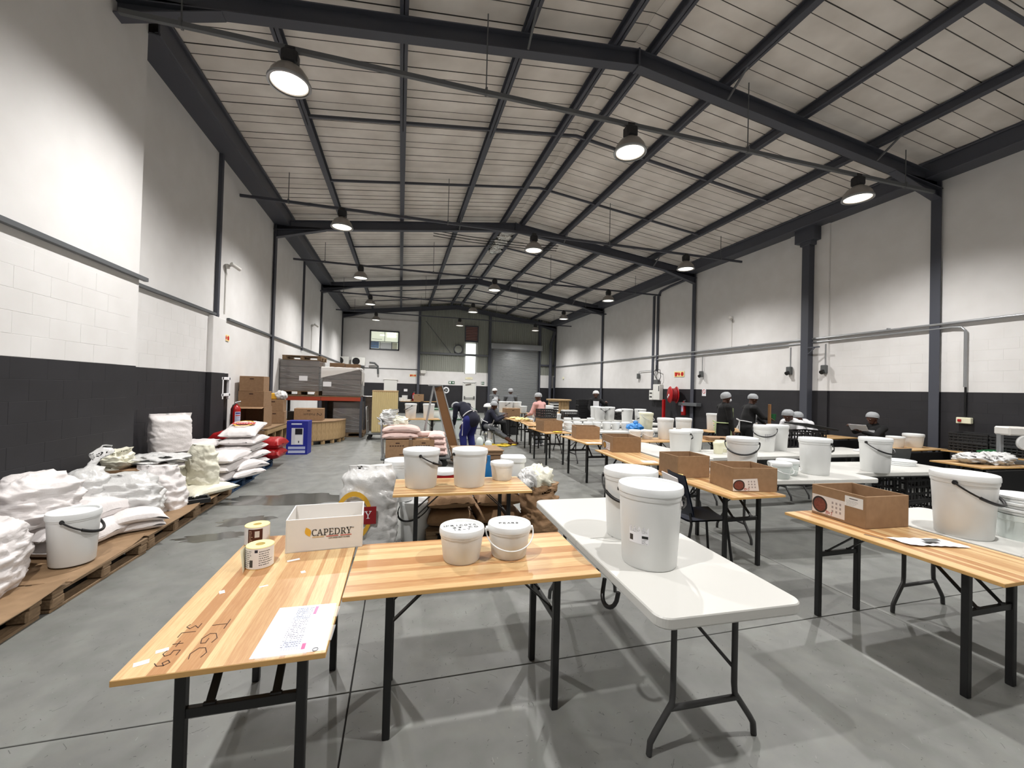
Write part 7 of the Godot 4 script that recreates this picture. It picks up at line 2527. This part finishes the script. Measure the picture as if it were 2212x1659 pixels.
func person(label: String, at: Vector3, turn: float, P: Dictionary) -> Node3D:
	# joints in the person's own frame: facing +z
	var o := thing("person", label, "person", at, deg_to_rad(turn), "workers in hairnets")
	var pel: Vector3 = P.get("pel", Vector3(0, 0.9, 0))
	var sh: Vector3 = P.get("sh", Vector3(0, 1.36, 0.0))
	var hd: Vector3 = P.get("hd", Vector3(0, 1.56, 0.03))
	var up := (sh - pel).normalized()
	var look: Vector3 = P.get("look", Vector3(0, -0.2, 1)).normalized()
	var wl: Vector3 = P.get("wl", Vector3(0.2, 1.0, 0.33))
	var wr: Vector3 = P.get("wr", Vector3(-0.2, 1.0, 0.33))
	var al: Vector3 = P.get("al", Vector3(0.1, 0.08, 0))
	var ar: Vector3 = P.get("ar", Vector3(-0.1, 0.08, 0))
	var fat: float = P.get("fat", 1.0)
	var shl := sh + Vector3(0.165 * fat, -0.01, 0)
	var shr := sh + Vector3(-0.165 * fat, -0.01, 0)
	var el := reach(shl, wl, 0.28, 0.25, Vector3(0.5, -0.6, -0.6))
	var er := reach(shr, wr, 0.28, 0.25, Vector3(-0.5, -0.6, -0.6))
	var hl := pel + Vector3(0.09, -0.03, 0)
	var hr := pel + Vector3(-0.09, -0.03, 0)
	var kl := reach(hl, al, 0.42, 0.41, Vector3(0.1, 0.3, 1))
	var kr := reach(hr, ar, 0.42, 0.41, Vector3(-0.1, 0.3, 1))
	var neck := sh + up * 0.05
	var mid := pel.lerp(sh, 0.5)
	# body: one skin from head to feet
	var s := st()
	var bones := [[pel, mid, 0.13, 0.115], [mid, sh - up * 0.06, 0.115, 0.12], [shl, shr, 0.06, 0.06], [neck - up * 0.03, hd - look * 0.02, 0.055, 0.05]]
	for a in [[shl, el, wl], [shr, er, wr]]:
		bones.append([a[0], a[1], 0.05, 0.04])
		bones.append([a[1], a[2], 0.039, 0.027])
	for a in [[hl, kl, al], [hr, kr, ar]]:
		bones.append([a[0], a[1], 0.085, 0.057])
		bones.append([a[1], a[2], 0.055, 0.038])
	for a in [al, ar]:
		bones.append([a + Vector3(0, -0.03, -0.03), a + Vector3(0, -0.045, 0.14), 0.035, 0.028])
	skin(s, bones, 0.022)
	# head with brow, nose, lips, chin and ears
	var side := Vector3.UP.cross(look).normalized()
	var crown := look.cross(side)
	var H := func(x: float, y: float, z: float) -> Vector3: return hd + side * x + crown * y + look * z
	skin(s, [[H.call(0, 0.035, -0.015), H.call(0, 0.02, 0.01), 0.093, 0.088], [H.call(0, -0.03, 0.02), H.call(0, -0.075, 0.045), 0.07, 0.042], [H.call(0, 0.0, 0.09), H.call(0, -0.022, 0.107), 0.012, 0.014],
		[H.call(-0.018, -0.058, 0.083), H.call(0.018, -0.058, 0.083), 0.012, 0.012], [H.call(-0.03, 0.025, 0.085), H.call(0.03, 0.025, 0.085), 0.012, 0.012], [H.call(-0.086, 0.0, 0.0), H.call(-0.088, -0.03, -0.004), 0.013, 0.011], [H.call(0.086, 0.0, 0.0), H.call(0.088, -0.03, -0.004), 0.013, 0.011]], 0.009, 0.012)
	# hands: palm, four fingers of unequal length and a thumb, lightly curled
	for a in [[wl, el, 1.0], [wr, er, -1.0]]:
		var d: Vector3 = (a[0] - a[1]).normalized()
		var n := d.cross(Vector3(a[2], 0, 0.2)).normalized()
		if n.y > 0:
			n = -n
		var w := n.cross(d).normalized()
		var hb := [[a[0], a[0] + d * 0.08, 0.026, 0.03]]
		for k in 4:
			var base: Vector3 = a[0] + d * 0.085 + w * ((k - 1.5) * 0.021)
			var l: float = [0.032, 0.038, 0.036, 0.028][k]
			var b1: Vector3 = base + (d + n * 0.25).normalized() * l
			hb.append([base, b1, 0.0095, 0.009])
			hb.append([b1, b1 + (d + n * 0.9).normalized() * l * 0.9, 0.009, 0.0075])
		var tb: Vector3 = a[0] + d * 0.03 - w * 0.03 * a[2]
		hb.append([tb, tb + (d * 0.7 - w * 0.6 * a[2] + n * 0.4).normalized() * 0.06, 0.012, 0.009])
		skin(s, hb, 0.007, 0.008)
	part("body", s, P.get("skin", M.skin_brown), o)
	s = st()
	for e in [-1, 1]:
		lathe(s, [Vector2(0, -0.009), Vector2(0.007, -0.006), Vector2(0.009, 0), Vector2(0.007, 0.006), Vector2(0, 0.009)], 10, H.call(e * 0.032, 0.008, 0.086))
	part("eyes", s, M.eye_white, o)
	# trousers, top, shoes
	s = st()
	bones = [[pel + up * 0.06, pel - up * 0.02, 0.142 * fat, 0.145 * fat]]
	for a in [[hl, kl, al], [hr, kr, ar]]:
		bones.append([a[0], a[1], 0.1 * sqrt(fat) * P.get("wide", 1.0), 0.075 * P.get("wide", 1.0)])
		bones.append([a[1], a[2] + (a[1] - a[2]).normalized() * P.get("hem", 0.03), 0.073 * P.get("wide", 1.0), 0.062 * P.get("wide", 1.0)])
	skin(s, bones, 0.022, 0.02)
	part("trousers", s, P.get("bottom", M.cloth_black), o)
	s = st()
	bones = [[pel - up * P.get("tail", 0.04), mid, 0.155 * fat, 0.14 * fat], [mid, sh - up * 0.06, 0.14 * fat, 0.14], [shl, shr, 0.076, 0.076], [neck - up * 0.03, neck + up * 0.01, 0.072, 0.066]]
	for a in [[shl, el, wl], [shr, er, wr]]:
		bones.append([a[0], a[1], 0.072, 0.06])
		bones.append([a[1], a[1].lerp(a[2], P.get("sleeve", 0.88)), 0.058, 0.046])
	skin(s, bones, 0.022, 0.024)
	part("jacket", s, P.get("top", M.cloth_black), o)
	for a in [al, ar]:
		s = st()
		skin(s, [[a + Vector3(0, -0.035, -0.04), a + Vector3(0, -0.05, 0.16), 0.044, 0.036]], 0.016, 0.01)
		part("shoe", s, P.get("shoe", M.cloth_black), o)
	# hairnet: a puffed cap with a gathered band
	s = st()
	var n := FastNoiseLite.new()
	n.seed = int(at.x * 40.0 + 500)
	n.frequency = 6.0
	var rows := []
	var tilt := (crown * 0.9 - look * 0.42).normalized()
	var fx := side
	var fz := fx.cross(tilt)
	for i in 11:
		var t := i / 10.0 * PI * 0.53
		var row := []
		for k in 24:
			var a := TAU * k / 24
			var d := fx * (sin(t) * cos(a)) + fz * (sin(t) * sin(a)) + tilt * cos(t)
			row.append(H.call(0, 0.03, -0.012) + d * (0.108 + 0.012 * sin(t * 1.7) + 0.006 * n.get_noise_3dv(d)))
		rows.append(row)
	grid(s, rows, hd, true)
	var net := part("hairnet", s, P.get("net", M.hairnet), o)
	s = st()
	var band: Array = rows[10].duplicate()
	band.append(band[0])
	tube(s, band, 0.006, 5)
	part("band", s, P.get("net", M.hairnet), net)
	if P.has("mask"):
		s = st()
		crumple(s, H.call(0, -0.04, 0.085), Vector3(0.05, 0.045, 0.045), 2, 0.05)
		part("face_mask", s, P.mask, o)
	if P.has("apron"):
		# bib and skirt over the front of the body
		s = st()
		rows = []
		for i in 13:
			var t := i / 12.0
			var row := []
			var bib := t > 0.55
			for k in 11:
				var u := k / 5.0 - 1.0
				var ang: float = u * (0.62 if bib else 1.35)
				var c: Vector3
				var r := 0.172 * fat
				if t < 0.4:
					c = pel + Vector3(0, -0.42 + t, 0)
					r = 0.19 * fat
				else:
					c = pel.lerp(sh - up * 0.03, (t - 0.4) / 0.6)
				var fwd := Vector3(0, 0, 1)
				if t >= 0.4:
					fwd = (fwd - up * fwd.dot(up)).normalized()
				row.append(c + Vector3(sin(ang) * r, 0, 0) + fwd * cos(ang) * r)
			rows.append(row)
		grid(s, rows, mid)
		part("apron", s, P.apron, o)
		s = st()
		var back := (Vector3(0, 0, -1) + up * up.z).normalized()
		var belt := []
		for k in 17:
			var a := PI * k / 16.0
			belt.append(pel + up * 0.1 + Vector3(cos(a) * 0.17 * fat, 0, 0) + back * sin(a) * 0.165 * fat)
		tube(s, belt, 0.013, 6)
		var kn := pel + up * 0.1 + back * 0.175 * fat
		bar(s, kn, kn + back * 0.02 + Vector3(0.05, -0.2, 0), 0.035, 0.008, back)
		bar(s, kn, kn + back * 0.02 + Vector3(-0.03, -0.26, 0), 0.035, 0.008, back)
		bar(s, kn, kn + Vector3(0.11, 0.03, 0) + back * 0.02, 0.03, 0.01, back)
		part("apron_string", s, P.apron, o)
	return o

func build_people():
	person("person in navy top and royal blue trousers bending over, white apron strings tied behind", Vector3(1.72, 0, -10.3), -146, {
		"pel": Vector3(0, 0.9, -0.08), "sh": Vector3(0, 1.22, 0.28), "hd": Vector3(0, 1.16, 0.5), "look": Vector3(0, -0.9, 0.6), "wl": Vector3(0.16, 0.72, 0.4), "wr": Vector3(-0.16, 0.72, 0.42),
		"top": M.cloth_navy, "bottom": M.cloth_royal, "apron": M.cloth_white, "fat": 1.28, "tail": 0.03, "wide": 1.3, "al": Vector3(0.15, 0.08, 0), "ar": Vector3(-0.15, 0.08, 0)})
	chair("grey plastic chair under the seated woman", Vector3(2.56, 0, -11.95), 80, M.chair_grey, M.chair_grey)
	person("woman seated on the grey chair in a navy jacket and pale skirt, legs stretched out", Vector3(2.6, 0, -11.95), 80, {
		"pel": Vector3(0, 0.58, -0.08), "sh": Vector3(0, 0.98, 0.06), "hd": Vector3(0, 1.16, 0.13), "look": Vector3(0, -0.5, 1), "wl": Vector3(0.14, 0.86, 0.42), "wr": Vector3(-0.14, 0.84, 0.42),
		"al": Vector3(0.08, 0.09, 0.72), "ar": Vector3(-0.06, 0.1, 0.66), "top": M.cloth_navy, "bottom": M.cloth_grey, "hem": 0.25, "apron": M.cloth_white, "shoe": M.skin_brown})
	person("woman half hidden behind the seated one in navy, grey hairnet", Vector3(3.2, 0, -14.0), 95, {
		"pel": Vector3(0, 0.58, -0.05), "sh": Vector3(0, 1.0, 0.0), "hd": Vector3(0, 1.19, 0.04), "al": Vector3(0.1, 0.08, 0.45), "ar": Vector3(-0.1, 0.08, 0.45), "wl": Vector3(0.15, 0.8, 0.35), "wr": Vector3(-0.15, 0.8, 0.35), "top": M.cloth_grey})
	chair("dark chair under the half hidden woman", Vector3(3.16, 0, -14.0), 95, M.chair_navy, M.steel)
	single("jacket_on_chair", (func():
		var s := st()
		upright(s, Vector3(0.46, 0.7, 0.16), [[0.0, 0.5, 0.5], [0.4, 0.9, 0.9], [0.85, 1.0, 1.0], [1.0, 0.9, 0.5]], 4, 0.03)
		return s).call(), M.cloth_navy, "black jacket hung over a chair back left of the seated woman", "jacket", Vector3(2.15, 0.25, -12.35), 1.4)
	chair("chair with the black jacket over its back", Vector3(2.4, 0, -12.5), 80, M.chair_navy, M.steel)
	person("woman in a pink jacket standing at the aisle tables with her back turned", Vector3(4.05, 0, -11.5), -150, {
		"pel": Vector3(0, 0.84, 0), "sh": Vector3(0, 1.25, 0.04), "hd": Vector3(0, 1.45, 0.09), "look": Vector3(0.2, -0.5, 1), "wl": Vector3(0.2, 0.9, 0.34), "wr": Vector3(-0.24, 0.88, 0.34),
		"top": M.cloth_pink, "bottom": M.cloth_grey, "shoe": M.cloth_white, "sleeve": 0.7, "fat": 1.12, "tail": 0.16, "apron": M.cloth_white})
	person("person in dark grey standing facing the camera before the roller shutter, white hairnet", Vector3(3.95, 0, -17.25), 20, {
		"hd": Vector3(0, 1.55, 0.03), "wl": Vector3(0.06, 1.18, 0.26), "wr": Vector3(-0.06, 1.16, 0.26), "top": M.cloth_grey, "apron": M.cloth_white, "net": M.hairnet_white})
	person("broad person in a dark jacket standing with back turned before the roller shutter", Vector3(4.48, 0, -16.5), 170, {
		"hd": Vector3(0, 1.56, 0.03), "top": M.cloth_grey, "fat": 1.3})
	person("person in black with pale apron, white hairnet and raised hand beyond the tubs", Vector3(6.75, 0, -13.25), -20, {
		"hd": Vector3(0, 1.56, 0.03), "wl": Vector3(0.34, 1.28, 0.2), "wr": Vector3(-0.16, 0.95, 0.25), "top": M.cloth_black, "apron": M.cloth_white, "net": M.hairnet_white})
	person("person in a black coat wearing a white face mask, standing by the right wall tables", Vector3(7.3, 0, -7.85), 75, {
		"pel": Vector3(0, 0.93, 0), "sh": Vector3(0, 1.4, 0.0), "hd": Vector3(0, 1.6, 0.04), "look": Vector3(0.1, -0.12, 1), "wl": Vector3(0.22, 0.95, 0.26), "wr": Vector3(-0.2, 0.85, 0.1),
		"top": M.cloth_black, "apron": M.cloth_lime, "mask": M.cloth_white, "fat": 1.1, "tail": 0.3})
	person("person in a black coat and white apron pouring from a green cup", Vector3(8.2, 0, -8.1), 75, {
		"pel": Vector3(0, 0.93, 0), "sh": Vector3(0, 1.38, 0.08), "hd": Vector3(0, 1.58, 0.14), "look": Vector3(0, -0.5, 1), "wl": Vector3(0.1, 1.0, 0.5), "wr": Vector3(-0.12, 1.12, 0.5),
		"top": M.cloth_black, "apron": M.cloth_white, "fat": 1.1})
	single("green_cup", (func():
		var s := st()
		lathe(s, [Vector2(0, 0), Vector2(0.06, 0), Vector2(0.08, 0.16), Vector2(0.076, 0.16), Vector2(0.056, 0.006), Vector2(0, 0.006)], 20)
		return s).call(), M.green, "green cup held up by the worker in the white apron", "cup", Vector3(8.75, 1.08, -7.88))
	person("stooping person in white behind the black crates, grey hairnet", Vector3(8.18, 0, -6.85), -80, {
		"pel": Vector3(0, 0.86, -0.25), "sh": Vector3(0, 1.12, 0.05), "hd": Vector3(0, 1.26, 0.2), "look": Vector3(0, -0.5, 1), "wl": Vector3(0.16, 0.8, 0.4), "wr": Vector3(-0.16, 0.8, 0.4), "top": M.cloth_white, "bottom": M.cloth_black})
	person("second stooping person just behind the other by the thick column", Vector3(8.95, 0, -7.2), -85, {
		"pel": Vector3(0, 0.84, -0.2), "sh": Vector3(0, 1.08, 0.1), "hd": Vector3(0, 1.2, 0.27), "look": Vector3(0, -0.5, 1), "wl": Vector3(0.16, 0.76, 0.42), "wr": Vector3(-0.16, 0.76, 0.42), "top": M.cloth_white, "bottom": M.cloth_black})
	person("person sitting by the right wall reading a sheet of paper, apron with red straps", Vector3(9.88, 0, -6.4), -98, {
		"pel": Vector3(0, 0.6, -0.1), "sh": Vector3(0, 1.06, -0.02), "hd": Vector3(0, 1.25, 0.06), "look": Vector3(0, -0.3, 1), "wl": Vector3(0.1, 0.98, 0.42), "wr": Vector3(-0.12, 1.06, 0.44), "al": Vector3(0.1, 0.08, 0.4), "ar": Vector3(-0.1, 0.08, 0.4),
		"top": M.cloth_black, "apron": M.cloth_white})
	single("reading_sheet", boxed(Vector3(0.004, 0.21, 0.3), 0.0), M.paper, "sheet of paper held by the sitting reader", "paper", Vector3(9.32, 1.06, -6.34), 0.3).rotation.z = 0.9
	chair("grey chair with a rounded back beside the sitting reader", Vector3(9.95, 0, -6.42), -98, M.chair_grey, M.steel)
	chair("dark grey chair back showing left of the right handled pail", Vector3(8.05, 0, -5.05), 175, M.chair_grey, M.steel)
	var c := chair("navy plastic chair with a white bag over its back, under the carton table", Vector3(3.02, 0, -3.55), 78, M.chair_navy, M.table_leg)
	var s := st()
	box(s, Vector3(0.0, 0.7, -0.3), Vector3(0.36, 0.3, 0.012), 0.005, Basis(Vector3.RIGHT, -0.22))
	single("hung_bag", s, M.sack_white, "white printed bag hung on the navy chair back", "bag", Vector3(3.02, 0, -3.55), deg_to_rad(78))

func _ready():
	# camera
	var cam := Camera3D.new()
	cam.name = "camera"
	var yaw := 0.2677
	var pitch := 0.0122
	var roll := 0.0265
	var f := Vector3(sin(yaw) * cos(pitch), sin(pitch), -cos(yaw) * cos(pitch))
	var r := Vector3(cos(yaw), 0, sin(yaw))
	var u := r.cross(f)
	var r2 := cos(roll) * r + sin(roll) * u
	var u2 := -sin(roll) * r + cos(roll) * u
	cam.transform = Transform3D(Basis(r2, u2, -f), Vector3(0, EYE, 0))
	cam.fov = rad_to_deg(2.0 * atan(829.5 / 879.95))
	cam.near = 0.05
	cam.far = 200.0
	add_child(cam)
	cam.current = true
	# air outside and exposure
	var e := Environment.new()
	e.background_mode = Environment.BG_COLOR
	e.background_color = Color(0.5, 0.55, 0.6)
	e.tonemap_mode = Environment.TONE_MAPPER_LINEAR
	e.tonemap_exposure = 0.88
	e.sdfgi_enabled = true
	e.ssao_enabled = true
	e.ssil_enabled = true
	var w := WorldEnvironment.new()
	w.name = "world"
	w.environment = e
	add_child(w)
	make_materials()
	rng.seed = 2024
	build_setting()
	build_steel()
	build_lamps()
	build_tables()
	build_pails()
	build_cartons()
	build_left_goods()
	build_middle_goods()
	build_right_goods()
	build_extras()
	build_people()
	build_fixtures()
	for k in protos:
		if is_instance_valid(protos[k]) and not protos[k].is_inside_tree():
			protos[k].free()
